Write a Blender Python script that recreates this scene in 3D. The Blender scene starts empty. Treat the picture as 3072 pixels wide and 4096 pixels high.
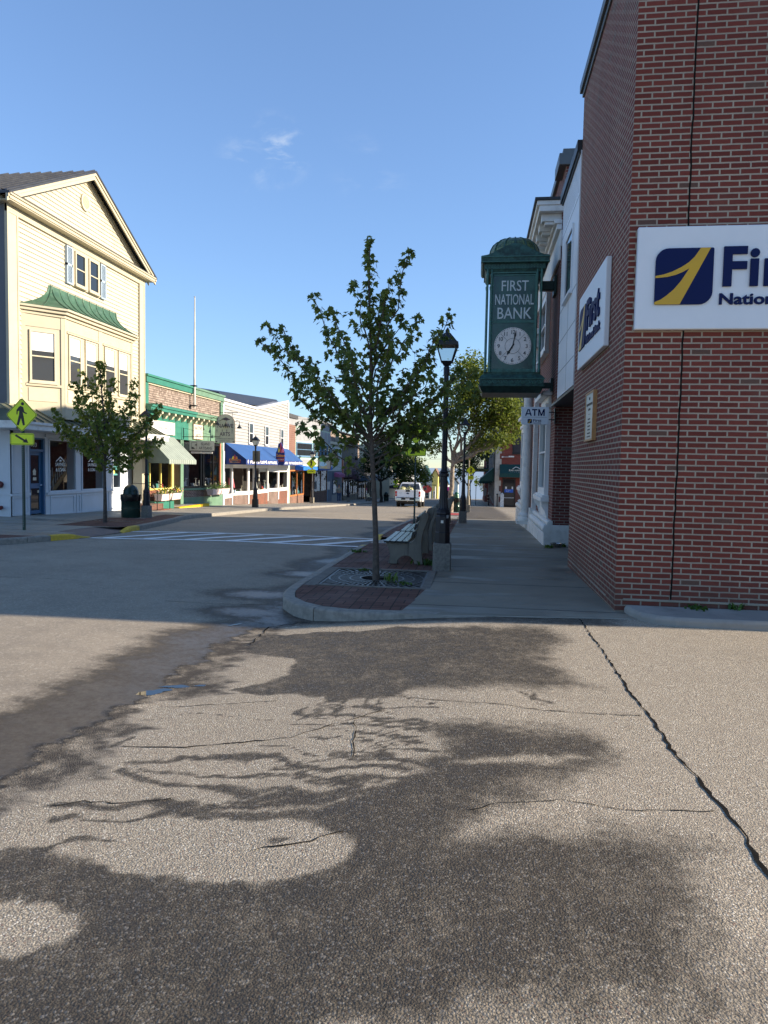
import bpy, bmesh, math, random
import numpy as np
from math import sin, cos, pi, radians, atan2, sqrt
from mathutils import Vector, Matrix

S = bpy.context.scene
C = S.collection
R = random.Random(7)

# ---------------------------------------------------------------- camera
FPX, PITCH, YAW, ROLL, EYE = 2841., radians(3.66), radians(7.3), radians(1.1), 1.6
cam = bpy.data.cameras.new("camera")
cam.sensor_fit = 'VERTICAL'
cam.sensor_height = 24.0
cam.lens = FPX / 4096 * 24.0
cam.clip_start = .05
cam.clip_end = 40000
camo = bpy.data.objects.new("camera", cam)
CAMROT = Matrix.Rotation(YAW, 3, 'Z') @ Matrix.Rotation(pi / 2 - PITCH, 3, 'X') @ Matrix.Rotation(ROLL, 3, 'Z')
camo.matrix_world = Matrix.Translation((0, 0, EYE)) @ CAMROT.to_4x4()
C.objects.link(camo)
S.camera = camo

# ---------------------------------------------------------------- sky, sun, exposure
SUN_EL = radians(19.0)
SUN_AZ = Vector((.9976, .070, 0)).normalized()          # towards the sun, on the ground
w = bpy.data.worlds.new("World")
S.world = w
w.use_nodes = True
wt = w.node_tree
wt.nodes.clear()
wo = wt.nodes.new('ShaderNodeOutputWorld')
bg = wt.nodes.new('ShaderNodeBackground')
bg.inputs['Strength'].default_value = .15
sky = wt.nodes.new('ShaderNodeTexSky')
sky.sky_type = 'NISHITA'
sky.sun_disc = False
sky.sun_elevation = SUN_EL
sky.sun_rotation = atan2(SUN_AZ.x, SUN_AZ.y)
sky.air_density = .75
sky.dust_density = 0.0
sky.ozone_density = 2.6
# a few thin wisps of cirrus
tc = wt.nodes.new('ShaderNodeTexCoord')
def wisp(direction, width, strength, seed):
    d = wt.nodes.new('ShaderNodeVectorMath'); d.operation = 'DISTANCE'
    wt.links.new(tc.outputs['Generated'], d.inputs[0]); d.inputs[1].default_value = direction
    m = wt.nodes.new('ShaderNodeMapRange'); m.interpolation_type = 'SMOOTHSTEP'
    m.inputs['From Min'].default_value = width; m.inputs['From Max'].default_value = width * .1
    wt.links.new(d.outputs['Value'], m.inputs['Value'])
    mp = wt.nodes.new('ShaderNodeMapping'); mp.inputs['Scale'].default_value = (7, 7, 15)
    mp.inputs['Rotation'].default_value = (.2, .5, .3); mp.inputs['Location'].default_value = (seed, 0, 0)
    wt.links.new(tc.outputs['Generated'], mp.inputs['Vector'])
    n = wt.nodes.new('ShaderNodeTexNoise'); n.inputs['Scale'].default_value = 1.6
    n.inputs['Detail'].default_value = 5; n.inputs['Roughness'].default_value = .6; n.inputs['Distortion'].default_value = .5
    wt.links.new(mp.outputs['Vector'], n.inputs['Vector'])
    r = wt.nodes.new('ShaderNodeMapRange'); r.interpolation_type = 'SMOOTHSTEP'
    r.inputs['From Min'].default_value = .50; r.inputs['From Max'].default_value = .78
    wt.links.new(n.outputs['Fac'], r.inputs['Value'])
    a = wt.nodes.new('ShaderNodeMath'); a.operation = 'MULTIPLY'
    wt.links.new(m.outputs['Result'], a.inputs[0]); wt.links.new(r.outputs['Result'], a.inputs[1])
    b = wt.nodes.new('ShaderNodeMath'); b.operation = 'MULTIPLY'; b.inputs[1].default_value = strength
    wt.links.new(a.outputs[0], b.inputs[0])
    return b.outputs[0]
def raydir(px, py):
    return CAMROT @ Vector(((px - 1536) / FPX, -(py - 2048) / FPX, -1))
colr = sky.outputs['Color']
for (px, py, wd, st, sd) in ((1105, 610, .052, .75, 1.7), (980, 660, .045, .35, 4.4), (1500, 690, .07, .12, 8.2)):
    mx = wt.nodes.new('ShaderNodeMix'); mx.data_type = 'RGBA'
    wt.links.new(wisp(raydir(px, py).normalized(), wd, st, sd), mx.inputs['Factor'])
    wt.links.new(colr, mx.inputs['A']); mx.inputs['B'].default_value = (4.4, 4.9, 5.6, 1)
    colr = mx.outputs['Result']
# air light near the horizon is compressed a little, as a phone exposure does
lum = wt.nodes.new('ShaderNodeRGBToBW'); wt.links.new(colr, lum.inputs[0])
ma = wt.nodes.new('ShaderNodeMath'); ma.operation = 'MULTIPLY_ADD'; wt.links.new(lum.outputs[0], ma.inputs[0]); ma.inputs[1].default_value = .24; ma.inputs[2].default_value = .92
dv = wt.nodes.new('ShaderNodeVectorMath'); dv.operation = 'DIVIDE'; wt.links.new(colr, dv.inputs[0]); wt.links.new(ma.outputs[0], dv.inputs[1])
wt.links.new(dv.outputs[0], bg.inputs['Color'])
wt.links.new(bg.outputs[0], wo.inputs['Surface'])

sl = bpy.data.lights.new("sun", 'SUN')
sl.energy = 4.1
sl.angle = radians(.53)
sl.color = (1.0, .86, .68)
so = bpy.data.objects.new("sun", sl)
sd = Vector((-SUN_AZ.x * cos(SUN_EL), -SUN_AZ.y * cos(SUN_EL), -sin(SUN_EL)))
so.rotation_euler = sd.to_track_quat('-Z', 'Y').to_euler()
so.location = (30, 5, 30)
C.objects.link(so)

S.view_settings.view_transform = 'Standard'
S.view_settings.look = 'None'
S.view_settings.exposure = 1.33
S.view_settings.gamma = 1.0
# ================================================================ helpers
PROF = [(-400, .6), (-60, .1), (8, 0), (20, -.15), (35, -.6), (57, -1.5), (71, -2.0), (100, -2.95), (125, -3.75), (160, -6.5), (300, -18.2), (420, -30)]
PX_, PZ_ = [p[0] for p in PROF], [p[1] for p in PROF]
def prof(y): return float(np.interp(y, PX_, PZ_))

class Fr:                                   # a wall frame: u along the wall, v up, o out of the wall
    def __init__(s, o, u, n): s.o, s.u, s.n = Vector(o), Vector(u), Vector(n)
    def __call__(s, u, v, o=0.): return s.o + s.u * u + Vector((0, 0, v)) + s.n * o
def left(X=-14.2): return Fr((X, 0, 0), (0, 1, 0), (1, 0, 0))          # u = world y
def front(Y): return Fr((0, Y, 0), (1, 0, 0), (0, -1, 0))              # u = world x
def street(X): return Fr((X, 0, 0), (0, 1, 0), (-1, 0, 0))             # u = world y (mirrored frame)
LF = left()
CUBE = [(0, 3, 2, 1), (4, 5, 6, 7), (0, 1, 5, 4), (1, 2, 6, 5), (2, 3, 7, 6), (3, 0, 4, 7)]

class MB:
    def __init__(s): s.v, s.f, s.m = [], [], []
    def add(s, vs, fs, m=0):
        b = len(s.v)
        s.v += [tuple(p) for p in vs]
        s.f += [tuple(i + b for i in f) for f in fs]
        s.m += [m] * len(fs)
        return s
    def hexa(s, p, m=0): return s.add(p, CUBE, m)
    def box(s, x0, x1, y0, y1, z0, z1, m=0):
        return s.hexa([(x0, y0, z0), (x1, y0, z0), (x1, y1, z0), (x0, y1, z0), (x0, y0, z1), (x1, y0, z1), (x1, y1, z1), (x0, y1, z1)], m)
    def fb(s, fr, u0, u1, v0, v1, o0, o1, m=0):
        return s.hexa([fr(u0, v0, o0), fr(u1, v0, o0), fr(u1, v0, o1), fr(u0, v0, o1), fr(u0, v1, o0), fr(u1, v1, o0), fr(u1, v1, o1), fr(u0, v1, o1)], m)
    def poly(s, pts, m=0): return s.add(pts, [tuple(range(len(pts)))], m)
    def extr(s, pts, d, m=0):
        n = len(pts); d = Vector(d)
        P = [Vector(p) for p in pts]
        return s.add(P + [p + d for p in P], [tuple(range(n - 1, -1, -1)), tuple(range(n, 2 * n))] + [(i, (i + 1) % n, n + (i + 1) % n, n + i) for i in range(n)], m)
    def fex(s, fr, uv, o0, o1, m=0): return s.extr([fr(u, v, o0) for u, v in uv], fr.n * (o1 - o0), m)
    def frame(s, fr, u0, u1, v0, v1, t, o0, o1, m=0):
        s.fb(fr, u0, u0 + t, v0, v1, o0, o1, m); s.fb(fr, u1 - t, u1, v0, v1, o0, o1, m)
        s.fb(fr, u0 + t, u1 - t, v0, v0 + t, o0, o1, m); return s.fb(fr, u0 + t, u1 - t, v1 - t, v1, o0, o1, m)
    def lathe(s, pr, c=(0, 0, 0), seg=16, m=0, a0=0., sx=1., sy=1.):
        n = len(pr); vs = []; fs = []
        for r, z in pr:
            for k in range(seg):
                a = a0 + 2 * pi * k / seg
                vs.append((c[0] + r * cos(a) * sx, c[1] + r * sin(a) * sy, c[2] + z))
        for i in range(n - 1):
            for k in range(seg):
                k2 = (k + 1) % seg
                fs.append((i * seg + k, i * seg + k2, (i + 1) * seg + k2, (i + 1) * seg + k))
        if pr[0][0] > 1e-4: fs.append(tuple(range(seg - 1, -1, -1)))
        if pr[-1][0] > 1e-4: fs.append(tuple((n - 1) * seg + k for k in range(seg)))
        return s.add(vs, fs, m)
    def tube(s, pts, r, seg=8, m=0, cap=True):
        P = [Vector(p) for p in pts]; n = len(P)
        rs = r if isinstance(r, (list, tuple)) else [r] * n
        vs = []; fs = []; prev = None
        for i in range(n):
            t = (P[min(i + 1, n - 1)] - P[max(i - 1, 0)]).normalized()
            if prev is None: a = Vector((0, 0, 1)) if abs(t.z) < .9 else Vector((1, 0, 0)); a = (a - t * a.dot(t)).normalized()
            else: a = (prev - t * prev.dot(t)).normalized()
            prev = a; b = t.cross(a)
            for k in range(seg):
                g = 2 * pi * k / seg + pi / seg
                vs.append(P[i] + (a * cos(g) + b * sin(g)) * rs[i])
        for i in range(n - 1):
            for k in range(seg):
                k2 = (k + 1) % seg
                fs.append((i * seg + k, i * seg + k2, (i + 1) * seg + k2, (i + 1) * seg + k))
        if cap: fs += [tuple(range(seg - 1, -1, -1)), tuple((n - 1) * seg + k for k in range(seg))]
        return s.add(vs, fs, m)
    def text(s, txt, pos, u, v, size=.1, width=None, bold=0., ext=.004, m=0, align='LEFT', spacing=1.):
        cu = bpy.data.curves.new('txt', 'FONT')
        cu.body = txt; cu.size = 1; cu.offset = bold; cu.align_x = align; cu.resolution_u = 3; cu.space_character = spacing
        o = bpy.data.objects.new('txt', cu); C.objects.link(o)
        bpy.context.view_layer.update()
        me = bpy.data.meshes.new_from_object(o.evaluated_get(bpy.context.evaluated_depsgraph_get()))
        u, v, p = Vector(u), Vector(v), Vector(pos)
        n = u.cross(v)
        xs = [q.co.x for q in me.vertices] or [0, 1]
        sx = size if width is None else width / max(1e-4, max(xs) - min(xs))
        vs = [p + u * q.co.x * sx + v * q.co.y * size for q in me.vertices]
        fs = [tuple(q.vertices) for q in me.polygons]
        k = len(vs)
        vs2 = [q + n * ext for q in vs]
        # walls from boundary edges
        cnt = {}
        for f in fs:
            for i in range(len(f)):
                e = (f[i], f[(i + 1) % len(f)]); cnt[tuple(sorted(e))] = cnt.get(tuple(sorted(e)), 0) + 1
        walls = [(a, b, b + k, a + k) for f in fs for a, b in [(f[i], f[(i + 1) % len(f)]) for i in range(len(f))] if cnt[tuple(sorted((a, b)))] == 1]
        s.add(vs + vs2, [tuple(i + k for i in f) for f in fs] + walls, m)
        bpy.data.objects.remove(o); bpy.data.curves.remove(cu); bpy.data.meshes.remove(me)
        return s
    def clap(s, fr, u0, u1, v0, v1, exp=.11, o=0., lip=.016, m=0, span=None):
        n = max(1, int(round((v1 - v0) / exp))); e = (v1 - v0) / n
        for i in range(n):
            a, b = v0 + i * e, v0 + (i + 1) * e
            (ua, ub), (uc, ud) = (span(a), span(b)) if span else ((u0, u1), (u0, u1))
            s.add([fr(ua, a, o), fr(ub, a, o), fr(ua, a, o + lip), fr(ub, a, o + lip), fr(uc, b, o), fr(ud, b, o)], [(0, 1, 3, 2), (2, 3, 5, 4)], m)
        return s
    def build(s, name, mats, parent=None, smooth=False, bevel=0., norm=True, kind=None):
        me = bpy.data.meshes.new(name)
        me.from_pydata([tuple(p) for p in s.v], [], s.f)
        for q in (mats if isinstance(mats, (list, tuple)) else [mats]): me.materials.append(q)
        me.polygons.foreach_set('material_index', s.m)
        if norm and len(s.f) < 30000:
            b = bmesh.new(); b.from_mesh(me); bmesh.ops.recalc_face_normals(b, faces=b.faces); b.to_mesh(me); b.free()
        if smooth: me.polygons.foreach_set('use_smooth', [True] * len(me.polygons))
        o = bpy.data.objects.new(name, me); C.objects.link(o)
        if parent is not None:
            o.parent = parent
            if parent.name in OFF: o.location = -OFF[parent.name]
        if bevel:
            bv = o.modifiers.new('bevel', 'BEVEL'); bv.width = bevel; bv.segments = 2; bv.limit_method = 'ANGLE'; bv.angle_limit = radians(35)
        if smooth and hasattr(me, 'set_sharp_from_angle'): me.set_sharp_from_angle(angle=radians(40))
        if kind: o['kind'] = kind
        return o

OFF = {}
def thing(name, label, cat, loc=(0, 0, 0), group=None):     # an Empty at the thing's base; its parts are built in world coordinates
    e = bpy.data.objects.new(name, None); e.empty_display_size = .2
    C.objects.link(e); e.location = loc
    OFF[e.name] = Vector(loc)
    e['label'] = label; e['category'] = cat
    if group: e['group'] = group
    return e
def tag(o, label, cat, group=None, kind=None):
    o['label'] = label; o['category'] = cat
    if group: o['group'] = group
    if kind: o['kind'] = kind
    return o
def dup(root, loc, rot=None, label=None, scale=None):       # a copy of a thing with its parts and sub-parts
    def cp(o, par):
        c = o.copy(); C.objects.link(c)
        if par is not None: c.parent = par
        for ch in list(o.children): cp(ch, c)
        return c
    r = cp(root, None); r.location = loc
    if rot is not None: r.rotation_euler = (0, 0, rot)
    if scale: r.scale = (scale,) * 3
    if label: r['label'] = label
    return r
# ================================================================ materials
class NT:
    def __init__(s, name):
        s.mat = bpy.data.materials.new(name); s.mat.use_nodes = True
        s.t = s.mat.node_tree; s.t.nodes.clear()
        s.out = s.t.nodes.new('ShaderNodeOutputMaterial')
    def n(s, typ, op=None, **kw):
        q = s.t.nodes.new('ShaderNode' + typ)
        if op: q.operation = op
        for k, val in kw.items():
            k = k.replace('_', ' ') if k not in q.inputs else k
            if k.startswith('i') and k[1:].isdigit(): sock = q.inputs[int(k[1:])]
            else: sock = q.inputs[k]
            s.set(sock, val)
        return q
    def set(s, sock, val):
        if isinstance(val, bpy.types.NodeSocket): s.t.links.new(val, sock)
        elif isinstance(val, (tuple, list)) and len(val) == 3 and sock.type == 'RGBA': sock.default_value = (*val, 1)
        else: sock.default_value = val
    def math(s, op, a, b=0.): return s.n('Math', op, i0=a, i1=b).outputs[0]
    def mix(s, f, a, b, blend='MIX'):
        q = s.t.nodes.new('ShaderNodeMix'); q.data_type = 'RGBA'; q.blend_type = blend
        s.set(q.inputs['Factor'], f); s.set(q.inputs['A'], a if not isinstance(a, (tuple, list)) else (*a[:3], 1)); s.set(q.inputs['B'], b if not isinstance(b, (tuple, list)) else (*b[:3], 1))
        return q.outputs['Result']
    def rng(s, v, a, b, c=0., d=1., smooth=True):
        q = s.n('MapRange', Value=v); q.interpolation_type = 'SMOOTHSTEP' if smooth else 'LINEAR'
        for k, x in zip(('From Min', 'From Max', 'To Min', 'To Max'), (a, b, c, d)): s.set(q.inputs[k], x)
        return q.outputs['Result']
    def noise(s, vec, scale, detail=4, rough=.55, dist=0.):
        return s.n('TexNoise', Vector=vec, Scale=scale, Detail=detail, Roughness=rough, Distortion=dist).outputs['Fac']
    def pos(s): return s.n('TexCoord').outputs['Object']
    def bump(s, h, strength=.3, dist=.01):
        return s.n('Bump', Height=h, Strength=strength, Distance=dist).outputs['Normal']
    def bsdf(s, col, rough=.6, metal=0., normal=None, spec=.5, **kw):
        b = s.n('BsdfPrincipled')
        s.set(b.inputs['Base Color'], col); s.set(b.inputs['Roughness'], rough); s.set(b.inputs['Metallic'], metal)
        s.set(b.inputs['Specular IOR Level'], spec)
        if normal is not None: s.set(b.inputs['Normal'], normal)
        for k, v in kw.items(): s.set(b.inputs[k.replace('_', ' ')], v)
        s.t.links.new(b.outputs[0], s.out.inputs['Surface']); return b

def mul(c, k): return tuple(min(1, x * k) for x in c[:3])
def mat(name, col, rough=.6, metal=0., var=.12, scale=2.5, bump=0., bscale=80., spec=.5, dirt=0., dcol=(.06, .05, .04), streak=False):
    s = NT(name); p = s.pos()
    n = s.noise(p, scale, 5, .6)
    c = s.mix(s.rng(n, .3, .7), mul(col, 1 - var), mul(col, 1 + var))
    if dirt:
        q = p
        if streak: q = s.n('Mapping', Vector=p, Scale=(9., 9., .6)).outputs[0]
        d = s.noise(q, 1.4 if streak else 4., 6, .7)
        c = s.mix(s.math('MULTIPLY', s.rng(d, .48, .75), dirt), c, dcol)
    r = s.rng(n, .2, .8, max(.02, rough - .08), min(1, rough + .08))
    nm = s.bump(s.noise(p, bscale, 3), bump, .004) if bump else None
    s.bsdf(c, r, metal, nm, spec); return s.mat

def wall_uv(s, ux=1.):                      # u along any upright wall, v = height
    p = s.pos(); g = s.n('NewGeometry').outputs['True Normal']
    a = s.n('SeparateXYZ', Vector=p); b = s.n('SeparateXYZ', Vector=g)
    nx, ny = b.outputs[0], b.outputs[1]
    u = s.math('SUBTRACT', s.math('MULTIPLY', a.outputs[1], nx), s.math('MULTIPLY', a.outputs[0], ny))
    return p, u, a.outputs[2], a

def brickmat(name, c1, c2, mortar, bw=.212, bh=.0645, ms=.010, flash=(.16, .12, .10), spec=.3, bump=.6, haze=0.):
    s = NT(name); p, u, v, _ = wall_uv(s)
    wob = s.math('MULTIPLY', s.math('SUBTRACT', s.noise(p, 9., 2), .5), .006)
    vec = s.n('CombineXYZ', X=u, Y=s.math('ADD', v, wob)).outputs[0]
    b = s.n('TexBrick', Vector=vec, Scale=1., Color1=(0, 0, 0), Color2=(1, 1, 1), Mortar=(0, 0, 0))
    b.inputs['Mortar Size'].default_value = ms; b.inputs['Mortar Smooth'].default_value = .25; b.inputs['Bias'].default_value = 0.
    b.inputs['Brick Width'].default_value = bw; b.inputs['Row Height'].default_value = bh
    idv = s.n('RGBToBW', Color=b.outputs['Color']).outputs[0]
    col = s.mix(s.rng(idv, .1, .9, smooth=False), c1, c2)
    col = s.mix(s.rng(idv, .975, .985), col, flash)
    fine = s.noise(p, 130., 3, .7)
    col = s.mix(s.rng(fine, .25, .75), mul([.75] * 3, 1), (1.2, 1.2, 1.2), 'MIX') if False else s.mix(s.rng(fine, .3, .7, 0., .35), col, mul(c1, .55))
    big = s.noise(p, .9, 4, .6)
    mo = s.mix(s.rng(big, .3, .7), mul(mortar, .85), mul(mortar, 1.1))
    mo = s.mix(s.rng(fine, .35, .8, 0., .4), mo, mul(mortar, .6))
    col = s.mix(b.outputs['Fac'], col, mo)
    h = s.math('SUBTRACT', s.math('MULTIPLY', fine, .25), b.outputs['Fac'])
    st = s.noise(s.n('Mapping', Vector=p, Scale=(1.6, 1.6, .35)).outputs[0], 1.1, 6, .65)
    col = s.mix(s.rng(st, .50, .78, 0., .25), col, mul(c1, .65))
    col = s.mix(s.rng(s.noise(p, .7, 5, .6), .55, .8, 0., .22), col, mul(mortar, .8))
    zz = s.n('SeparateXYZ', Vector=p).outputs[2]
    col = s.mix(s.math('MULTIPLY', s.rng(zz, .55, -.05), s.rng(st, .35, .65, .15, .6)), col, (.09, .07, .055))
    s.bsdf(col, .82, 0., s.bump(h, bump, .006), spec); return s.mat

def glassmat(name, tint=(.02, .025, .03), trans=0.):
    s = NT(name)
    if trans:
        fc = s.n('LayerWeight', Blend=.5).outputs['Facing']
        f = s.math('ADD', .035, s.math('MULTIPLY', .7, s.math('POWER', fc, 4.)))
        t = s.n('BsdfTransparent', Color=(.8, .83, .82)); g = s.n('BsdfGlossy', Roughness=.01, Color=(.95, .97, 1))
        m = s.n('MixShader'); s.set(m.inputs[0], f); s.t.links.new(t.outputs[0], m.inputs[1]); s.t.links.new(g.outputs[0], m.inputs[2])
        s.t.links.new(m.outputs[0], s.out.inputs['Surface'])
    else:
        p = s.pos()
        s.bsdf(tint, .04, 0., s.bump(s.noise(p, 1.3, 2), .08, .02), .6)
    return s.mat

def leafmat(name, c1, c2, trans=.35, rough=.5):
    s = NT(name)
    r = s.n('NewGeometry').outputs['Random Per Island']
    n = s.noise(s.pos(), 1.3, 3)
    c = s.mix(s.rng(s.math('ADD', s.math('MULTIPLY', r, .6), s.math('MULTIPLY', n, .4)), .2, .8), c1, c2)
    b = s.n('BsdfPrincipled'); s.set(b.inputs['Base Color'], c); s.set(b.inputs['Roughness'], rough); s.set(b.inputs['Specular IOR Level'], .3)
    t = s.n('BsdfTranslucent', Color=s.mix(.5, c, (.22, .26, .03)))
    m = s.n('MixShader'); m.inputs[0].default_value = trans
    s.t.links.new(b.outputs[0], m.inputs[1]); s.t.links.new(t.outputs[0], m.inputs[2]); s.t.links.new(m.outputs[0], s.out.inputs['Surface'])
    return s.mat

M = {}
def dm(k, *a, **kw): M[k] = mat(k, *a, **kw)
M['bank_brick'] = brickmat('bank_brick', (.150, .033, .023), (.205, .046, .032), (.37, .305, .235), ms=.0100, flash=(.13, .075, .055))
M['old_brick'] = brickmat('old_brick', (.14, .035, .028), (.20, .055, .042), (.30, .25, .21), .21, .066, .008)
M['trust_brick'] = brickmat('trust_brick', (.21, .045, .032), (.27, .062, .045), (.22, .11, .09), .2, .066, .006)
M['shop_brick'] = brickmat('shop_brick', (.22, .060, .034), (.31, .095, .055), (.25, .17, .12), .21, .07, .008)
M['dark_and_shaded_brick'] = brickmat('dark_and_shaded_brick', (.13, .05, .035), (.2, .08, .055), (.5, .45, .4), .21, .07, .010)  # dark brick; on the white shop it carries the shade of angled faces
M['stone_veneer'] = brickmat('stone_veneer', (.24, .12, .08), (.42, .24, .17), (.18, .10, .08), .16, .05, .008, flash=(.14, .07, .05))
dm('white_paint', (.76, .76, .74), .5, var=.05, dirt=.25, dcol=(.5, .48, .44), streak=True)
dm('white_old', (.72, .71, .67), .6, var=.08, dirt=.55, dcol=(.34, .32, .28))
dm('panel_white', (.70, .72, .74), .4, var=.03)
dm('sign_white', (.74, .77, .80), .45, var=.02, bump=.15, bscale=300)
dm('sign_edge', (.60, .62, .64), .4, var=.05)
dm('navy', (.006, .014, .075), .6, var=.05, spec=.15)
dm('gold', (.62, .36, .012), .4, var=.04)
dm('dark_metal', (.03, .03, .032), .45, .3, var=.2)
dm('cap_metal', (.11, .12, .125), .45, .5, var=.1)
dm('lamp_iron', (.014, .015, .021), .42, .1, var=.3, bump=.1, dirt=.25, dcol=(.04, .045, .05))
dm('lamp_far', (.06, .06, .055), .6, .1, var=.2)
dm('lamp_tan', (.26, .23, .17), .7, var=.2, dirt=.4)
dm('concrete', (.30, .285, .255), .85, var=.14, scale=1.5, bump=.4, bscale=120, dirt=.35, dcol=(.12, .11, .10))
dm('concrete_base', (.19, .18, .16), .9, var=.25, scale=22., bump=.7, bscale=90, dirt=.5, dcol=(.05, .045, .04))
dm('bench_concrete', (.19, .175, .145), .85, var=.15, scale=4, bump=.3, dirt=.75, dcol=(.04, .038, .034), streak=True)
dm('kerb_granite', (.25, .228, .19), .8, var=.22, scale=14, bump=.5, bscale=140, dirt=.5, dcol=(.14, .13, .11))
dm('kerb_yellow', (.62, .42, .04), .7, var=.15, scale=9, bump=.4, bscale=140, dirt=.5, dcol=(.25, .2, .1))
dm('yellow_step', (.80, .50, .012), .55, var=.08, dirt=.2)
dm('patina', (.032, .095, .078), .6, .1, var=.5, scale=9, bump=.25, bscale=60, dirt=.75, dcol=(.006, .018, .016))
dm('patina_light', (.062, .165, .135), .6, .1, var=.25, scale=14)
dm('patina_dark', (.012, .035, .03), .5, .2, var=.4, scale=9)
dm('dome_tile', (.07, .16, .06), .3, var=.5, scale=28, spec=.6)
dm('clock_glass', (.018, .07, .05), .2, var=.5, scale=3., spec=.6)
dm('clock_letter', (.60, .64, .62), .5, var=.08)
dm('clock_dial', (.82, .73, .67), .22, var=.12, scale=4)
dm('clock_black', (.01, .012, .012), .4)
dm('cream_paint', (.47, .42, .30), .55, var=.04, dirt=.2, dcol=(.52, .43, .25), streak=True)
dm('cream_clap', (.50, .46, .35), .5, var=.04, dirt=.12, dcol=(.55, .48, .3), streak=True)
dm('cream_light', (.54, .485, .345), .55, var=.04)
dm('slate_side', (.11, .12, .135), .6, var=.08)  # dark slate tone of the cream building's side wall
dm('roof_metal', (.05, .053, .06), .45, .35, var=.08)
dm('bay_roof', (.05, .12, .072), .55, .15, var=.2, scale=5, dirt=.5, dcol=(.16, .22, .16))
dm('pent_roof', (.15, .16, .11), .5, .3, var=.15, dirt=.3)
dm('grey_white', (.56, .60, .64), .55, var=.04, dirt=.2, dcol=(.42, .44, .46), streak=True)
dm('door_blue', (.035, .115, .23), .4, var=.06)
dm('door_pale', (.30, .42, .58), .45, var=.05)
dm('shutter', (.34, .42, .50), .6, var=.06)
dm('teal', (.03, .17, .12), .5, var=.08, dirt=.25, dcol=(.06, .2, .15), streak=True)
dm('sage', (.12, .22, .145), .55, var=.12, dirt=.3, dcol=(.17, .26, .17), streak=True)
dm('awn_stripe', (.36, .40, .34), .85, var=.1)
dm('awn_blue', (.022, .085, .25), .8, var=.12, scale=1.2)
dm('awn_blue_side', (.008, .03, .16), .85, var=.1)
dm('awn_bright', (.015, .16, .62), .7, var=.1)
dm('awn_green', (.006, .05, .045), .8, var=.15)
dm('coral', (.52, .16, .085), .5, var=.08)
dm('lemon', (.74, .60, .16), .5, var=.06)
dm('black_frame', (.012, .012, .013), .35, var=.2)
dm('planter_pink', (.70, .56, .52), .6, var=.08, dirt=.2, dcol=(.5, .38, .36))
dm('sign_cream', (.62, .58, .46), .6, var=.06)
dm('sign_grey', (.50, .51, .46), .6, var=.06)
dm('ink', (.035, .035, .038), .6)
dm('purple_ink', (.10, .07, .10), .6)
dm('lime', (.80, .92, .012), .38, var=.05, spec=.5)
dm('sign_black', (.006, .006, .006), .5)
dm('post_green', (.006, .035, .024), .5, .2, var=.2)
dm('bin_green', (.006, .028, .020), .3, .1, var=.2)
dm('bag_black', (.006, .006, .007), .22, bump=.6, bscale=25)
dm('shingle_flag', (.55, .53, .47), .5)
dm('bark', (.085, .068, .055), .9, var=.35, scale=16, bump=.8, bscale=45)
dm('bark_pale', (.26, .22, .17), .9, var=.5, scale=9, bump=.8, bscale=30)
dm('bark_dark', (.03, .025, .02), .9, var=.3, scale=12, bump=.5)
dm('bench_slat', (.016, .022, .025), .28, var=.3, scale=20, spec=.42, bump=.2)
dm('bench_slat_dark', (.012, .014, .016), .4)
dm('iron_grate', (.085, .078, .07), .4, .5, var=.3, scale=20)
dm('soil', (.018, .014, .011), .95, var=.4, scale=30, bump=.6)
dm('wood_edge', (.46, .24, .09), .5, var=.15, scale=20)
dm('plaque', (.42, .43, .40), .4, .2, var=.06)
dm('steel_bowl', (.30, .30, .29), .25, .9, var=.1)
dm('truck_white', (.82, .82, .81), .22, var=.02, spec=.6)
dm('black_plastic', (.012, .012, .013), .55, var=.1)
dm('rubber', (.014, .014, .014), .85, var=.2)
dm('chrome', (.62, .62, .62), .18, .95, var=.05)
dm('tail_red', (.55, .012, .01), .2, var=.2)
dm('red_sign', (.30, .025, .03), .5)
dm('skin', (.36, .20, .14), .6)
dm('hair', (.03, .022, .016), .8)
dm('jacket', (.22, .21, .165), .9, var=.25, scale=25)
dm('jeans', (.03, .06, .13), .85, var=.25, scale=20)
dm('shoe', (.55, .55, .55), .6)
dm('brown_clap', (.22, .115, .078), .6, var=.08)
dm('seafoam', (.38, .52, .44), .55, var=.06)
dm('bay_blue', (.11, .22, .34), .5, var=.06)
dm('stucco_grey', (.28, .29, .30), .85, var=.1, bump=.4)
dm('shop_wood', (.50, .17, .05), .45, var=.15, scale=14)
dm('dark_wood', (.13, .06, .03), .5, var=.2, scale=14)
dm('pale_clap', (.50, .55, .52), .55, var=.05)
dm('blue_grey', (.10, .14, .19), .55, var=.1)
dm('pink_awn', (.42, .12, .24), .8)
dm('plum', (.075, .03, .035), .7, var=.2)
dm('dark_shop', (.02, .02, .024), .6, var=.3)
dm('slate_roof', (.06, .06, .062), .8, var=.3, scale=14)
dm('white_clap', (.36, .355, .335), .5, var=.03)
dm('dark_blue_roof', (.028, .035, .05), .5, .2, var=.1)
dm('interior', (.05, .042, .036), .9, var=.5, scale=3)
dm('interior_mauve', (.19, .17, .155), .9, var=.2)
dm('interior_warm', (.20, .17, .12), .8, var=.4, scale=2)
dm('marble', (.62, .62, .60), .45, var=.25, scale=9)
dm('quoin', (.46, .42, .36), .7, var=.12, scale=3)
dm('steel_grey', (.16, .17, .18), .5, .2, var=.15)
dm('wire', (.02, .02, .02), .6)
dm('trust_blue', (.01, .10, .50), .4)
dm('bed_wood', (.36, .22, .10), .6, var=.2, scale=6)
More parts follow.
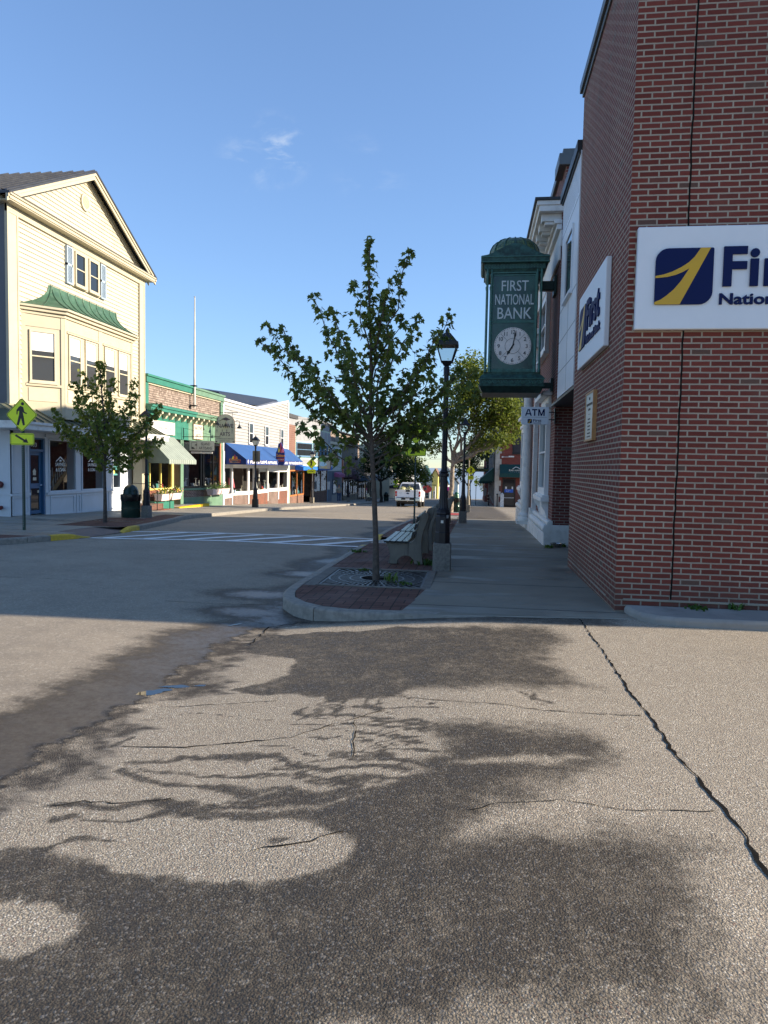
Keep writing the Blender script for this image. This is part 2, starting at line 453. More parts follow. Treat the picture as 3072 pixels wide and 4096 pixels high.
for k, c in dict(red=(.55, .06, .05), pink=(.72, .16, .22), orange=(.75, .28, .03), yellow=(.78, .58, .05), white=(.75, .73, .68), cream=(.62, .55, .42), sky=(.25, .42, .60), green=(.08, .28, .10), black=(.015, .015, .017), grey=(.3, .3, .3), teal2=(.08, .28, .27), magenta=(.62, .03, .28), brown=(.2, .1, .05)).items():
    dm('g_' + k, c, .6, var=.12, scale=12)
M['glass'] = glassmat('glass'); M['glass_sky'] = glassmat('glass_sky', (.05, .055, .06))
M['shop_glass'] = glassmat('shop_glass', trans=1.)
M['leaf_maple'] = leafmat('leaf_maple', (.068, .115, .036), (.18, .23, .055), .44)
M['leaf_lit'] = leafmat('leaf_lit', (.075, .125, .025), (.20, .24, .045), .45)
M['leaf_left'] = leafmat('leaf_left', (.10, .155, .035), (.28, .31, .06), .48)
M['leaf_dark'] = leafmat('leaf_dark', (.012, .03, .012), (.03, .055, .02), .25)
M['leaf_plant'] = leafmat('leaf_plant', (.06, .13, .025), (.16, .24, .05), .3)
M['blade'] = leafmat('blade', (.03, .085, .015), (.08, .16, .03), .3)
def lampglass():
    s = NT('lamp_glass'); b = s.bsdf((.72, .72, .66), .5, 0.); return s.mat
M['lamp_glass'] = lampglass()
M['lamp_clear'] = glassmat('lamp_clear', trans=1.)
for q in M['lamp_clear'].node_tree.nodes:
    if q.type == 'BSDF_GLOSSY': q.inputs['Color'].default_value = (.12, .13, .14, 1)
M['fire_red'] = mat('fire_red', (.12, .02, .02), .5)
# ================================================================ ground: asphalt, kerbs, pavements, sea
def ground_hit(px, py, off=0.):                      # where the line of sight through a photo pixel meets the street
    d = raydir(px, py); t = .5
    while t < 300:
        x, y, z = d.x * t, d.y * t, EYE + d.z * t
        if z < prof(y) + off: return (x, y)
        t *= 1.004
    return (x, y)
def sst(a, b, x):
    t = np.clip((x - a) / (b - a), 0, 1); return t * t * (3 - 2 * t)
def zroad(x, y):                                     # road surface: crown in the middle, gutter at the kerbs, flush with the walk at the corner
    z = np.interp(y, PX_, PZ_) - .13 + .115 * sst(-2.1, .35, x)
    z = z + .03 * sst(-2.4, -5.5, x) * sst(-9.2, -6.5, x)
    return z + gutter(x, y)
def gutter(x, y):                                     # shallow dip and worn strip where the lot meets the road
    try: lx, rx = poly_x(STRIP_L, y), poly_x(STRIP_R, y)
    except NameError: return 0.
    near = sst(9.6, 8.6, y)
    return -.030 * near * np.exp(-((x - lx - .1) / .40) ** 2) + .004 * np.sin(x * 1.7 + .3 * y) * np.sin(y * 1.3)
STRIP_L = [ground_hit(x, y, -.1) for x, y in ((1150, 2480), (1010, 2500), (930, 2520), (790, 2610), (650, 2700), (520, 2790), (445, 2815), (343, 2855), (185, 2965), (60, 3040), (0, 3065), (-300, 3200))]
STRIP_R = [ground_hit(x, y, -.1) for x, y in ((1190, 2475), (1020, 2560), (940, 2640), (860, 2760), (740, 2780), (540, 2790), (490, 2840), (550, 2890), (490, 2960), (410, 3050), (200, 3140), (0, 3240), (-300, 3380))]
def poly_x(line, y):                                  # x of a polyline as a function of y
    q = sorted(line, key=lambda p: p[1]); return np.interp(y, [p[1] for p in q], [p[0] for p in q])
def blob(X, Y, px, py, rx, ry, ang=0.):
    cx, cy = ground_hit(px, py, -.1)
    dx, dy = X - cx, Y - cy
    a, b = dx * cos(ang) + dy * sin(ang), -dx * sin(ang) + dy * cos(ang)
    return np.exp(-((a / rx) ** 2 + (b / ry) ** 2))

def asphalt():
    xs = np.unique(np.concatenate([np.linspace(-60, -14, 24), np.linspace(-14, -8, 50), np.linspace(-8, -5.6, 34), np.linspace(-5.6, 3.2, 290), np.linspace(3.2, 4, 10), np.linspace(4, 10, 40), np.linspace(10, 60, 26)]))
    ys = np.unique(np.concatenate([np.linspace(-40, 0, 24), np.linspace(0, 1.6, 12), np.linspace(1.6, 8.6, 250), np.linspace(8.6, 18, 120), np.linspace(18, 40, 90), np.linspace(40, 170, 120)]))
    X, Y = np.meshgrid(xs, ys); Z = zroad(X, Y)
    lx, rx = poly_x(STRIP_L, Y), poly_x(STRIP_R, Y)
    near = sst(9.6, 8.6, Y)
    jit = .07 * np.sin(7.3 * Y + 2 * X) + .05 * np.sin(17 * Y + 1) + .035 * np.sin(41 * Y + 5 * X) + .02 * np.sin(83 * Y)
    lx0 = lx; lx, rx = lx + jit * .8, rx + 1.1 * np.roll(jit, 7, 0)
    lot = np.clip(sst(-.05, .05, X - rx), 0, 1) * near
    strip = sst(-.05, .05, X - lx) * (1 - sst(-.05, .05, X - rx)) * near
    wet = np.zeros_like(X)
    wet = np.maximum(wet, .85 * near * sst(-1.25, -.25, X - lx) * (1 - sst(0., .1, X - lx)))       # damp gutter on the road side
    wet = np.maximum(wet, .30 * strip)
    gut = sst(7.2, 9.5, Y) * sst(60, 22, Y)
    wet = np.maximum(wet, .72 * gut * sst(-1.15, -.2, X + 2.4 - .25 * np.sin(Y * 1.9) - .2 * np.sin(Y * .8)) * (X < -2.3))
    for a in ((1050, 2370, .9, .55), (1250, 2290, .9, .6), (1350, 2240, .8, .8), (1010, 2440, .8, .45)): wet = np.maximum(wet, blob(X, Y, *a))
    # water spilled on the lot: two big damp sheets and the rivulets that run from them to the gutter
    lotwet = np.zeros_like(X); sel = (Y > 1.2) & (Y < 8.6) & (X > -6) & (X < 5); xs_, ys_ = X[sel], Y[sel]
    rg = np.random.RandomState(5)
    def vnoise(x, y, f):
        g = rg.rand(64, 64); u, v = x * f + 31.7, y * f + 17.3; i, j = np.floor(u).astype(int), np.floor(v).astype(int); a, b = u - i, v - j
        a, b = a * a * (3 - 2 * a), b * b * (3 - 2 * b); q = lambda m, n: g[(i + m) % 64, (j + n) % 64]
        return (q(0, 0) * (1 - a) + q(1, 0) * a) * (1 - b) + (q(0, 1) * (1 - a) + q(1, 1) * a) * b - .5
    wx = sum(k * vnoise(xs_, ys_, f) for f, k in ((2.1, .22), (5., .11), (11., .06), (24., .035)))
    wy = sum(k * vnoise(xs_, ys_, f) for f, k in ((2.1, .16), (5., .09), (11., .05), (24., .03)))
    xs_, ys_ = xs_ + wx, ys_ + wy
    A = [(600, 1342), (900, 1348), (1180, 1352), (1240, 1385), (1200, 1420), (1250, 1465), (1310, 1490), (1180, 1500), (1000, 1498), (900, 1492), (850, 1503), (780, 1500), (700, 1500), (690, 1490), (600, 1480), (540, 1470), (505, 1458), (560, 1446), (628, 1434), (620, 1402), (540, 1388), (520, 1370)]
    B = [(950, 1552), (1020, 1553), (1100, 1560), (1180, 1570), (1260, 1585), (1330, 1610), (1345, 1645), (1310, 1680), (1230, 1705), (1150, 1740), (1060, 1775), (1000, 1800), (1100, 1782), (1250, 1775), (1400, 1785), (1500, 1800), (1545, 1850), (1560, 1930), (1600, 2000), (1640, 2110), (1650, 2240), (-40, 2240), (-40, 1990), (100, 1985), (200, 1970), (232, 1945), (200, 1930), (120, 1915), (-40, 1905), (-40, 1800), (60, 1800), (130, 1812), (200, 1818), (280, 1832), (400, 1852), (520, 1857), (620, 1850), (690, 1832), (738, 1800), (700, 1775), (660, 1755), (620, 1742), (560, 1737), (640, 1725), (720, 1715), (800, 1702), (850, 1682), (905, 1655), (872, 1645), (925, 1622), (965, 1592), (920, 1575)]
    D = [(1000, 1640), (1120, 1630), (1230, 1642), (1120, 1652)]
    hit = lambda P: np.array([ground_hit(x * 1.8517, y * 1.8517, -.02) for x, y in P])
    def inside_dist(P):
        d = np.full(xs_.shape, 9.); ins = np.zeros(xs_.shape, bool)
        for (ax, ay), (bx, by) in zip(P, np.roll(P, -1, 0)):
            t = np.clip(((xs_ - ax) * (bx - ax) + (ys_ - ay) * (by - ay)) / max(1e-9, (bx - ax) ** 2 + (by - ay) ** 2), 0, 1)
            d = np.minimum(d, np.hypot(xs_ - ax - t * (bx - ax), ys_ - ay - t * (by - ay)))
            c = (ay > ys_) != (by > ys_); xi = ax + (ys_ - ay) * (bx - ax) / (by - ay + 1e-12); ins ^= c & (xs_ < xi)
        return np.where(ins, d, -d)
    softx = .04 + .34 * sst(-.9, .9, xs_)
    wv = np.zeros_like(xs_)
    dA, dB = inside_dist(hit(A)), inside_dist(hit(B))
    wv = np.maximum(wv, .66 * sst(-softx, softx, dA))
    wv = np.maximum(wv, (.72 - .04 * sst(4.2, 2.2, ys_) - .14 * sst(.2, 1.8, xs_)) * sst(-softx, softx, dB))
    wv = wv * (1 - .55 * sst(-.1, .06, inside_dist(hit(D))))
    RIV = [([(900, 1592), (840, 1575), (770, 1570)], .02), ([(925, 1612), (830, 1605), (762, 1588)], .025), ([(905, 1642), (800, 1622), (758, 1610)], .025), ([(890, 1662), (790, 1652), (700, 1640), (560, 1610), (440, 1600), (330, 1605), (265, 1603)], .028), ([(880, 1682), (780, 1675), (640, 1652), (500, 1640), (400, 1625), (300, 1608)], .03), ([(860, 1702), (740, 1700), (620, 1682), (520, 1678), (400, 1652), (330, 1635), (250, 1620)], .04), ([(840, 1712), (700, 1728), (560, 1735), (440, 1722), (360, 1692), (250, 1700), (130, 1695)], .05), ([(620, 1735), (470, 1732), (380, 1715), (250, 1735), (150, 1725), (100, 1727)], .025), ([(1000, 1577), (920, 1562), (830, 1547)], .03), ([(690, 1500), (760, 1522), (830, 1540), (910, 1550), (960, 1560)], .03), ([(745, 1495), (762, 1530)], .03), ([(720, 1505), (790, 1512), (860, 1520), (960, 1535)], .02), ([(330, 1510), (450, 1512), (600, 1525)], .012), ([(130, 1797), (170, 1785), (245, 1790)], .03), ([(550, 1780), (605, 1785)], .025), ([(-20, 1790), (60, 1805), (140, 1822), (260, 1850)], .06), ([(0, 1900), (100, 1890), (200, 1885)], .03), ([(270, 1540), (220, 1560), (280, 1570), (300, 1555)], .03), ([(360, 1715), (470, 1705), (600, 1712), (720, 1705)], .045), ([(500, 1690), (640, 1700), (780, 1690)], .05)]
    rq = random.Random(9)
    for k in range(26):
        x0_ = rq.uniform(760, 960); y0_ = 1560 + (960 - x0_) * .55 + rq.uniform(-10, 75) * .9; L_ = rq.uniform(60, 330); P = [(x0_ - L_ * t, y0_ - L_ * t * .13 + rq.uniform(-7, 7)) for t in (0, .25, .5, .75, 1)]
        RIV.append((P, rq.choice((.010, .012, .016, .022))))
    for k in range(14):
        x0_ = rq.uniform(640, 1150); y0_ = rq.uniform(1490, 1512); P = [(x0_ + t * rq.uniform(20, 90), y0_ + t * rq.uniform(10, 34)) for t in (0, .5, 1)]; RIV.append((P, rq.choice((.012, .018, .03))))
    for P, wd in RIV:
        P = hit(P); d = np.full(xs_.shape, 9.)
        for (ax, ay), (bx, by) in zip(P, P[1:]):
            t = np.clip(((xs_ - ax) * (bx - ax) + (ys_ - ay) * (by - ay)) / max(1e-9, (bx - ax) ** 2 + (by - ay) ** 2), 0, 1)
            d = np.minimum(d, np.hypot(xs_ - ax - t * (bx - ax), ys_ - ay - t * (by - ay)))
        wv = np.maximum(wv, .66 * sst(wd * 1.7, wd * .3, d))
    lotwet[sel] = wv
    wet = np.maximum(wet, lotwet * (X > rx - .05))
    wet = np.maximum(wet, .6 * ((Y > 7.0) & (X > -1.9)) * sst(7.3, 7.62, Y) * sst(2.2, 1.2, X))
    me = bpy.data.meshes.new('road'); nx, ny = len(xs), len(ys)
    v = np.stack([X, Y, Z], -1).reshape(-1, 3)
    idx = np.arange(nx * ny).reshape(ny, nx)
    f = np.stack([idx[:-1, :-1], idx[:-1, 1:], idx[1:, 1:], idx[1:, :-1]], -1).reshape(-1, 4)
    me.from_pydata(v.tolist(), [], f.tolist())
    a = me.attributes.new('surf', 'FLOAT_COLOR', 'POINT')
    a.data.foreach_set('color', np.stack([wet, lot, strip, np.ones_like(X)], -1).astype(np.float32).ravel())
    me.polygons.foreach_set('use_smooth', [True] * len(me.polygons))
    s = NT('asphalt'); p = s.pos()
    at = s.n('Attribute'); at.attribute_name = 'surf'
    q = s.n('SeparateColor', Color=at.outputs['Color'])
    wetv, lotv, stv = q.outputs[0], q.outputs[1], q.outputs[2]
    # aggregate stones
    def stones(scale):
        vo = s.n('TexVoronoi', Vector=p, Scale=scale); vo.feature = 'F1'
        val = s.n('SeparateColor', Color=vo.outputs['Color'])
        return vo.outputs['Distance'], val.outputs[0], val.outputs[1]
    wob = s.n('VectorMath', 'ADD'); s.set(wob.inputs[0], p)
    nz = s.n('TexNoise', Vector=p, Scale=70., Detail=2.); sc_ = s.n('VectorMath', 'SCALE'); s.set(sc_.inputs[0], nz.outputs['Color']); sc_.inputs['Scale'].default_value = .010; s.set(wob.inputs[1], sc_.outputs[0]); pw = wob.outputs[0]
    def stones(scale, vec=None):
        vo = s.n('TexVoronoi', Vector=pw, Scale=scale); vo.feature = 'F1'
        val = s.n('SeparateColor', Color=vo.outputs['Color'])
        return vo.outputs['Distance'], val.outputs[0], val.outputs[1]
    d1, r1, r1b = stones(108.); d2, r2, r2b = stones(290.)
    coarse = s.math('MAXIMUM', lotv, stv)
    big = s.noise(p, .55, 5, .6); mid = s.noise(p, 3.2, 6, .65); fine = s.noise(p, 42., 4, .7); grit = s.noise(p, 150., 3, .8)
    road = s.mix(s.rng(big, .3, .7), (0.296, 0.248, 0.183), (0.390, 0.327, 0.242))
    d3, r3, r3b = stones(62.)
    road = s.mix(s.rng(s.noise(p, 26., 5, .8), .35, .65, 0, .35), road, (.16, .14, .115))
    road = s.mix(s.rng(r3b, .80, .95, 0, .55), road, (.50, .45, .36))
    road = s.mix(s.rng(r2, .6, 1., 0, .5), road, (0.416, 0.364, 0.290))
    road = s.mix(s.rng(r2, .3, .0, 0, .5), road, (.07, .066, .06))
    stone = s.mix(r1, (0.249, 0.211, 0.158), (0.644, 0.547, 0.402))
    stone = s.mix(s.rng(r3, .70, .95, 0, .6), stone, s.mix(r3b, (.16, .145, .12), (.60, .54, .43)))
    stone = s.mix(s.rng(r1b, .88, .92), stone, (.74, .69, .58))
    stone = s.mix(s.rng(r1b, .08, .05), stone, (.26, .17, .13))
    small = s.mix(r2, (0.078, 0.067, 0.052), (0.499, 0.428, 0.326))
    lotc = s.mix(s.rng(s.math('ADD', d1, s.math('MULTIPLY', s.math('SUBTRACT', grit, .5), .5)), .34, .62), stone, small)
    lotc = s.mix(s.rng(grit, .55, .8, 0., .45), lotc, (.05, .045, .04))
    lotc = s.mix(s.rng(mid, .35, .68, 0., .30), lotc, (0.478, 0.399, 0.290))
    col = s.mix(coarse, road, lotc)
    col = s.mix(s.rng(mid, .42, .72, 0., .22), col, (.11, .10, .09))
    col = s.mix(s.math('MULTIPLY', stv, s.rng(mid, .38, .66, .93, .12)), col, (.045, .038, .032))
    # damp: darker and glossier with a ragged edge
    wn = s.math('ADD', wetv, s.math('ADD', s.math('MULTIPLY', s.math('SUBTRACT', s.noise(p, 3.4, 8, .75), .5), .60), s.math('MULTIPLY', s.math('SUBTRACT', s.noise(p, 14., 6, .8), .5), .62)))
    damp = s.math('MULTIPLY', s.rng(wn, .22, .74), s.rng(wetv, .02, .2))
    soak = s.math('MULTIPLY', s.rng(wn, .60, .95), s.rng(wetv, .3, .6))
    col = s.mix(s.math('MULTIPLY', damp, .93), col, s.mix(1., col, s.mix(coarse, (.17, .162, .15), (.115, .107, .097)), 'MULTIPLY'))
    col = s.mix(s.math('MULTIPLY', s.math('MULTIPLY', damp, coarse), s.rng(r1, .84, .97, 0., .6)), col, (.24, .22, .19))  # glints on the wet stones, painted as a lighter colour
    col = s.mix(s.rng(s.noise(p, 1.1, 6, .7), .52, .72, 0., .25), col, s.mix(1., col, (.6, .58, .55), 'MULTIPLY'))
    rough = s.math('SUBTRACT', s.math('SUBTRACT', .92, s.math('MULTIPLY', damp, .22)), s.math('MULTIPLY', soak, .30))
    h = s.math('SUBTRACT', s.math('MULTIPLY', grit, .8), s.math('MULTIPLY', d1, s.math('MULTIPLY', coarse, .9)))
    s.bsdf(col, rough, 0., s.bump(h, s.math('ADD', .12, s.math('MULTIPLY', coarse, .50)), .009), s.math('ADD', .3, s.math('MULTIPLY', soak, .3)))
    me.materials.append(s.mat)
    o = bpy.data.objects.new('road', me); C.objects.link(o); o['kind'] = 'structure'
asphalt()

def strip(mb, ys, xa, xb, off, nx=1, m=0):
    base = len(mb.v); n = nx + 1
    for y in ys:
        a, b = xa(y), xb(y)
        for k in range(n): mb.v.append((a + (b - a) * k / nx, y, prof(y) + off))
    for i in range(len(ys) - 1):
        for k in range(nx):
            mb.f.append((base + i * n + k, base + i * n + k + 1, base + (i + 1) * n + k + 1, base + (i + 1) * n + k)); mb.m.append(m)

# far ground and sea
mb = MB()
gy = [-400, -60, 8, 20, 35, 57, 71, 100, 125, 160, 300, 420]
for i, y in enumerate(gy):
    mb.v += [(-500, y, prof(y) - .45), (500, y, prof(y) - .45)]
    if i: mb.f.append((2 * i - 2, 2 * i - 1, 2 * i + 1, 2 * i)); mb.m.append(0)
dm('earth', (.12, .12, .09), .9, var=.3, scale=.3)
mb.build('ground', M['earth'], kind='structure')
def seamat():
    s = NT('sea'); p = s.pos()
    s.bsdf((.30, .36, .40), .5, 0., s.bump(s.noise(p, .25, 4), .25, .3), .5); return s.mat  # base colour lightened to carry sun glare and haze over the water
mb = MB(); mb.poly([(-15000, 250, -18), (15000, 250, -18), (15000, 30000, -18), (-15000, 30000, -18)])
mb.build('sea', seamat(), kind='structure')

# ---- right corner: kerb, brick paving, concrete walk
KERB_R = [(.30, 7.72), (-.48, 7.69), (-.95, 7.64), (-1.4, 7.62), (-1.75, 7.72), (-2.05, 7.95), (-2.28, 8.3), (-2.40, 8.75), (-2.44, 9.3), (-2.44, 11), (-2.44, 14.9)]
KERB_R2 = [(-2.44, 17.9), (-2.44, 20), (-2.42, 24), (-2.40, 26.6), (-2.0, 27.4), (-1.0, 28.0), (1.0, 28.2)]
def kx(y):                                           # inner kerb line on the right
    q = [(-.95 + .3, 7.66), (-1.4, 7.80), (-1.68, 7.88), (-1.93, 8.06), (-2.14, 8.4), (-2.25, 8.8), (-2.29, 9.3), (-2.29, 26.6), (-2.0, 27.3)]
    return float(np.interp(y, [a[1] for a in q], [a[0] for a in q]))
def kerb(path, side, mats, wid=.15, drop=.32, seg=None, name='kerb', taper=None):
    mb = MB(); P = [Vector((x, y, 0)) for x, y in path]
    L = [0.]
    for a, b in zip(P, P[1:]): L.append(L[-1] + (b - a).length)
    def at(l):
        i = max(0, min(len(P) - 2, next((k for k in range(len(P) - 1) if L[k + 1] >= l), len(P) - 2)))
        t = (l - L[i]) / max(1e-6, L[i + 1] - L[i]); return P[i].lerp(P[i + 1], t)
    l = 0.; k = 0
    while l < L[-1] - .01:
        e = min(L[-1], l + (seg or 2.1)); st = max(1, int((e - l - .008) / .18)); rows = []
        for q in range(st + 1):
            c = l + (e - l - .016) * q / st; a = at(c); t = (at(min(L[-1], c + .05)) - at(max(0, c - .05))).normalized()
            n = Vector((-t.y, t.x, 0)) * side; z = prof(a.y) + (taper(a.x, a.y) if taper else 0.)
            rows.append([a + Vector((0, 0, z - drop)), a + Vector((0, 0, z - .03)), a + n * .008 + Vector((0, 0, z - .012)), a + n * .028 + Vector((0, 0, z)), a + n * wid + Vector((0, 0, z)), a + n * wid + Vector((0, 0, z - drop))])
        b = len(mb.v)
        for r in rows: mb.v += r
        for q in range(len(rows) - 1):
            for j in range(6): mb.f.append((b + q * 6 + j, b + q * 6 + (j + 1) % 6, b + q * 6 + 6 + (j + 1) % 6, b + q * 6 + 6 + j)); mb.m.append(0)
        mb.f += [tuple(b + j for j in range(6)), tuple(b + (len(rows) - 1) * 6 + j for j in range(5, -1, -1))]; mb.m += [0, 0]
        l = e; k += 1
    o = mb.build(name, mats, smooth=True, kind='structure'); return o
kerb(KERB_R, -1, M['kerb_granite'], taper=lambda x, y: -.02 * sst(-.7, .3, x))
kerb(KERB_R2, -1, M['kerb_granite'])
kerb([(-2.443, 14.9), (-2.443, 15.6)], -1, M['kerb_yellow'], name='kerb', taper=lambda x, y: -.10 * sst(15.0, 15.6, y))
kerb([(-2.443, 17.1), (-2.443, 17.9)], -1, M['kerb_yellow'], name='kerb', taper=lambda x, y: -.10 * sst(17.8, 17.1, y))

def pavermat():                                       # basket-weave brick paving
    s = NT('brick_paving'); p = s.pos()
    a = s.n('SeparateXYZ', Vector=p); T = .23
    cx = s.math('FLOOR', s.math('DIVIDE', a.outputs[0], T)); cy = s.math('FLOOR', s.math('DIVIDE', a.outputs[1], T))
    par = s.math('MODULO', s.math('ABSOLUTE', s.math('ADD', cx, cy)), 2.)
    fx = s.math('FRACT', s.math('DIVIDE', a.outputs[0], T)); fy = s.math('FRACT', s.math('DIVIDE', a.outputs[1], T))
    def edge(v, n):                                   # distance to the nearest joint in a direction cut in n
        q = s.math('FRACT', s.math('MULTIPLY', v, n)); return s.math('DIVIDE', s.math('MINIMUM', q, s.math('SUBTRACT', 1., q)), n)
    def pick(x, y): return s.math('ADD', s.math('MULTIPLY', x, s.math('SUBTRACT', 1., par)), s.math('MULTIPLY', y, par))
    d = pick(s.math('MINIMUM', edge(fx, 2), edge(fy, 1)), s.math('MINIMUM', edge(fx, 1), edge(fy, 2)))
    half = pick(s.math('FLOOR', s.math('MULTIPLY', fx, 2)), s.math('FLOOR', s.math('MULTIPLY', fy, 2)))
    wn = s.n('TexWhiteNoise', Vector=s.n('CombineXYZ', X=cx, Y=cy, Z=half).outputs[0]).outputs['Value']
    fine = s.noise(p, 60., 4, .7)
    col = s.mix(wn, (.105, .046, .034), (.18, .088, .065))
    col = s.mix(s.rng(fine, .35, .7, 0, .4), col, (.09, .055, .045))
    j = s.rng(d, .035, .018)
    col = s.mix(j, col, (.018, .016, .014))
    s.bsdf(col, s.rng(s.noise(p, 1.5), .3, .7, .7, .95), 0., s.bump(s.math('SUBTRACT', s.math('MULTIPLY', fine, .3), j), .5, .008), .25); return s.mat
M['paver'] = pavermat()
def walkmat(name, joints, base, xj=None):             # concrete flags with joints, damp stains
    s = NT(name); p = s.pos(); a = s.n('SeparateXYZ', Vector=p)
    y = s.math('ADD', a.outputs[1], s.math('MULTIPLY', s.math('SUBTRACT', s.noise(p, 6.), .5), .012))
    q = s.math('FRACT', s.math('DIVIDE', s.math('ADD', y, 50.3), joints)); d = s.math('MULTIPLY', s.math('MINIMUM', q, s.math('SUBTRACT', 1., q)), joints)
    big = s.noise(p, .7, 5, .6); fine = s.noise(p, 90., 3, .7); mid = s.noise(p, 5., 5, .6)
    slab = s.n('TexWhiteNoise', Vector=s.n('CombineXYZ', X=s.math('FLOOR', s.math('DIVIDE', s.math('ADD', y, 50.3), joints))).outputs[0]).outputs['Value']
    col = s.mix(s.rng(big, .3, .7), mul(base, .8), mul(base, 1.1))
    col = s.mix(s.math('MULTIPLY', slab, .25), col, mul(base, .7))
    col = s.mix(s.rng(fine, .4, .75, 0, .3), col, mul(base, .55))
    st = s.noise(s.n('Mapping', Vector=p, Scale=(.45, 1.3, 1)).outputs[0], .9, 5, .6)
    damp = s.rng(st, .50, .60)
    col = s.mix(s.math('MULTIPLY', damp, .55), col, mul(base, .38))
    col = s.mix(s.rng(mid, .62, .72, 0, .35), col, mul(base, .5))
    j = s.rng(d, .022, .011)
    if xj:
        qx = s.math('FRACT', s.math('DIVIDE', s.math('ADD', a.outputs[0], 50.), xj)); j = s.math('MAXIMUM', j, s.rng(s.math('MULTIPLY', s.math('MINIMUM', qx, s.math('SUBTRACT', 1., qx)), xj), .012, .005))
    col = s.mix(j, col, (.03, .028, .025))
    s.bsdf(col, s.math('SUBTRACT', .82, s.math('MULTIPLY', damp, .42)), 0., s.bump(s.math('SUBTRACT', s.math('MULTIPLY', fine, .35), j), .35, .006), .45); return s.mat
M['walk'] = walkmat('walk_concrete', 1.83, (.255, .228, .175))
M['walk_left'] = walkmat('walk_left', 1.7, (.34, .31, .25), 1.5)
CUT = lambda y: float(np.interp(y, [7.6, 7.72, 9.55, 60], [-.80, -.80, -.55, -.55]))
ys = [7.66, 7.8, 7.95, 8.1, 8.4, 8.8, 9.3, 9.36]
mb = MB(); strip(mb, ys, kx, CUT, -.006, 4); strip(mb, [11.14, 12, 13, 14, 15, 15.6], kx, lambda y: -.60, -.006, 3)
strip(mb, [17.15, 18, 19, 20, 22, 24, 25.6, 26.6], kx, lambda y: -.60, -.006, 3)
strip(mb, [15.6, 15.75, 17.0, 17.15], lambda y: -1.9, lambda y: -.6, -.007, 2)
mb.build('brick_paving', M['paver'], kind='structure')
mb = MB()
mb.add([(-2.45, 15.6, prof(15.6) - .112), (-1.9, 15.6, prof(15.6) - .007), (-1.9, 17.15, prof(17.1) - .007), (-2.45, 17.15, prof(17.1) - .112)], [(0, 1, 2, 3)])
mb.build('kerb_ramp', M['concrete'], kind='structure')
mb = MB()
fy = lambda x: float(np.interp(x, [-.9, -.5, 1.6, 2.4], [7.66, 7.68, 7.93, 7.98]))
fr0 = [(x, fy(x)) for x in np.linspace(-.80, 2.0, 15)]
b = len(mb.v)
for x, y in fr0: mb.v.append((x, y, prof(8) - .004 - .0 * x))
for x, y in fr0: mb.v.append((max(x, -.62) if x < -.62 else x, 9.4, prof(9.4) - .004))
for i in range(14): mb.f.append((b + i, b + i + 1, b + 15 + i + 1, b + 15 + i)); mb.m.append(0)
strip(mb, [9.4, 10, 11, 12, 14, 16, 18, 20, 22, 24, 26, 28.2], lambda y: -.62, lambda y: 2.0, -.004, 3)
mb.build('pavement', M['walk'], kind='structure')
# front lip of the walk
mb = MB()
for (x0, y0), (x1, y1) in zip(fr0, fr0[1:]): mb.add([(x0, y0, -.004), (x1, y1, -.004), (x1, y1, -.2), (x0, y0, -.2)], [(0, 1, 2, 3)])
mb.build('pavement_edge', M['concrete'], kind='structure')
# beyond the side street
mb = MB(); strip(mb, [59.5, 62, 66, 71, 80, 90, 100, 110, 125, 140], lambda y: -2.3, lambda y: 3., 0., 2)
strip(mb, [59.5, 60], lambda y: -2.3, lambda y: 12., 0., 1); strip(mb, [60, 61.99], lambda y: 3., lambda y: 12., 0., 1)
mb.build('pavement', M['walk_left'], kind='structure')
kerb([(-2.3, 140), (-2.3, 60), (-1.9, 59.5), (12, 59.4)], 1, M['kerb_granite'], seg=6.)
mb = MB(); strip(mb, [28.3, 31, 35, 38, 41, 45], lambda y: -2.35, lambda y: .9, -.06, 1); strip(mb, [45, 50, 57], lambda y: -2.3, lambda y: 1.2, -.06, 1)
mb.build('pavement', M['walk_left'], kind='structure')
mb = MB(); strip(mb, [42, 46, 50, 54], lambda y: 1.2, lambda y: 8, -.05, 1)
mb.build('brick_crossing', brickmat('crossing_brick', (.2, .1, .07), (.28, .16, .11), (.1, .09, .08)) if False else M['paver'], kind='structure')
mb = MB(); strip(mb, [33, 34.5, 36], lambda y: -1.6, lambda y: -.4, -.04, 1)
dm('red_plate', (.40, .05, .045), .7); mb.build('tactile_plate', M['red_plate'], kind='structure')
mb = MB()
for x0, x1, y0, y1 in ((1.3, 2.4, 52, 54), (2.0, 3.4, 54.6, 56)): strip(mb, [y0, y1], lambda y: x0, lambda y: x1, -.035, 1)
mb.build('road_marking', M['white_old'], kind='structure')

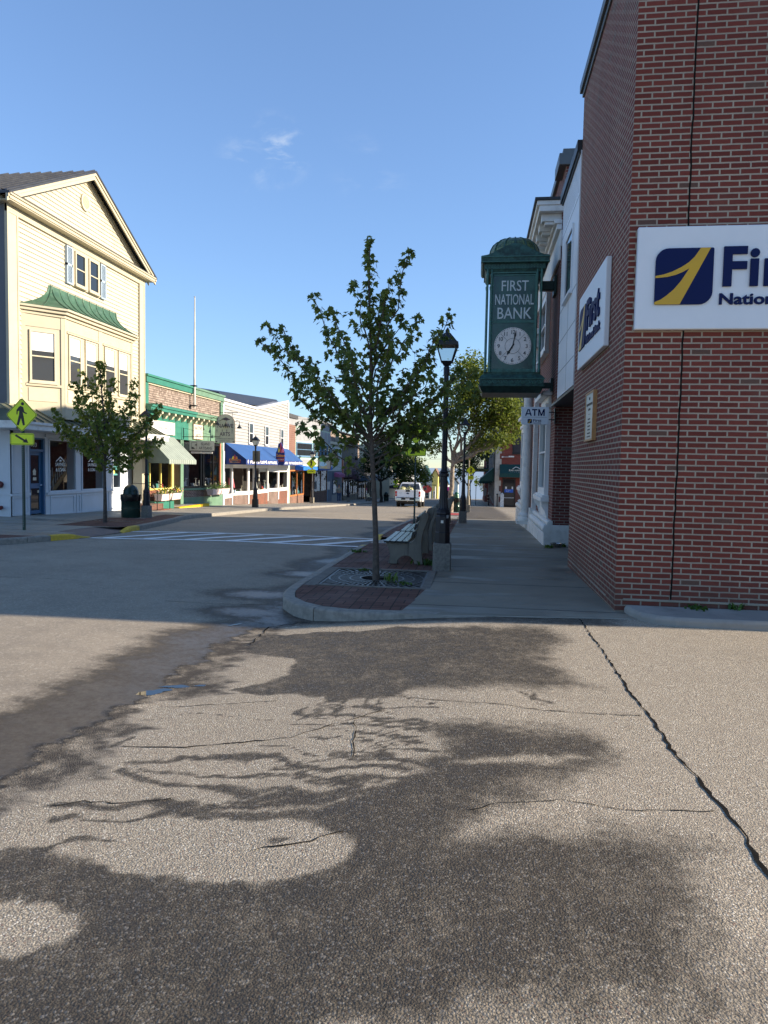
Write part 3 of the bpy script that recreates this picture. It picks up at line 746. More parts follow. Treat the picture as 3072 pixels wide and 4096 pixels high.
# ---- left pavement and kerb
KL = [(-16, 12.2), (-11.2, 12.6), (-10.3, 13.1), (-9.75, 13.9), (-9.42, 14.8)]
KL2 = [(-9.05, 18.3), (-9.15, 19.4), (-9.35, 20.6), (-9.75, 22.4), (-10.05, 23.4), (-10.2, 24.6), (-10.22, 30), (-10.1, 45), (-10.15, 60), (-10.1, 75), (-10.1, 139)]
kerb(KL, 1, M['kerb_granite'], seg=1.8); kerb(KL2, 1, M['kerb_granite'])
kerb([(-9.42, 14.8), (-9.2, 15.4), (-9.10, 15.9)], 1, M['kerb_yellow'], taper=lambda x, y: -.11 * sst(15.2, 15.9, y))
kerb([(-9.02, 17.3), (-9.05, 18.3)], 1, M['kerb_yellow'], taper=lambda x, y: -.11 * sst(17.9, 17.3, y))
LK = [(-15.9, 12.36), (-11.2, 12.78), (-10.42, 13.23), (-9.9, 13.97), (-9.57, 14.85), (-9.28, 15.6), (-9.90, 15.83), (-9.90, 17.37), (-9.20, 17.6), (-9.2, 18.3), (-9.3, 19.4), (-9.5, 20.6), (-9.9, 22.4), (-10.2, 23.4), (-10.35, 24.6), (-10.37, 30), (-10.25, 45), (-10.3, 60), (-10.25, 140)]
lx_ = lambda y: float(np.interp(y, [a[1] for a in LK], [a[0] for a in LK]))
yy = sorted(set([a[1] for a in LK] + list(np.arange(25, 75, 2.5)) + list(np.arange(75, 140, 6))))
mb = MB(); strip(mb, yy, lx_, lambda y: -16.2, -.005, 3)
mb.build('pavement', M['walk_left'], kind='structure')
mb = MB(); strip(mb, [21.3, 22.4, 23.4, 24.4], lambda y: lx_(y) + .0, lambda y: lx_(y) - .75, .0, 1); strip(mb, [17.6, 18.3, 19.4, 20.6, 21.3], lambda y: lx_(y), lambda y: lx_(y) - 1.9, .0, 1); strip(mb, [13.0, 13.4, 13.97, 14.6], lambda y: lx_(y), lambda y: lx_(y) - .9, .0, 1)
mb.build('brick_paving', M['paver'], kind='structure')
mb = MB(); mb.add([(-9.14, 15.5, prof(15.9) - .115), (-9.03, 17.75, prof(17.3) - .115), (-9.92, 17.75, prof(17.3) - .007), (-9.92, 15.5, prof(15.9) - .007)], [(0, 1, 2, 3)])
dm('ramp_plate', (.20, .15, .125), .8, bump=.5, bscale=60); mb.build('tactile_plate', M['ramp_plate'], kind='structure')

# ---- zebra crossing painted on the road
def paintmat():
    s = NT('road_paint'); p = s.pos()
    n = s.noise(p, 30., 5, .75)
    c = s.mix(s.rng(n, .5, .76, 0., .5), (.80, .80, .77), (.30, .28, .25)); s.bsdf(c, .7, 0., s.bump(n, .3, .004)); return s.mat
M['paint'] = paintmat()
mb = MB()
def stripe(x0, y0, x1, y1, wd):
    n = max(2, int(abs(x1 - x0) / .3)); d = Vector((x1 - x0, y1 - y0)).normalized(); nn = Vector((-d.y, d.x)) * wd / 2; b = len(mb.v)
    for i in range(n + 1):
        x, y = x0 + (x1 - x0) * i / n, y0 + (y1 - y0) * i / n
        for sg in (-1, 1):
            X, Y = x + nn.x * sg, y + nn.y * sg; mb.v.append((X, Y, float(zroad(np.array(X), np.array(Y))) + .009))
    for i in range(n): mb.f.append((b + 2 * i, b + 2 * i + 1, b + 2 * i + 3, b + 2 * i + 2)); mb.m.append(0)
stripe(-9.0, 15.72, -2.55, 15.80, .19); stripe(-9.0, 17.75, -2.55, 17.85, .19)
for i in range(6):
    x = -8.7 + i * 1.02; stripe(x, 15.82, x + 1.22, 17.70, .26)
mb.build('crosswalk_marking', M['paint'], kind='structure')
mb = MB()
for x0, y0, x1, y1 in ((-8.5, 86, -2.8, 86), (-8.5, 90, -2.8, 90.2), (-9, 27, -6, 27.3)): stripe(x0, y0, x1, y1, .3 if y0 > 80 else .1)
mb.build('road_marking', M['paint'], kind='structure')

# ---- cracks sealed with tar, and puddles
dm('tar', (.013, .012, .011), .95, var=.4, scale=60, spec=.08)
def crack(pix, w0, w1, jit=.02, seed=0, world=None):
    rr = random.Random(seed); P = [ground_hit(*p, -.1) for p in pix]; pts = []
    for (x0, y0), (x1, y1) in zip(P, P[1:]):
        L = math.hypot(x1 - x0, y1 - y0); n = max(2, int(L / .055))
        for i in range(n):
            t = i / n; pts.append((x0 + (x1 - x0) * t + rr.uniform(-jit, jit), y0 + (y1 - y0) * t + rr.uniform(-jit, jit) * .8))
    pts.append(P[-1]); b = len(mb.v); n = len(pts)
    for i, (x, y) in enumerate(pts):
        a, c = pts[max(0, i - 1)], pts[min(n - 1, i + 1)]; d = Vector((c[0] - a[0], c[1] - a[1]))
        d = d.normalized() if d.length else Vector((1, 0)); wd = (w0 + (w1 - w0) * i / n) * rr.uniform(.3, 1.35)
        for sg in (-1, 1):
            X, Y = x - d.y * wd * sg, y + d.x * wd * sg
            mb.v.append((X, Y, float(zroad(np.array(X), np.array(Y))) + .0035))
    for i in range(n - 1): mb.f.append((b + 2 * i, b + 2 * i + 1, b + 2 * i + 3, b + 2 * i + 2)); mb.m.append(0)
mb = MB()
crack([(2318, 2512), (2380, 2600), (2440, 2690), (2490, 2770), (2520, 2830), (2570, 2880), (2620, 2950), (2690, 3070), (2770, 3150), (2850, 3260), (2970, 3400), (3010, 3500), (3075, 3590), (3130, 3640)], .006, .011, .012, 1)
crack([(2318, 2512), (2100, 2506), (1900, 2496), (1500, 2478), (1150, 2470)], .004, .006, .008, 2)
crack([(2565, 2915), (2400, 2910), (2200, 2895), (2000, 2870), (1700, 2835), (1540, 2810)], .004, .003, .014, 3)
crack([(1540, 2870), (1300, 2925), (1160, 2960), (900, 2975), (700, 2980), (490, 2960)], .004, .006, .014, 4)
crack([(1415, 2880), (1420, 2960), (1410, 3060)], .003, .004, .01, 5)
crack([(2850, 3320), (2500, 3310), (2250, 3270), (2000, 3280), (1880, 3305)], .003, .003, .014, 6)
crack([(690, 3190), (500, 3200), (330, 3190), (180, 3200)], .005, .004, .014, 7)
crack([(1380, 3380), (1290, 3390), (1180, 3410), (1000, 3430)], .008, .003, .018, 8)
crack([(0, 2308), (150, 2313), (310, 2322)], .008, .006, .006, 9); crack([(660, 2398), (860, 2408), (1060, 2412)], .006, .006, .006, 10)
crack([(1110, 2800), (900, 2805), (640, 2800)], .003, .003, .012, 11)
crack([(1195, 2475), (1080, 2490), (1000, 2560)], .008, .006, .02, 12)
mb.build('crack_sealant', M['tar'], kind='structure')
def watermat():
    s = NT('puddle_water'); s.bsdf((.012, .014, .016), .015, 0., None, .8); return s.mat
M['water'] = watermat()
mb = MB()
def puddle(cx, cy, rx, ry, ang, seed, lift=.010):
    rr = random.Random(seed); x0, y0 = ground_hit(cx, cy, -.11); n = 64; P = []; ph = [rr.uniform(0, 6.3) for _ in range(5)]
    for k in range(n):
        a = 2 * pi * k / n; r = 1 + rr.uniform(-.07, .07) + .22 * sin(2 * a + ph[0]) + .16 * sin(3 * a + ph[1]) + .10 * sin(7 * a + ph[2]) + .06 * sin(11 * a + ph[3])
        u, v = cos(a) * rx * r, sin(a) * ry * r
        P.append((x0 + u * cos(ang) - v * sin(ang), y0 + u * sin(ang) + v * cos(ang)))
    z = min(float(zroad(np.array(x0 + dx), np.array(y0 + dy))) for dx, dy in ((0, 0), (.1, 0), (-.1, 0), (0, .1), (0, -.1))) + lift
    mb.poly([(x, y, z) for x, y in P])
puddle(975, 2480, .17, .028, 1.1, 1, .003); puddle(610, 2745, .13, .055, .45, 2, .005); puddle(705, 2725, .12, .03, .3, 5, .004); puddle(850, 2722, .11, .03, .2, 3, .003)
mb.build('puddle', M['water'], kind='structure')
# ================================================================ right side: the bank, the columned bank beside it, the clock
def window(par, fr, u0, u1, v0, v1, fm, gm=None, t=.07, proud=.05, sash=True, blind=0., name='window', mull=0, bm=None):
    mb = MB(); mb.frame(fr, u0, u1, v0, v1, t, 0, proud)
    for k in range(1, mull + 1):
        c = u0 + (u1 - u0) * k / (mull + 1); mb.fb(fr, c - t / 2, c + t / 2, v0 + t, v1 - t, 0, proud - .004)
    if sash: mb.fb(fr, u0 + t, u1 - t, (v0 + v1) / 2 - .02, (v0 + v1) / 2 + .02, 0, proud - .012)
    mb.fb(fr, u0 - .03, u1 + .03, v0 - .05, v0, 0, proud + .035)
    o = mb.build(name, fm, par)
    g = MB(); g.fb(fr, u0 + t * .8, u1 - t * .8, v0 + t * .8, v1 - t * .8, .002, .014); g.build('pane', gm or M['glass'], o)
    if blind:
        b = MB(); b.fb(fr, u0 + t, u1 - t, v1 - t - (v1 - v0) * blind, v1 - t, .0145, .019); b.build('blind', bm or M['white_paint'], o)
    return o

bank = thing('bank_building', 'dark red brick bank corner building with white metal panels beside the sidewalk', 'bank', (6, 10, 0))
mb = MB(); mb.box(1.62, 13, 8.35, 12.55, -.4, 7.88)
mb.build('wall', M['bank_brick'], bank)
mb = MB(); mb.box(1.55, 13.05, 8.28, 12.62, 7.88, 8.02); mb.box(1.59, 13, 8.32, 12.58, 7.80, 7.88)
mb.build('parapet_cap', M['cap_metal'], bank, bevel=.01)
mb = MB(); rr = random.Random(3); z = .15; x = 2.232
while z < 7.8:
    x2 = 2.238 + rr.uniform(-.006, .006); mb.hexa([(x - .009, 8.347, z), (x + .009, 8.347, z), (x + .009, 8.355, z), (x - .009, 8.355, z), (x2 - .009, 8.347, z + .13), (x2 + .009, 8.347, z + .13), (x2 + .009, 8.355, z + .13), (x2 - .009, 8.355, z + .13)]); x = x2; z += .13
mb.build('expansion_joint', M['tar'], bank)
mb = MB(); mb.box(1.71, 13, 8.338, 8.36, .125, .148); mb.box(1.608, 1.625, 8.9, 12.5, .07, .085)
dm('flashing', (.30, .26, .20), .7, var=.2); mb.build('flashing', M['flashing'], bank)
# white panel storey over the recessed entrance
FS = street(1.60)
mb = MB(); mb.box(1.60, 9, 12.552, 14.95, 3.05, 6.95)
mb.build('panel_wall', M['panel_white'], bank)
mb = MB(); mb.box(1.54, 9, 12.56, 15.02, 6.95, 7.12); mb.box(1.57, 9, 12.56, 14.98, 6.90, 6.95)
mb.build('coping', M['dark_metal'], bank)
mb = MB()
for v in (3.55, 4.15, 4.75, 6.22): mb.fb(FS, 12.56, 14.95, v - .006, v + .006, -.002, .002)
for k in range(14): mb.fb(FS, 12.7 + k * .165, 12.706 + k * .165, 6.3, 6.9, -.002, .0025)
mb.fb(FS, 13.6, 13.61, 3.05, 4.75, -.002, .0025)
mb.build('panel_joints', M['cap_metal'], bank)
window(bank, FS, 13.12, 14.12, 4.78, 5.95, M['panel_white'], M['glass_sky'], .06, .03, False)
mb = MB(); mb.box(1.62, 8, 12.56, 16.28, 3.0, 3.049); mb.build('soffit', M['cap_metal'], bank)
mb = MB(); mb.box(3.6, 3.9, 12.55, 16.28, -.3, 3.0); mb.box(2.2, 9, 14.96, 16.28, 3.06, 7.0); mb.build('wall', M['old_brick'], bank)
mb = MB(); mb.frame(street(3.6), 13.2, 15.4, .0, 2.5, .1, 0, .05); mb.fb(street(3.6), 14.25, 14.35, .1, 2.4, 0, .05); d = mb.build('door', M['dark_metal'], bank)
g = MB(); g.fb(street(3.6), 13.3, 15.3, .1, 2.4, .005, .02); g.build('pane', M['glass'], d)

# flat wall signs with raised logo and lettering
LOGO = [(.77, 1), (.94, 1), (.44, 0), (0, 0), (0, .045), (.10, .085), (.20, .155), (.33, .27), (.45, .42), (.585, .64), (.47, .575), (.35, .525), (.20, .49), (.0, .472), (.0, .51), (.14, .535), (.29, .585), (.45, .665), (.57, .745), (.67, .845)]
def rsq(s, r0=.22, r1=.03):
    pts = []
    for cx, cy, r, a in ((r0, 1 - r0, r0, 180), (1 - r1, 1 - r1, r1, 90), (1 - r0, r0, r0, 0), (r1, r1, r1, -90)):
        for k in range(7):
            g = radians(a - 15 * k); pts.append(((cx + r * cos(g)) * s, (cy + r * sin(g)) * s))
    return pts
def logo(fr, par, u, v, s, o, name='logo'):
    mb = MB(); mb.fex(fr, [(u + a, v + b) for a, b in rsq(s)], o, o + s * .03)
    lg = mb.build(name, M['navy'], par)
    m2 = MB(); m2.fex(fr, [(u + a * s, v + b * s) for a, b in LOGO], o + s * .03, o + s * .034); m2.build('swoosh', M['gold'], lg)
    return lg
class RF(Fr):                                           # a frame read from the front: u runs to the reader's right
    pass
def bank_sign(label, fr, u0, loc):
    t = thing('bank_sign', label, 'sign', loc, 'white bank signs on the brick walls')
    mb = MB(); mb.fb(fr, u0, u0 + 2.32, 3.17, 4.28, .005, .075, 0); mb.build('panel', M['sign_white'], t, bevel=.012)
    logo(fr, t, u0 + .195, 3.435, .605, .075)
    up = Vector((0, 0, 1))
    m = MB(); m.text('First', fr(u0 + .875, 3.64, .076), fr.u, up, .575, None, .028, .022, spacing=1.05); m.build('lettering', M['navy'], t)
    m = MB(); m.text('National Bank', fr(u0 + .865, 3.435, .076), fr.u, up, .165, 1.19, .024, .016); m.build('lettering', M['navy'], t)
    return t
bank_sign('white bank sign facing the viewer on the near brick wall, cut off by the frame', front(8.35), 1.70, (1.7, 8.33, 3.2))
bank_sign('white bank sign seen edge-on on the street side of the brick corner', Fr((1.62, 0, 0), (0, -1, 0), (-1, 0, 0)), -11.65, (1.6, 10.5, 3.2))
PF = Fr((1.62, 0, 0), (0, -1, 0), (-1, 0, 0))
t = thing('wall_plaque', 'small pale plaque with wooden edge on the brick wall under the bank sign', 'plaque', (1.6, 10.4, 2))
mb = MB(); mb.frame(PF, -10.81, -10.10, 2.02, 2.71, .025, 0, .055); mb.build('frame', M['wood_edge'], t)
mb = MB(); mb.fb(PF, -10.79, -10.12, 2.04, 2.69, .01, .045); mb.build('panel', M['plaque'], t)
mb = MB()
for s_, v, wd, sz in (('THE', 2.60, .10, .05), ('FIRST NATIONAL', 2.52, .5, .055), ('BANK', 2.45, .18, .05), ('HOURS', 2.32, .2, .03), ('MON TO FRI', 2.27, .26, .03), ('9 TO 4', 2.22, .2, .03), ('LOBBY', 2.17, .2, .03), ('AND ATM', 2.12, .24, .03), ('OPEN', 2.075, .3, .025)):
    if s_ == 'THE': mb.text(s_, PF(-10.455 - wd / 2, v, .046), PF.u, (0, 0, 1), sz, wd, .01, .003); continue
    u = -10.455 - wd / 2                                # the small print is too fine to read: worn strokes of its length
    while u < -10.455 + wd / 2 - .01: q = .018 + .05 * ((u * 97) % 1); mb.fb(PF, u, min(u + q, -10.455 + wd / 2), v, v + sz * .62, .045, .048); u += q + .014
mb.fb(PF, -10.52, -10.38, 2.395, 2.40, .045, .048); mb.build('lettering', M['ink'], t)

# concrete kerb block along the front wall
mb = MB(); P = [(1.72, 8.33), (1.74, 8.12), (1.80, 7.9), (1.92, 7.76), (2.12, 7.68), (2.5, 7.66), (13, 7.62), (13, 8.33)]
n = len(P); rows = [(0, -.12), (0, .05), (.025, .085)]
c = Vector((4, 8.2))
vs = []
for ins, z in rows:
    for x, y in P:
        vs.append((x + (ins if x < 2.2 else 0), y + (ins if y < 8.3 else 0), z - .02 * max(0, (2.2 - x))))
mb.add(vs, [(r * n + i, r * n + (i + 1) % n, (r + 1) * n + (i + 1) % n, (r + 1) * n + i) for r in range(2) for i in range(n)] + [tuple(2 * n + i for i in range(n))])
tag(mb.build('concrete_curb', M['concrete'], bevel=.012), 'rough concrete curb block lying along the foot of the near brick wall', 'curb')

# ---- the columned bank
ob = thing('columned_bank', 'brick bank with a white column, white stone plinth and bracketed cornice', 'bank', (4, 22, -.3))
F2 = street(1.72)
mb = MB(); mb.box(1.72, 13, 16.3, 27.5, -.6, 7.3)
mb.box(1.78, 13, 16.4, 27.4, 7.6, 8.42)
mb.build('wall', M['old_brick'], ob)
mb = MB(); mb.box(1.70, 13, 16.32, 27.45, 8.42, 8.60); mb.box(1.62, 1.9, 16.3, 17.2, 8.25, 8.5); mb.build('parapet_cap', M['cap_metal'], ob, bevel=.01)
mb = MB()
for a, b in ((16.28, 21.0), (24.1, 27.52)): mb.box(1.54, 1.9, a, b, -.7, .17)
mb.box(1.54, 1.9, 21.003, 24.097, -.7, .06); mb.box(1.545, 9, 16.255, 16.298, -.7, .36)
mb.build('plinth', M['white_old'], ob, bevel=.012)
mb = MB()
for y in (17.6, 19.2, 20.3, 22.0, 23.2, 25.3, 26.4): mb.box(1.5385, 1.541, y, y + .012, -.5, .05)
mb.box(1.5385, 1.541, 16.3, 27.4, -.215, -.205); mb.build('plinth_joints', M['concrete_base'], ob)
mb = MB()
for a, b in ((16.24, 20.75), (24.35, 27.56)):
    mb = MB(); mb.tube([(1.62, a, .255), (1.62, b, .255)], .095, 14); mb.tube([(1.66, a + .01, .39), (1.66, b - .01, .39)], .05, 12); mb.box(1.655, 1.74, a + .02, b - .02, .172, .45); mb.build('base_moulding', M['white_old'], ob, smooth=True)
def column(y, x=1.50, z0=.06, z1=5.0):
    mb = MB(); mb.lathe([(.24, 0), (.25, .04), (.24, .10), (.205, .13), (.215, .17), (.19, .21), (.15, .25), (.145, .32), (.146, 1.6), (.126, z1 - z0 - .3), (.15, z1 - z0 - .28), (.14, z1 - z0 - .24), (.19, z1 - z0 - .12), (.2, z1 - z0 - .1)], (x, y, z0), 28)
    mb.box(x - .24, x + .24, y - .24, y + .24, z1 - .1, z1); mb.box(x - .26, x + .24, y - .26, y + .26, z0 - .09, z0 + .004)
    mb.build('column', M['white_old'], ob, smooth=True)
column(21.65)
mb = MB(); mb.box(1.60, 1.75, 20.6, 20.8, .5, 5.0); mb.box(1.54, 1.75, 20.5, 20.9, .17, .5); mb.build('pilaster', M['white_old'], ob, bevel=.01)
for y0, y1 in ((17.25, 19.05), (25.0, 26.7)):
    window(ob, F2, y0, y1, 1.0, 3.05, M['white_paint'], M['glass'], .16, .10)
    mb = MB(); mb.fb(F2, y0 - .12, y1 + .12, 3.05, 3.16, 0, .14); mb.fb(F2, y0 - .05, y1 + .05, 3.16, 3.34, 0, .07); mb.fb(F2, y0 - .18, y1 + .18, 3.34, 3.44, 0, .22); mb.build('window_head', M['white_paint'], ob, bevel=.01)
    mb = MB(); mb.fb(F2, y0 - .2, y1 + .2, .84, .95, 0, .20); mb.fb(F2, y0 - .15, y1 + .15, .95, .995, 0, .16); mb.build('sill', M['white_paint'], ob, bevel=.01)
    mb = MB(); mb.fb(F2, y0 + .02, y1 - .02, .452, .84, 0, .04)
    for yy_ in (y0 - .1, y1 - .06):
        mb.fex(Fr((1.72, yy_, 0), (-1, 0, 0), (0, 1, 0)), [(0, .84), (.17, .84), (.16, .74), (.08, .62), (.05, .5), (.0, .45)], 0, .16)
    mb.build('apron', M['white_paint'], ob)
window(ob, F2, 18.3, 20.3, 4.55, 6.0, M['white_paint'], M['glass'], .16, .10)
window(ob, F2, 24.6, 26.4, 4.55, 6.0, M['white_paint'], M['glass'], .16, .10)
for a, b in ((19.85, 20.25), (24.5, 24.8)): mb = MB(); mb.fb(F2, a, b, 1.0, 1.55, 0, .05); mb.build('display_case', M['black_frame'], ob)
mb = MB()                                               # entablature
mb.box(1.62, 1.9, 16.26, 27.55, 5.0, 5.003) if False else None
mb.fb(F2, 16.27, 27.53, 6.2, 6.5, 0, .05); mb.fb(F2, 16.26, 27.54, 6.5, 6.85, -.02, .03); mb.fb(F2, 16.24, 27.56, 6.85, 6.97, 0, .11); mb.fb(F2, 16.22, 27.58, 6.97, 7.06, 0, .17)
mb.fb(F2, 16.20, 27.6, 7.23, 7.36, -.1, .50); mb.fb(F2, 16.18, 27.62, 7.36, 7.46, -.1, .55)
mb.fb(F2, 20.4, 24.6, 5.0, 5.35, 0, .28); mb.fb(F2, 20.3, 24.7, 5.35, 5.5, 0, .36)
mb.build('cornice', M['white_old'], ob, bevel=.012)
for k in range(17):
    mb = MB(); y = 16.35 + k * .68; mb.fb(F2, y, y + .26, 7.063, 7.227, 0, .43); mb.fb(F2, y + .03, y + .23, 7.0, 7.06, .172, .36); mb.build('modillion', M['white_old'], ob, bevel=.01)
mb = MB(); mb.fb(F2, 16.15, 27.65, 7.463, 7.52, -.3, .60); mb.build('gutter', M['dark_metal'], ob)

# ---- ATM blade sign
t = thing('atm_sign', 'pale blade sign reading ATM fixed to the brick pier below the clock', 'sign', (1.6, 16.2, 2.6))
FA = front(16.2)
mb = MB(); mb.fb(FA, .97, 1.57, 2.60, 2.985, -.05, 0); mb.build('panel', M['sign_white'], t, bevel=.006)
mb = MB(); mb.box(1.57, 1.70, 16.2, 16.24, 2.86, 2.88); mb.box(1.57, 1.70, 16.2, 16.24, 2.70, 2.72); mb.box(1.69, 1.72, 16.18, 16.26, 2.62, 2.96); mb.build('bracket', M['black_frame'], t)
mb = MB(); [mb.fex(FA, [(1.05 + x * .148 , 2.79 + y * .15) for x, y in q], .0, .005) for q in ([(0, 0), (.2, 0), (.44, .74), (.5, .98), (.36, 1)], [(.36, 1), (.5, .98), (.64, 1), (1, 0), (.8, 0), (.56, .74), (.5, .9)], [(.26, .22), (.74, .22), (.68, .38), (.32, .38)], [(1.02, 1), (1.02, .82), (1.8, .82), (1.8, 1)], [(1.31, 0), (1.51, 0), (1.51, .82), (1.31, .82)], [(1.93, 0), (2.11, 0), (2.11, .62), (2.13, .98), (1.93, 1)], [(2.13, 1), (1.97, 1), (2.33, .0), (2.49, .0), (2.41, .28)], [(2.69, 1), (2.85, 1), (2.49, .0), (2.33, .0), (2.41, .28)], [(2.89, 0), (2.71, 0), (2.71, .62), (2.69, .98), (2.89, 1)])]; mb.fb(FA, 1.01, 1.53, 2.758, 2.762, 0, .003); mb.text('First', FA(1.225, 2.66, .002), (1, 0, 0), (0, 0, 1), .085, .18, .008, .003); mb.text('National Bank', FA(1.225, 2.625, .002), (1, 0, 0), (0, 0, 1), .026, .18, .02, .003); mb.build('lettering', M['navy'], t)
logo(FA, t, 1.11, 2.625, .095, .002)

# ---- bracket clock
ck = thing('bracket_clock', 'green copper bracket clock with domed top hanging above the sidewalk', 'clock', (.74, 17.1, 3.35))
cx, y0, y1 = .745, 16.55, 17.65; FC = front(y0)
mb = MB()
def ring(z0_, z1_, g0, g1):
    a = [(cx - .63 - g0, y0 - g0), (cx + .63 + g0, y0 - g0), (cx + .63 + g0, y1 + g0), (cx - .63 - g0, y1 + g0)]; b = [(cx - .63 - g1, y0 - g1), (cx + .63 + g1, y0 - g1), (cx + .63 + g1, y1 + g1), (cx - .63 - g1, y1 + g1)]
    mb.hexa([(x, y, z0_) for x, y in a] + [(x, y, z1_) for x, y in b])
ring(3.47, 3.51, .10, .105); ring(3.51, 3.63, .085, .085); ring(3.63, 3.66, .10, .10); ring(3.66, 3.74, .10, .03); ring(3.74, 3.80, .01, .01)
mb.build('base', M['patina'], ck, bevel=.006)
mb = MB(); ring(3.33, 3.468, .02, .09); mb.build('base', M['patina_dark'], ck)
mb = MB()
for k in range(11):                                     # running scrolls on the base
    x = cx - .62 + k * .124; z = 3.57
    mb.tube([(x + .042 * (1 - a / 16) * cos(a * .75 + 2.6), y0 - .092, z + .042 * (1 - a / 16) * sin(a * .75 + 2.6)) for a in range(15)], .009, 5)
    mb.tube([(x + .03, y0 - .092, z - .035), (x + .08, y0 - .092, z + .035)], .006, 5)
mb.build('scroll_frieze', M['patina_light'], ck, smooth=True)
mb = MB()
for sx in (-1, 1):
    for yy_ in (y0 - .02, y1 + .02):
        for dx in (.60, .505):
            mb.lathe([(.035, 0), (.036, .06), (.026, .09), (.024, 2.10), (.034, 2.14), (.036, 2.19), (.02, 2.22), (.02, 2.30)], (cx + sx * dx, yy_ - (.02 if dx > .55 else 0) * (1 if yy_ < 17 else -1), 3.79), 12)
mb.build('colonnette', M['patina_light'], ck, smooth=True)
mb = MB(); mb.box(cx - .47, cx + .47, y0 + .03, y1 - .03, 3.80, 6.1); mb.build('case', M['patina_dark'], ck)
mb = MB()
mb.frame(FC, cx - .49, cx + .49, 3.84, 4.93, .03, -.03, .012); mb.frame(FC, cx - .49, cx + .49, 4.93, 5.98, .03, -.03, .012); mb.fb(FC, cx - .5, cx + .5, 6.0, 6.03, -.03, .02)
mb.fb(FC, cx - .5, cx + .5, 3.80, 3.84, -.03, .02)
for k in range(5): mb.fb(FC, cx - .4 + k * .2, cx - .39 + k * .2, 3.80, 3.88, .012, .03)
mb.build('panel_frame', M['patina_light'], ck)
mb = MB(); mb.fb(FC, cx - .46, cx + .46, 3.87, 4.90, -.028, -.002); mb.fb(FC, cx - .46, cx + .46, 4.96, 5.95, -.028, -.002); mb.build('glass_panel', M['clock_glass'], ck)
mb = MB()
for s_, v, wd, sz in (('FIRST', 5.615, .60, .33), ('NATIONAL', 5.31, .86, .33), ('BANK', 4.995, .76, .36)):
    mb.text(s_, FC(cx - wd / 2, v, 0), (1, 0, 0), (0, 0, 1), sz, wd, .004, .004)
mb.build('lettering', M['clock_letter'], ck)
dz = 4.385
mb = MB(); mb.extr([(cx + .415 * cos(a * pi / 24), y0 + .001, dz + .415 * sin(a * pi / 24)) for a in range(48)], (0, -.004, 0)); dial = mb.build('dial', M['clock_dial'], ck)
mb = MB()
for k in range(12):
    a = pi / 2 - (k + 1) * pi / 6; mb.text(str(k + 1), FC(cx + .315 * cos(a), dz + .315 * sin(a) - .045, .005), (1, 0, 0), (0, 0, 1), .125, None, .006, .002, align='CENTER', spacing=.85)
for k in range(60):
    a = k * pi / 30; r = .012 if k % 5 == 0 else .008; mb.extr([(cx + .395 * cos(a) + r * cos(b * pi / 3), y0 - .004, dz + .395 * sin(a) + r * sin(b * pi / 3)) for b in range(6)], (0, -.002, 0))
rg = [(cx + .17 * cos(k * pi / 20), y0 - .005, dz + .17 * sin(k * pi / 20)) for k in range(41)]; mb.tube(rg, .004, 4)
for k in range(4):
    a = pi / 4 + k * pi / 2; mb.tube([(cx + .17 * cos(a), y0 - .005, dz + .17 * sin(a)), (cx + .38 * cos(a), y0 - .005, dz + .38 * sin(a))], .0035, 4)
mb.build('numerals', M['clock_black'], dial)
mb = MB()
for ang, L, wd in ((pi / 2 - radians(211), .24, .034), (pi / 2 - radians(12), .36, .022)):
    d = Vector((cos(ang), sin(ang))); nn = Vector((-d.y, d.x)); P = [d * -.06 + nn * wd * .5, d * -.06 - nn * wd * .5, d * L * .55 - nn * wd * .5, d * L * .68 - nn * wd * 1.1, d * L, d * L * .68 + nn * wd * 1.1, d * L * .55 + nn * wd * .5]
    mb.extr([(cx + q.x, y0 - .007, dz + q.y) for q in P], (0, -.004 if L < .3 else -.008, 0))
mb.build('hand', M['clock_black'], dial)
mb = MB(); ring(6.03, 6.09, .0, .03); ring(6.09, 6.21, .05, .05); ring(6.21, 6.25, .09, .12); ring(6.25, 6.36, .12, .13)
for sgn, yq in ((1, y0 - .14), (-1, y1 + .14)):
    top = []
    for k in range(25):
        u = -1 + k / 12; hgt = .26 * (cos(pi * u) * .5 + .5) ** 1.0 if abs(u) < .8 else .26 * (cos(pi * .8) * .5 + .5) * (1 - abs(u)) / .2
        top.append((cx + u * .75, yq, 6.365 + hgt))
    mb.extr(top + [(cx + .75, yq, 6.34), (cx - .75, yq, 6.34)], (0, .12 * sgn, 0))
mb.build('pediment', M['patina'], ck, bevel=.005)
mb = MB(); mb.fb(FC, cx - .76, cx + .76, 6.225, 6.245, 0, .135); mb.fb(FC, cx - .75, cx + .75, 6.33, 6.35, 0, .146); mb.build('moulding', M['patina_light'], ck)
mb = MB(); mb.fb(FC, cx - .74, cx + .74, 3.635, 3.65, 0, .108); mb.build('moulding', M['patina_light'], ck)
mb = MB()
for k in range(20):
    x = cx - .64 + k * .067; mb.tube([(x + .022 * cos(a * .6), y0 - .053, 6.15 + .03 * sin(a * .6)) for a in range(11)], .007, 4); mb.tube([(x, y0 - .053, 6.13), (x, y0 - .053, 6.17)], .006, 4)
mb.build('leaf_frieze', M['patina_light'], ck, smooth=True)
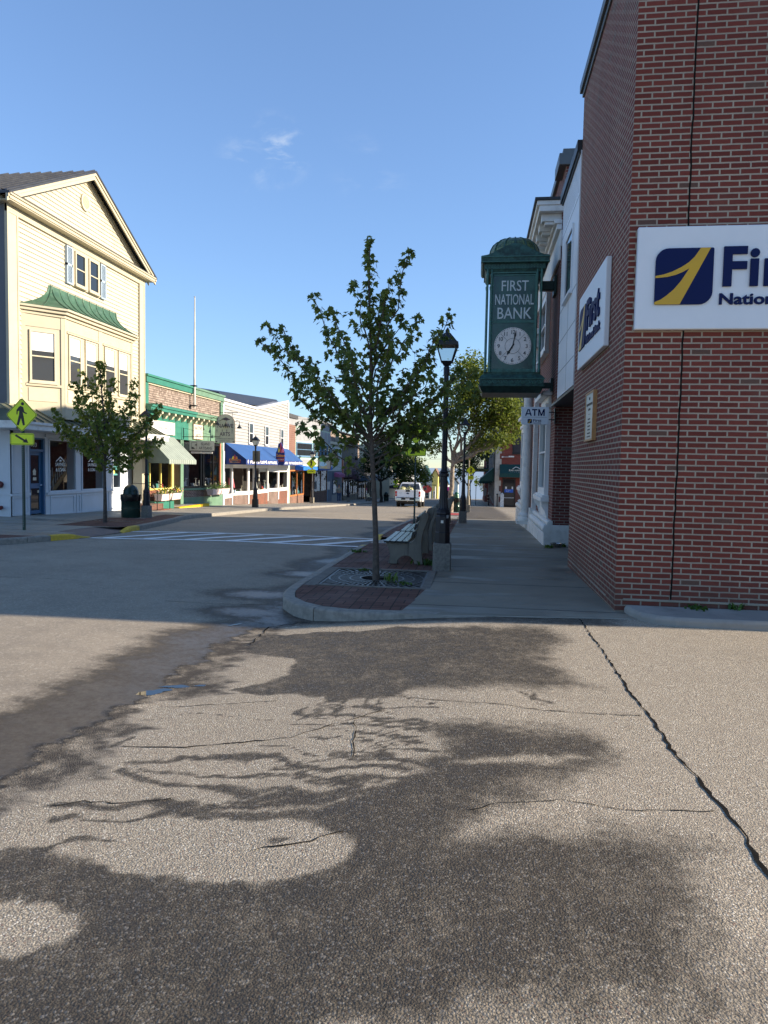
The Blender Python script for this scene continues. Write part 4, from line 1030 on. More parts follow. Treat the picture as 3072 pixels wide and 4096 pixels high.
def dometile():
    s = NT('dome_scales'); p = s.pos(); a = s.n('SeparateXYZ', Vector=p)
    th = s.math('ARCTAN2', s.math('SUBTRACT', a.outputs[1], (y0 + y1) / 2), s.math('SUBTRACT', a.outputs[0], cx))
    u = s.math('MULTIPLY', th, 8.9); v = s.math('MULTIPLY', a.outputs[2], 17.)
    vo = s.n('TexVoronoi', Vector=s.n('CombineXYZ', X=u, Y=v).outputs[0], Scale=1.); vo.inputs['Randomness'].default_value = .15; vo.feature = 'DISTANCE_TO_EDGE'
    vc = s.n('TexVoronoi', Vector=s.n('CombineXYZ', X=u, Y=v).outputs[0], Scale=1.); vc.inputs['Randomness'].default_value = .15
    r = s.n('SeparateColor', Color=vc.outputs['Color']).outputs[0]
    c = s.mix(r, (.02, .07, .025), (.16, .22, .08)); c = s.mix(s.rng(vo.outputs[0], .10, .04), c, (.008, .02, .014))
    s.bsdf(c, .35, 0., s.bump(s.rng(vo.outputs[0], .02, .2), .5, .01), .6); return s.mat
dc = (cx, (y0 + y1) / 2)
mb = MB(); mb.lathe([(.575, .0), (.58, .12), (.575, .19), (.555, .28), (.50, .38), (.41, .46), (.29, .515), (.15, .545), (.0, .553)], (dc[0], dc[1], 6.36), 40); dome = mb.build('dome', dometile(), ck, smooth=True)
mb = MB(); mb.lathe([(.59, 0), (.60, .02), (.592, .10), (.582, .13)], (dc[0], dc[1], 6.36), 40); mb.build('drum', M['patina_dark'], dome, smooth=True)
mb = MB()
for k in range(14):
    a = 2 * pi * (k + .5) / 14
    mb.tube([(dc[0] + r * cos(a), dc[1] + r * sin(a), 6.36 + z) for r, z in ((.585, .12), (.58, .19), (.56, .28), (.505, .383), (.415, .464), (.29, .52), (.1, .553))], .014, 6)
mb.build('rib', M['patina'], dome, smooth=True)
mb = MB(); mb.box(1.36, 1.70, 17.0, 17.2, 5.74, 5.94); mb.box(1.66, 1.72, 16.9, 17.3, 5.62, 6.05); mb.build('bracket', M['patina_dark'], ck, bevel=.01)
mb = MB(); mb.box(1.36, 1.70, 17.0, 17.2, 3.5, 3.62); mb.box(1.66, 1.72, 16.95, 17.25, 3.42, 3.72); mb.build('bracket', M['patina_dark'], ck, bevel=.01)

# ---- dog bowl and weeds at the plinth
mb = MB(); mb.lathe([(.085, 0), (.10, .005), (.125, .075), (.14, .082), (.14, .088), (.118, .088), (.10, .04), (.0, .035)], (1.80, 15.95, -.102), 28)
tag(mb.build('dog_bowl', M['steel_bowl'], smooth=True), 'steel dog bowl standing on the walk against the white plinth', 'bowl')
# ================================================================ left side of the street
UP = Vector((0, 0, 1))
def angf(p0, p1):                                       # frame on a wall running p0 -> p1 in plan (outside on the street side)
    a, b = Vector((*p0, 0)), Vector((*p1, 0)); u = (b - a).normalized(); return Fr(a, u, (u.y, -u.x, 0)), (b - a).length
def shopwin(par, fr, u0, u1, v0, v1, fm, t=.06, mull=(), o=.0, dep=.06, name='shop_window'):
    mb = MB(); mb.frame(fr, u0, u1, v0, v1, t, o - dep, o + .03)
    for c in mull: mb.fb(fr, c - t / 2, c + t / 2, v0 + t, v1 - t, o - dep, o + .026)
    w_ = mb.build(name, fm, par)
    g = MB(); g.poly([fr(u0 + t, v0 + t, o - .026), fr(u1 - t, v0 + t, o - .026), fr(u1 - t, v1 - t, o - .026), fr(u0 + t, v1 - t, o - .026)]); g.build('pane', M['shop_glass'], w_); return w_
def room(par, y0, y1, z0, z1, x0=-16.2, x1=-14.35, m='interior', name='interior'):
    mb = MB(); mb.box(x0 - .1, x0, y0, y1, z0, z1); mb.box(x0, x1, y0, y1, z0 - .06, z0); mb.box(x0, x1, y0, y1, z1, z1 + .05); mb.box(x0, x1, y0 - .05, y0, z0, z1); mb.box(x0, x1, y1, y1 + .05, z0, z1)
    return mb.build(name, M[m], par)
def one(par, name, m, *a, fr=LF, bevel=0.):             # one box part on a frame
    mb = MB(); mb.fb(fr, *a); return mb.build(name, M[m] if isinstance(m, str) else m, par, bevel=bevel)

# ---------------- cream gabled building
yb = thing('cream_building', 'cream clapboard building with gable roof, green-roofed bay window and white ground floor', 'building', (-18, 24.7, -.2))
mb = MB(); mb.box(-27, -14.26, 20.26, 29.14, 2.3, 9.4)
mb.extr([(-14.26, 20.26, 9.4), (-14.26, 29.14, 9.4), (-14.26, 24.75, 11.85)], (-12.7, 0, 0)); mb.box(-27, -16.3, 20.26, 29.14, -.8, 2.3)
mb.build('wall', M['cream_clap'], yb)
mb = MB(); mb.clap(LF, 20.75, 28.7, 3.1, 9.25, .15, -.06, .030); mb.build('siding', M['cream_clap'], yb)
mb = MB(); pk = lambda v: (20.3 + (v - 9.55) * 1.86, 29.2 - (v - 9.55) * 1.86); mb.clap(LF, 0, 0, 9.62, 11.68, .15, -.06, .030, span=pk); mb.build('siding', M['cream_clap'], yb)
FSd = front(20.26)
mb = MB(); mb.clap(FSd, -27, -14.3, 2.95, 9.25, .112, .0); mb.build('side_siding', M['slate_side'], yb)
one(yb, 'side_panel', 'grey_white', -27, -14.2, -.6, 2.5, .002, .03, fr=FSd); one(yb, 'side_belt', 'grey_white', -27, -14.16, 2.5, 2.95, .002, .08, fr=FSd); one(yb, 'side_belt', 'grey_white', -27, -14.2, .5, .58, .03, .06, fr=FSd)
for a, b in ((20.2, 20.73), (28.7, 29.18)):
    mb = MB(); mb.fb(LF, a, b, 3.0, 9.3, -.06, .015); mb.frame(LF, a, b, 3.3, 9.2, .07, .015, .035); mb.build('corner_board', M['cream_paint'], yb)
one(yb, 'corner_board', 'slate_side', -14.6, -14.2, 2.95, 9.3, .02, .04, fr=FSd)
one(yb, 'frieze', 'cream_paint', 20.2, 29.2, 9.05, 9.3, -.05, .03)
mb = MB(); mb.fb(LF, 19.95, 29.5, 9.28, 9.32, -.3, .30); mb.fb(LF, 19.93, 29.52, 9.32, 9.46, .18, .33); mb.fb(LF, 19.90, 29.56, 9.42, 9.50, .30, .37); mb.build('cornice', M['cream_paint'], yb, bevel=.012)
mb = MB(); mb.add([LF(19.9, 9.505, .38), LF(29.56, 9.505, .38), LF(29.4, 9.64, -.05), LF(20.0, 9.64, -.05), LF(19.9, 9.48, .38), LF(29.56, 9.48, .38)], [(0, 1, 2, 3), (4, 5, 1, 0)]); mb.build('cornice_roof', M['slate_roof'], yb)
PKY, PKZ, EZ = 24.75, 11.98, 9.46
for sgn in (-1, 1):
    ey = PKY + sgn * 4.9
    mb = MB(); P = [(ey, EZ), (PKY, PKZ)]
    mb.hexa([LF(ey, EZ - .02, -13), LF(PKY, PKZ - .02, -13), LF(PKY, PKZ - .02, .36), LF(ey, EZ - .02, .36), LF(ey, EZ + .05, -13), LF(PKY, PKZ + .05, -13), LF(PKY, PKZ + .05, .36), LF(ey, EZ + .05, .36)])
    d = Vector((0, PKY - ey, PKZ - EZ)).normalized()
    for k in range(28):
        o = .28 - k * .42; mb.hexa([LF(ey, EZ + .05, o - .02), LF(PKY, PKZ + .05, o - .02), LF(PKY, PKZ + .05, o), LF(ey, EZ + .05, o), LF(ey, EZ + .10, o - .02), LF(PKY, PKZ + .10, o - .02), LF(PKY, PKZ + .10, o), LF(ey, EZ + .10, o)])
    mb.build('roof', M['roof_metal'], yb)
    mb = MB(); mb.hexa([LF(ey, EZ - .24, .24), LF(PKY, PKZ - .26, .24), LF(PKY, PKZ - .26, .29), LF(ey, EZ - .24, .29), LF(ey, EZ - .022, .24), LF(PKY, PKZ - .022, .24), LF(PKY, PKZ - .022, .29), LF(ey, EZ - .022, .29)])
    mb.hexa([LF(ey, EZ - .12, .295), LF(PKY, PKZ - .12, .295), LF(PKY, PKZ - .12, .33), LF(ey, EZ - .12, .33), LF(ey, EZ - .022, .295), LF(PKY, PKZ - .022, .295), LF(PKY, PKZ - .022, .33), LF(ey, EZ - .022, .33)])
    mb.hexa([LF(ey, EZ - .26, -.04), LF(PKY, PKZ - .36, -.04), LF(PKY, PKZ - .36, .0), LF(ey, EZ - .26, .0), LF(ey, EZ - .1, -.04), LF(PKY, PKZ - .1, -.04), LF(PKY, PKZ - .1, .0), LF(ey, EZ - .1, .0)])
    mb.build('rake_board', M['cream_paint'], yb)
mb = MB(); mb.extr([LF(24.62 + .29 * cos(a * pi / 16), 10.88 + .30 * sin(a * pi / 16), -.05) for a in range(32)], (.07, 0, 0)); vt = mb.build('gable_vent', M['cream_light'], yb)
mb = MB()
for k in range(11):
    z = 10.65 + k * .046; h_ = sqrt(max(0, .21 ** 2 - (z - 10.88) ** 2)); mb.hexa([LF(24.62 - h_, z, .02), LF(24.62 + h_, z, .02), LF(24.62 + h_, z + .004, .035), LF(24.62 - h_, z + .004, .035), LF(24.62 - h_, z + .026, .02), LF(24.62 + h_, z + .026, .02), LF(24.62 + h_, z + .03, .025), LF(24.62 - h_, z + .03, .025)])
mb.build('louvre', M['cream_paint'], vt)
one(yb, 'window_surround', 'cream_paint', 23.72, 25.55, 7.72, 9.04, -.04, .012)
for a in (23.84, 24.74): window(yb, left(-14.188), a, a + .68, 7.78, 8.95, M['cream_paint'], M['glass'], .07, .05)
for a in (23.33, 25.58):
    mb = MB(); mb.frame(LF, a, a + .36, 7.72, 9.0, .05, -.04, .05); mb.fb(LF, a, a + .36, 8.33, 8.41, -.04, .05)
    for k in range(26): mb.hexa([LF(a + .05, 7.78 + k * .046, .0), LF(a + .31, 7.78 + k * .046, .0), LF(a + .31, 7.79 + k * .046, .04), LF(a + .05, 7.79 + k * .046, .04), LF(a + .05, 7.82 + k * .046, .0), LF(a + .31, 7.82 + k * .046, .0), LF(a + .31, 7.805 + k * .046, .04), LF(a + .05, 7.805 + k * .046, .04)])
    mb.build('shutter', M['shutter'], yb)
# bay window
BP = [(-14.26, 20.95), (-13.42, 21.9), (-13.42, 26.5), (-14.26, 27.45)]
mb = MB(); mb.extr([(x, y, 2.95) for x, y in BP], (0, 0, 3.3)); bay = mb.build('bay_window', M['cream_paint'], yb)
fL, LL = angf(BP[0], BP[1]); fF, LFr = angf(BP[1], BP[2]); fR, LR = angf(BP[2], BP[3])
for fr, u0, u1 in ((fL, .22, 1.02), (fF, .22, .96), (fF, 1.22, 1.96), (fF, 2.50, 3.24), (fF, 3.50, 4.24), (fR, .25, 1.0)):
    window(bay, fr, u0, u1, 4.08, 5.72, M['cream_light'], M['glass_sky'], .06, .05, True, .36)
mb = MB()
for fr, L in ((fL, LL), (fF, LFr), (fR, LR)):
    mb.fb(fr, -.02, .10, 3.0, 6.2, .0, .035); mb.fb(fr, L - .10, L + .02, 3.0, 6.2, .0, .035); mb.fb(fr, .1, L - .1, 5.82, 6.2, .0, .02); mb.fb(fr, .1, L - .1, 3.95, 4.03, .0, .05)
mb.fb(fF, 2.10, 2.36, 3.0, 6.2, 0, .035); mb.fb(fF, .12, 2.08, 5.75, 5.80, .02, .05); mb.fb(fF, 2.38, 4.5, 5.75, 5.80, .02, .05)
mb.build('trim', M['cream_paint'], bay)
for fr, u0, u1 in ((fL, .18, 1.06), (fF, .18, 1.0), (fF, 1.16, 2.02), (fF, 2.44, 3.28), (fF, 3.44, 4.3)): one(bay, 'spandrel', 'cream_light', u0, u1, 3.48, 3.9, .005, .018, fr=fr)
def off(P, d): return [(-14.26, P[0][1] - d), (P[1][0] + d, P[1][1] - d * .45), (P[2][0] + d, P[2][1] + d * .45), (-14.26, P[3][1] + d)]
mb = MB(); mb.extr([(x, y, 6.2) for x, y in off(BP, .07)], (0, 0, .10)); mb.extr([(x, y, 6.30) for x, y in off(BP, .16)], (0, 0, .10)); mb.extr([(x, y, 6.40) for x, y in off(BP, .24)], (0, 0, .07)); mb.build('cornice', M['cream_paint'], bay, bevel=.01)
TP = [(-14.22, 22.35), (-14.2, 22.5), (-14.2, 26.7), (-14.22, 26.85)]; OB = off(BP, .22)
mb = MB(); lev = []
for k in range(9):
    t = k / 8; q = (1 - t) ** 2.1; lev.append([(TP[i][0] + (OB[i][0] - TP[i][0]) * q, TP[i][1] + (OB[i][1] - TP[i][1]) * q, 6.47 + .93 * t) for i in range(4)])
for a, b in zip(lev, lev[1:]): mb.add(a + b, [(0, 1, 5, 4), (1, 2, 6, 5), (2, 3, 7, 6)])
for s_ in range(10):
    f_ = s_ / 9; mb.tube([Vector(l[1]).lerp(Vector(l[2]), f_) + Vector((.008, 0, .008)) for l in lev], .018, 4)
for s_ in (.5,): mb.tube([Vector(l[0]).lerp(Vector(l[1]), s_) + Vector((.008, 0, .008)) for l in lev], .018, 4)
mb.build('roof', M['bay_roof'], bay)
# pent roof above the shopfront
mb = MB(); mb.add([LF(19.85, 3.28, 0), LF(29.2, 3.28, 0), LF(29.35, 2.74, 1.0), LF(19.2, 2.74, 1.0), LF(20.2, 3.28, -.05), LF(19.2, 2.74, -1)], [(0, 1, 2, 3), (0, 3, 5, 4)])
for k in range(24):
    y = 19.6 + k * .41; mb.hexa([LF(y, 2.74, 1.0), LF(y + .03, 2.74, 1.0), LF(y + .03, 3.28, 0), LF(y, 3.28, 0), LF(y, 2.79, 1.0), LF(y + .03, 2.79, 1.0), LF(y + .03, 3.33, 0), LF(y, 3.33, 0)])
mb.build('canopy_roof', M['pent_roof'], yb)
mb = MB(); mb.fb(LF, 19.2, 29.35, 2.50, 2.735, .93, 1.0); mb.fb(LF, 19.18, 29.37, 2.66, 2.735, 1.0, 1.05); mb.fb(LF, 19.2, 29.35, 2.495, 2.52, -.06, .93); mb.box(-15.2, -13.2, 19.2, 19.26, 2.50, 2.735); mb.build('canopy_fascia', M['white_old'], yb)
mb = MB()
for a in ((20.22, 21.17, -.7, 2.5), (22.03, 22.2, -.7, 2.5), (22.2, 26.4, -.7, .50), (22.2, 27.3, 2.32, 2.5), (23.85, 24.18, .5, 2.32), (25.8, 26.38, .5, 2.32), (27.06, 27.4, -.7, 2.5), (26.4, 27.06, -.7, .5), (21.17, 22.03, 2.32, 2.5)): mb.fb(LF, *a, -.35, .0)
mb.box(-16.3, -14.2, 20.262, 20.40, -.7, 2.5)
mb.build('shopfront_wall', M['grey_white'], yb)
mb = MB()
mb.frame(LF, 20.28, 21.12, .55, 2.3, .07, 0, .03); mb.frame(LF, 20.28, 21.12, -.15, .46, .07, 0, .03)
for a, b in ((22.28, 23.72), (23.85, 24.1), (24.18, 26.0), (26.1, 27.2)): mb.frame(LF, a, b, -.28, .40, .06, 0, .03)
mb.fb(LF, 20.2, 21.17, .46, .54, 0, .05); mb.fb(LF, 22.05, 27.4, .44, .52, 0, .06); mb.fb(LF, 23.88, 24.14, 1.9, 2.28, 0, .06); mb.fb(LF, 22.0, 27.4, 2.36, 2.46, 0, .05)
mb.build('panelling', M['grey_white'], yb)
for u0, u1 in ((22.2, 23.84), (24.2, 25.78), (26.4, 27.05)): shopwin(yb, LF, u0, u1, .52, 2.31, M['grey_white'], .05)
room(yb, 20.5, 27.3, -.1, 2.45, m='interior'); one(yb, 'interior', 'interior_warm', 24.0, 25.0, 0, 2.3, -1.95, -1.9)
mb = MB()                                               # staircase seen through the windows
for y0_, z0_, y1_, z1_ in ((22.1, .9, 24.0, 2.45), (24.0, .35, 25.9, 1.9)):
    for dz_, th in ((0, .22), (.62, .06)): mb.hexa([LF(y0_, z0_ + dz_, -1.0), LF(y1_, z1_ + dz_, -1.0), LF(y1_, z1_ + dz_, -1.06), LF(y0_, z0_ + dz_, -1.06), LF(y0_, z0_ + dz_ + th, -1.0), LF(y1_, z1_ + dz_ + th, -1.0), LF(y1_, z1_ + dz_ + th, -1.06), LF(y0_, z0_ + dz_ + th, -1.06)])
for y0_, z0_ in ((22.3, .1), (22.9, .1)): mb.tube([LF(y0_, z0_, -.7), LF(y0_ + .9, z0_ + 1.2, -.7)], .03, 6)
st = mb.build('staircase', M['bed_wood'], yb)
mb = MB()
for y0_, z0_ in ((22.1, .9), (24.0, .35)):
    for k in range(14): y = y0_ + .1 + k * .13; z = z0_ + .2 + (y - y0_) * .816; mb.fb(LF, y, y + .02, z - .05, z + .45, -1.05, -1.02)
for k in range(12): mb.fb(LF, 22.25 + k * .12, 22.27 + k * .12, .2, .35 + k * .09, -.75, -.72)
mb.build('baluster', M['g_white'], st)
for y in (22.62, 24.66):
    mb = MB(); mb.text('SAVINGS', LF(y, 1.40, -.018), (0, 1, 0), UP, .17, .60, .012, .003); mb.text('& LOAN', LF(y + .02, 1.22, -.018), (0, 1, 0), UP, .17, .56, .012, .003)
    mb.fex(LF, [(y + .02, 1.56), (y + .30, 1.74), (y + .58, 1.56), (y + .52, 1.56), (y + .30, 1.69), (y + .08, 1.56)], -.02, -.015); mb.fb(LF, y + .24, y + .36, 1.56, 1.62, -.02, -.015); mb.build('window_lettering', M['g_white'], yb)
def shopdoor(par, fr, u0, u1, v0, v1, m, glass, o=-.08, mid=None):
    mb = MB(); mb.frame(fr, u0, u1, v0, v1, .11, o - .05, o); mid_ = mid if mid is not None else (v0 + v1) / 2
    mb.fb(fr, u0 + .11, u1 - .11, mid_ - .08, mid_ + .08, o - .05, o - .002)
    d = mb.build('door', m, par)
    g = MB(); g.fb(fr, u0 + .1, u1 - .1, v0 + .1, mid_ - .07, o - .035, o - .02); g.fb(fr, u0 + .1, u1 - .1, mid_ + .07, v1 - .1, o - .035, o - .02); g.build('pane', glass, d)
    h_ = MB(); h_.tube([fr(u1 - .06, mid_ + .02, o), fr(u1 - .06, mid_ + .02, o + .05), fr(u1 - .17, mid_ + .02, o + .05)], .014, 6); h_.build('handle', M['chrome'], d); return d
shopdoor(yb, LF, 21.26, 21.95, -.16, 1.86, M['door_blue'], M['glass'], -.10, .75)
mb = MB(); mb.fb(LF, 21.18, 21.26, -.2, 2.3, -.2, -.02); mb.fb(LF, 21.95, 22.03, -.2, 2.3, -.2, -.02); mb.fb(LF, 21.26, 21.95, 1.86, 1.95, -.2, -.03); mb.fb(LF, 21.26, 21.95, 2.27, 2.32, -.2, -.03); mb.build('door_frame', M['door_blue'], yb)
one(yb, 'transom', M['glass'], 21.26, 21.95, 1.951, 2.27, -.12, -.10)
mb = MB(); mb.text('103', LF(21.36, 2.02, -.098), (0, 1, 0), UP, .2, .3, .005, .003); mb.build('house_number', M['white_old'], yb)
mb = MB(); mb.fb(LF, 21.52, 21.68, 1.1, 1.22, -.115, -.112); mb.fex(LF, [(21.5, 1.22), (21.6, 1.32), (21.7, 1.22)], -.115, -.112); mb.fb(LF, 21.52, 21.7, .93, 1.03, -.115, -.112); mb.fb(LF, 21.36, 21.42, .5, .62, -.115, -.11); mb.fb(LF, 21.75, 21.83, .52, .6, -.115, -.11); mb.build('door_sticker', M['g_cream'], yb)
one(yb, 'poster', 'g_teal2', 26.48, 26.85, 1.05, 1.42, -.015, -.012); one(yb, 'poster', 'g_yellow', 26.5, 26.62, 1.12, 1.36, -.011, -.009)
# porch bay with a pale blue door
mb = MB(); mb.fb(LF, 27.4, 28.05, -.6, 2.5, -.75, -.6); mb.fb(LF, 28.85, 29.2, -.6, 2.5, -.75, -.6); mb.fb(LF, 28.05, 28.85, 2.02, 2.5, -.75, -.6); mb.fb(LF, 27.4, 29.2, -.7, .02, -1, -.02); mb.build('porch_wall', M['grey_white'], yb)
shopdoor(yb, LF, 28.08, 28.82, .03, 2.0, M['door_pale'], M['glass'], -.6, .95)
one(yb, 'porch_post', 'cream_paint', 28.9, 29.3, -.6, 2.5, -.4, .02, bevel=.01); one(yb, 'porch_post', 'grey_white', 27.4, 27.62, -.1, 2.5, -.3, .02, bevel=.01)
mb = MB(); mb.lathe([(.0, .0), (.09, .0), (.11, .05), (.09, .12), (.0, .14)], (0, 0, 0), 14)
for q in range(len(mb.v)): x, y, z = mb.v[q]; mb.v[q] = (-14.52 + x, 20.23 - z, .82 + y)
mb.tube([(-14.50, 20.25, .12), (-14.50, 20.10, .12)], .05, 10); mb.tube([(-14.55, 20.12, .12), (-14.40, 20.04, .10)], .055, 10); mb.build('fire_connection', M['fire_red'], yb, smooth=True)

# ---------------- brick stoop and rails between the cream and green buildings
mb = MB(); mb.box(-14.18, -13.3, 27.75, 29.05, -.8, -.16); mb.box(-13.3, -12.95, 27.75, 29.05, -.8, -.38)
tag(mb.build('brick_stoop', M['shop_brick']), 'two red brick steps below the pale blue door of the cream building', 'steps')
for y, lab in ((27.78, 'black iron handrail on the near side of the brick steps'), (29.0, 'black iron handrail on the far side of the brick steps, by the flower box')):
    mb = MB(); mb.tube([(-14.1, y, .72), (-13.45, y, .70), (-12.98, y, .42), (-12.98, y, -.47)], .018, 6); mb.tube([(-14.1, y, .72), (-14.1, y, -.2)], .018, 6)
    tag(mb.build('handrail', M['black_frame']), lab, 'handrail', 'iron handrails at the brick steps')

# ---------------- green shingled shop building
gb = thing('green_shop_building', 'green and shingled shop building with row of corbels under its cornice', 'building', (-18, 34, -.6))
mb = MB(); mb.box(-27, -14.26, 29.2, 38.66, 2.75, 5.15); mb.box(-27, -16.2, 29.2, 38.66, -1.2, 2.75); mb.build('wall', M['sage'], gb)
def shinglemat():
    s = NT('shingle'); p, u, v, a = wall_uv(s)
    b = s.n('TexBrick', Vector=s.n('CombineXYZ', X=u, Y=v).outputs[0], Scale=1., Color1=(0, 0, 0), Color2=(1, 1, 1)); b.inputs['Mortar Size'].default_value = .006; b.inputs['Brick Width'].default_value = .14; b.inputs['Row Height'].default_value = .105; b.offset_frequency = 2; b.offset = .37
    i = s.n('RGBToBW', Color=b.outputs['Color']).outputs[0]; n = s.noise(s.n('Mapping', Vector=p, Scale=(20., 20., 2.)).outputs[0], 1.5, 5, .7)
    c = s.mix(i, (.20, .15, .12), (.42, .34, .28)); c = s.mix(s.rng(n, .4, .7, 0, .7), c, (.13, .095, .08)); c = s.mix(b.outputs['Fac'], c, (.03, .025, .02))
    s.bsdf(c, .9); return s.mat
M['shingle'] = shinglemat()
mb = MB(); mb.clap(LF, 29.5, 38.3, 4.1, 5.0, .105, -.06, .02); mb.build('shingles', M['shingle'], gb)
mb = MB(); mb.fb(LF, 29.2, 34.2, 5.05, 5.38, -.2, .10); mb.fb(LF, 29.18, 34.2, 5.30, 5.40, -.2, .16); mb.build('parapet', M['teal'], gb, bevel=.01)
mb = MB(); mb.fb(LF, 34.2, 38.7, 5.05, 5.38, -.2, .10); mb.fb(LF, 34.2, 38.72, 5.30, 5.40, -.2, .16); mb.build('parapet', M['sage'], gb, bevel=.01)
one(gb, 'trim', 'cream_light', 29.5, 38.3, 4.99, 5.05, -.05, .03); one(gb, 'pilaster', 'teal', 29.22, 29.5, -.4, 5.05, -.2, .03); one(gb, 'pilaster', 'sage', 38.3, 38.64, -.8, 5.05, -.2, .03)
mb = MB(); mb.fb(LF, 29.2, 34.2, 3.86, 4.10, -.1, .30); mb.fb(LF, 29.18, 34.2, 4.0, 4.12, -.1, .36); mb.build('cornice', M['teal'], gb, bevel=.01)
mb = MB(); mb.fb(LF, 34.2, 38.68, 3.86, 4.10, -.1, .30); mb.fb(LF, 34.2, 38.7, 4.0, 4.12, -.1, .36); mb.build('cornice', M['sage'], gb, bevel=.01)
for k in range(12):
    y = 30.3 + k * .70; mb = MB(); mb.fex(Fr((-14.2, y, 0), (1, 0, 0), (0, 1, 0)), [(-.05, 3.86), (.27, 3.86), (.27, 3.76), (.17, 3.72), (.10, 3.60), (-.05, 3.58)], 0, .16); mb.build('corbel', M['cream_light'], gb)
mb = MB(); mb.clap(LF, 29.2, 34.0, 2.72, 3.86, .28, -.05, .01); mb.build('band', M['teal'], gb); mb = MB(); mb.clap(LF, 34.0, 38.6, 2.72, 3.86, .28, -.05, .01); mb.build('band', M['sage'], gb)
shopwin(gb, LF, 29.6, 31.95, .36, 2.6, M['lemon'], .07, (30.75,)); one(gb, 'bulkhead', 'shop_brick', 29.3, 32.0, -.9, .36, -.25, -.01)
one(gb, 'post', 'lemon', 31.97, 32.12, -.5, 2.7, -.2, .02)
mb = MB(); mb.box(-15.6, -14.2, 32.13, 32.2, -.42, 2.7); mb.box(-15.65, -15.55, 32.2, 33.5, -.42, 2.7); mb.build('entry_wall', M['interior'], gb)
one(gb, 'door_post', 'coral', 32.45, 32.85, -.42, 2.65, -.7, -.5); one(gb, 'pilaster', 'sage', 32.95, 33.3, -.42, 2.7, -.35, .0)
A0, A1, A2 = (-14.75, 33.32), (-14.18, 35.85), (-14.18, 38.28)
fa, la = angf(A0, A1); fb_, lb = angf(A1, A2)
shopwin(gb, fa, .05, la - .02, .33, 2.65, M['black_frame'], .09, (la * .9,)); shopwin(gb, fb_, .02, lb - .02, .33, 2.65, M['black_frame'], .09, (lb * .55,))
one(gb, 'pilaster', 'coral', lb - .12, lb + .02, -.1, 2.7, -.02, .04, fr=fb_)
for fr, L in ((fa, la), (fb_, lb)):
    one(gb, 'sill', 'sage', 0, L, .20, .31, -.12, .07, fr=fr); one(gb, 'bulkhead', 'dark_and_shaded_brick', 0, L, -.16, .20, -.15, .0, fr=fr); one(gb, 'base_board', 'sage', -.02, L, -.95, -.16, -.12, .02, fr=fr)
room(gb, 29.4, 32.1, -.3, 2.7, m='interior_warm'); room(gb, 33.3, 38.3, -.2, 2.7, x1=-14.8)
mb = MB()                                               # striped awning
n = 28
for k in range(n):
    a0, a1 = k / n, (k + 1) / n; t0, t1 = 29.3 + 2.85 * a0, 29.3 + 2.85 * a1; b0, b1 = 28.75 + 2.95 * a0, 28.75 + 2.95 * a1
    mb.add([LF(t0, 2.78, .02), LF(t1, 2.78, .02), LF(b1, 1.72, 1.3), LF(b0, 1.72, 1.3)], [(0, 1, 2, 3)], k % 2)
    s0, s1 = LF(b0, 1.72, 1.3), LF(b1, 1.72, 1.3); mid_ = (s0 + s1) / 2
    mb.add([s0, s1, s1 - Vector((0, 0, .16)), mid_ - Vector((0, 0, .20)), s0 - Vector((0, 0, .16))], [(0, 1, 2, 3, 4)], k % 2)
for k in range(9):
    a0, a1 = k / 9, (k + 1) / 9
    p = lambda a, top: LF(29.3 - .55 * a, (2.78 - 1.06 * a) if top else 1.72, .02 + 1.28 * a)
    mb.add([p(a0, 1), p(a1, 1), p(a1, 0), p(a0, 0), p(a1, 0) - Vector((0, 0, .16)), p(a0, 0) - Vector((0, 0, .16))], [(0, 1, 2, 3), (3, 2, 4, 5)], 0)
dm('awn_pale', (.30, .34, .30), .85)
M['awn_stripe'] = mat('awn_stripe', (.18, .22, .18), .85)
mb.build('awning', [M['awn_stripe'], M['awn_pale']], gb, norm=False)
dm('vent_metal', (.5, .5, .5), .4, .6)
mb = MB(); mb.lathe([(.35, 0), (.35, .25), (.5, .3), (.5, .34), (.2, .48), (.0, .5)], (-17.2, 38.5, 5.2), 14); mb.build('roof_vent', M['vent_metal'], gb, smooth=True)
def lsign(name, label, u0, u1, v0, v1, m, o=.03, edge='ink'):
    t = thing(name, label, 'sign', tuple(LF((u0 + u1) / 2, v0, 0)))
    mb = MB(); mb.fb(LF, u0, u1, v0, v1, -.03, o); mb.build('board', M[m], t)
    mb = MB(); mb.frame(LF, u0, u1, v0, v1, .025, o, o + .012); mb.build('border', M[edge], t); return t
t = lsign('wall_sign', 'long white wall sign reading Island Artisans above the striped awning', 29.65, 32.2, 2.88, 3.46, 'white_paint', edge='sign_cream')
mb = MB(); mb.text('ISLAND  ARTISANS', LF(30.25, 3.07, .031), (0, 1, 0), UP, .30, 1.8, -.006, .004); mb.frame(LF, 29.75, 30.12, 3.0, 3.36, .02, .03, .034); mb.build('lettering', M['ink'], t)
t = lsign('wall_sign', 'upright cream wall sign reading Native Arts on the green band', 34.45, 35.7, 2.80, 3.58, 'sign_cream', edge='g_brown')
mb = MB(); mb.text('NATIVE', LF(34.56, 3.28, .031), (0, 1, 0), UP, .27, 1.0, .012, .004); mb.text('ARTS', LF(34.7, 2.92, .031), (0, 1, 0), UP, .24, .72, .012, .004); mb.build('lettering', M['purple_ink'], t)
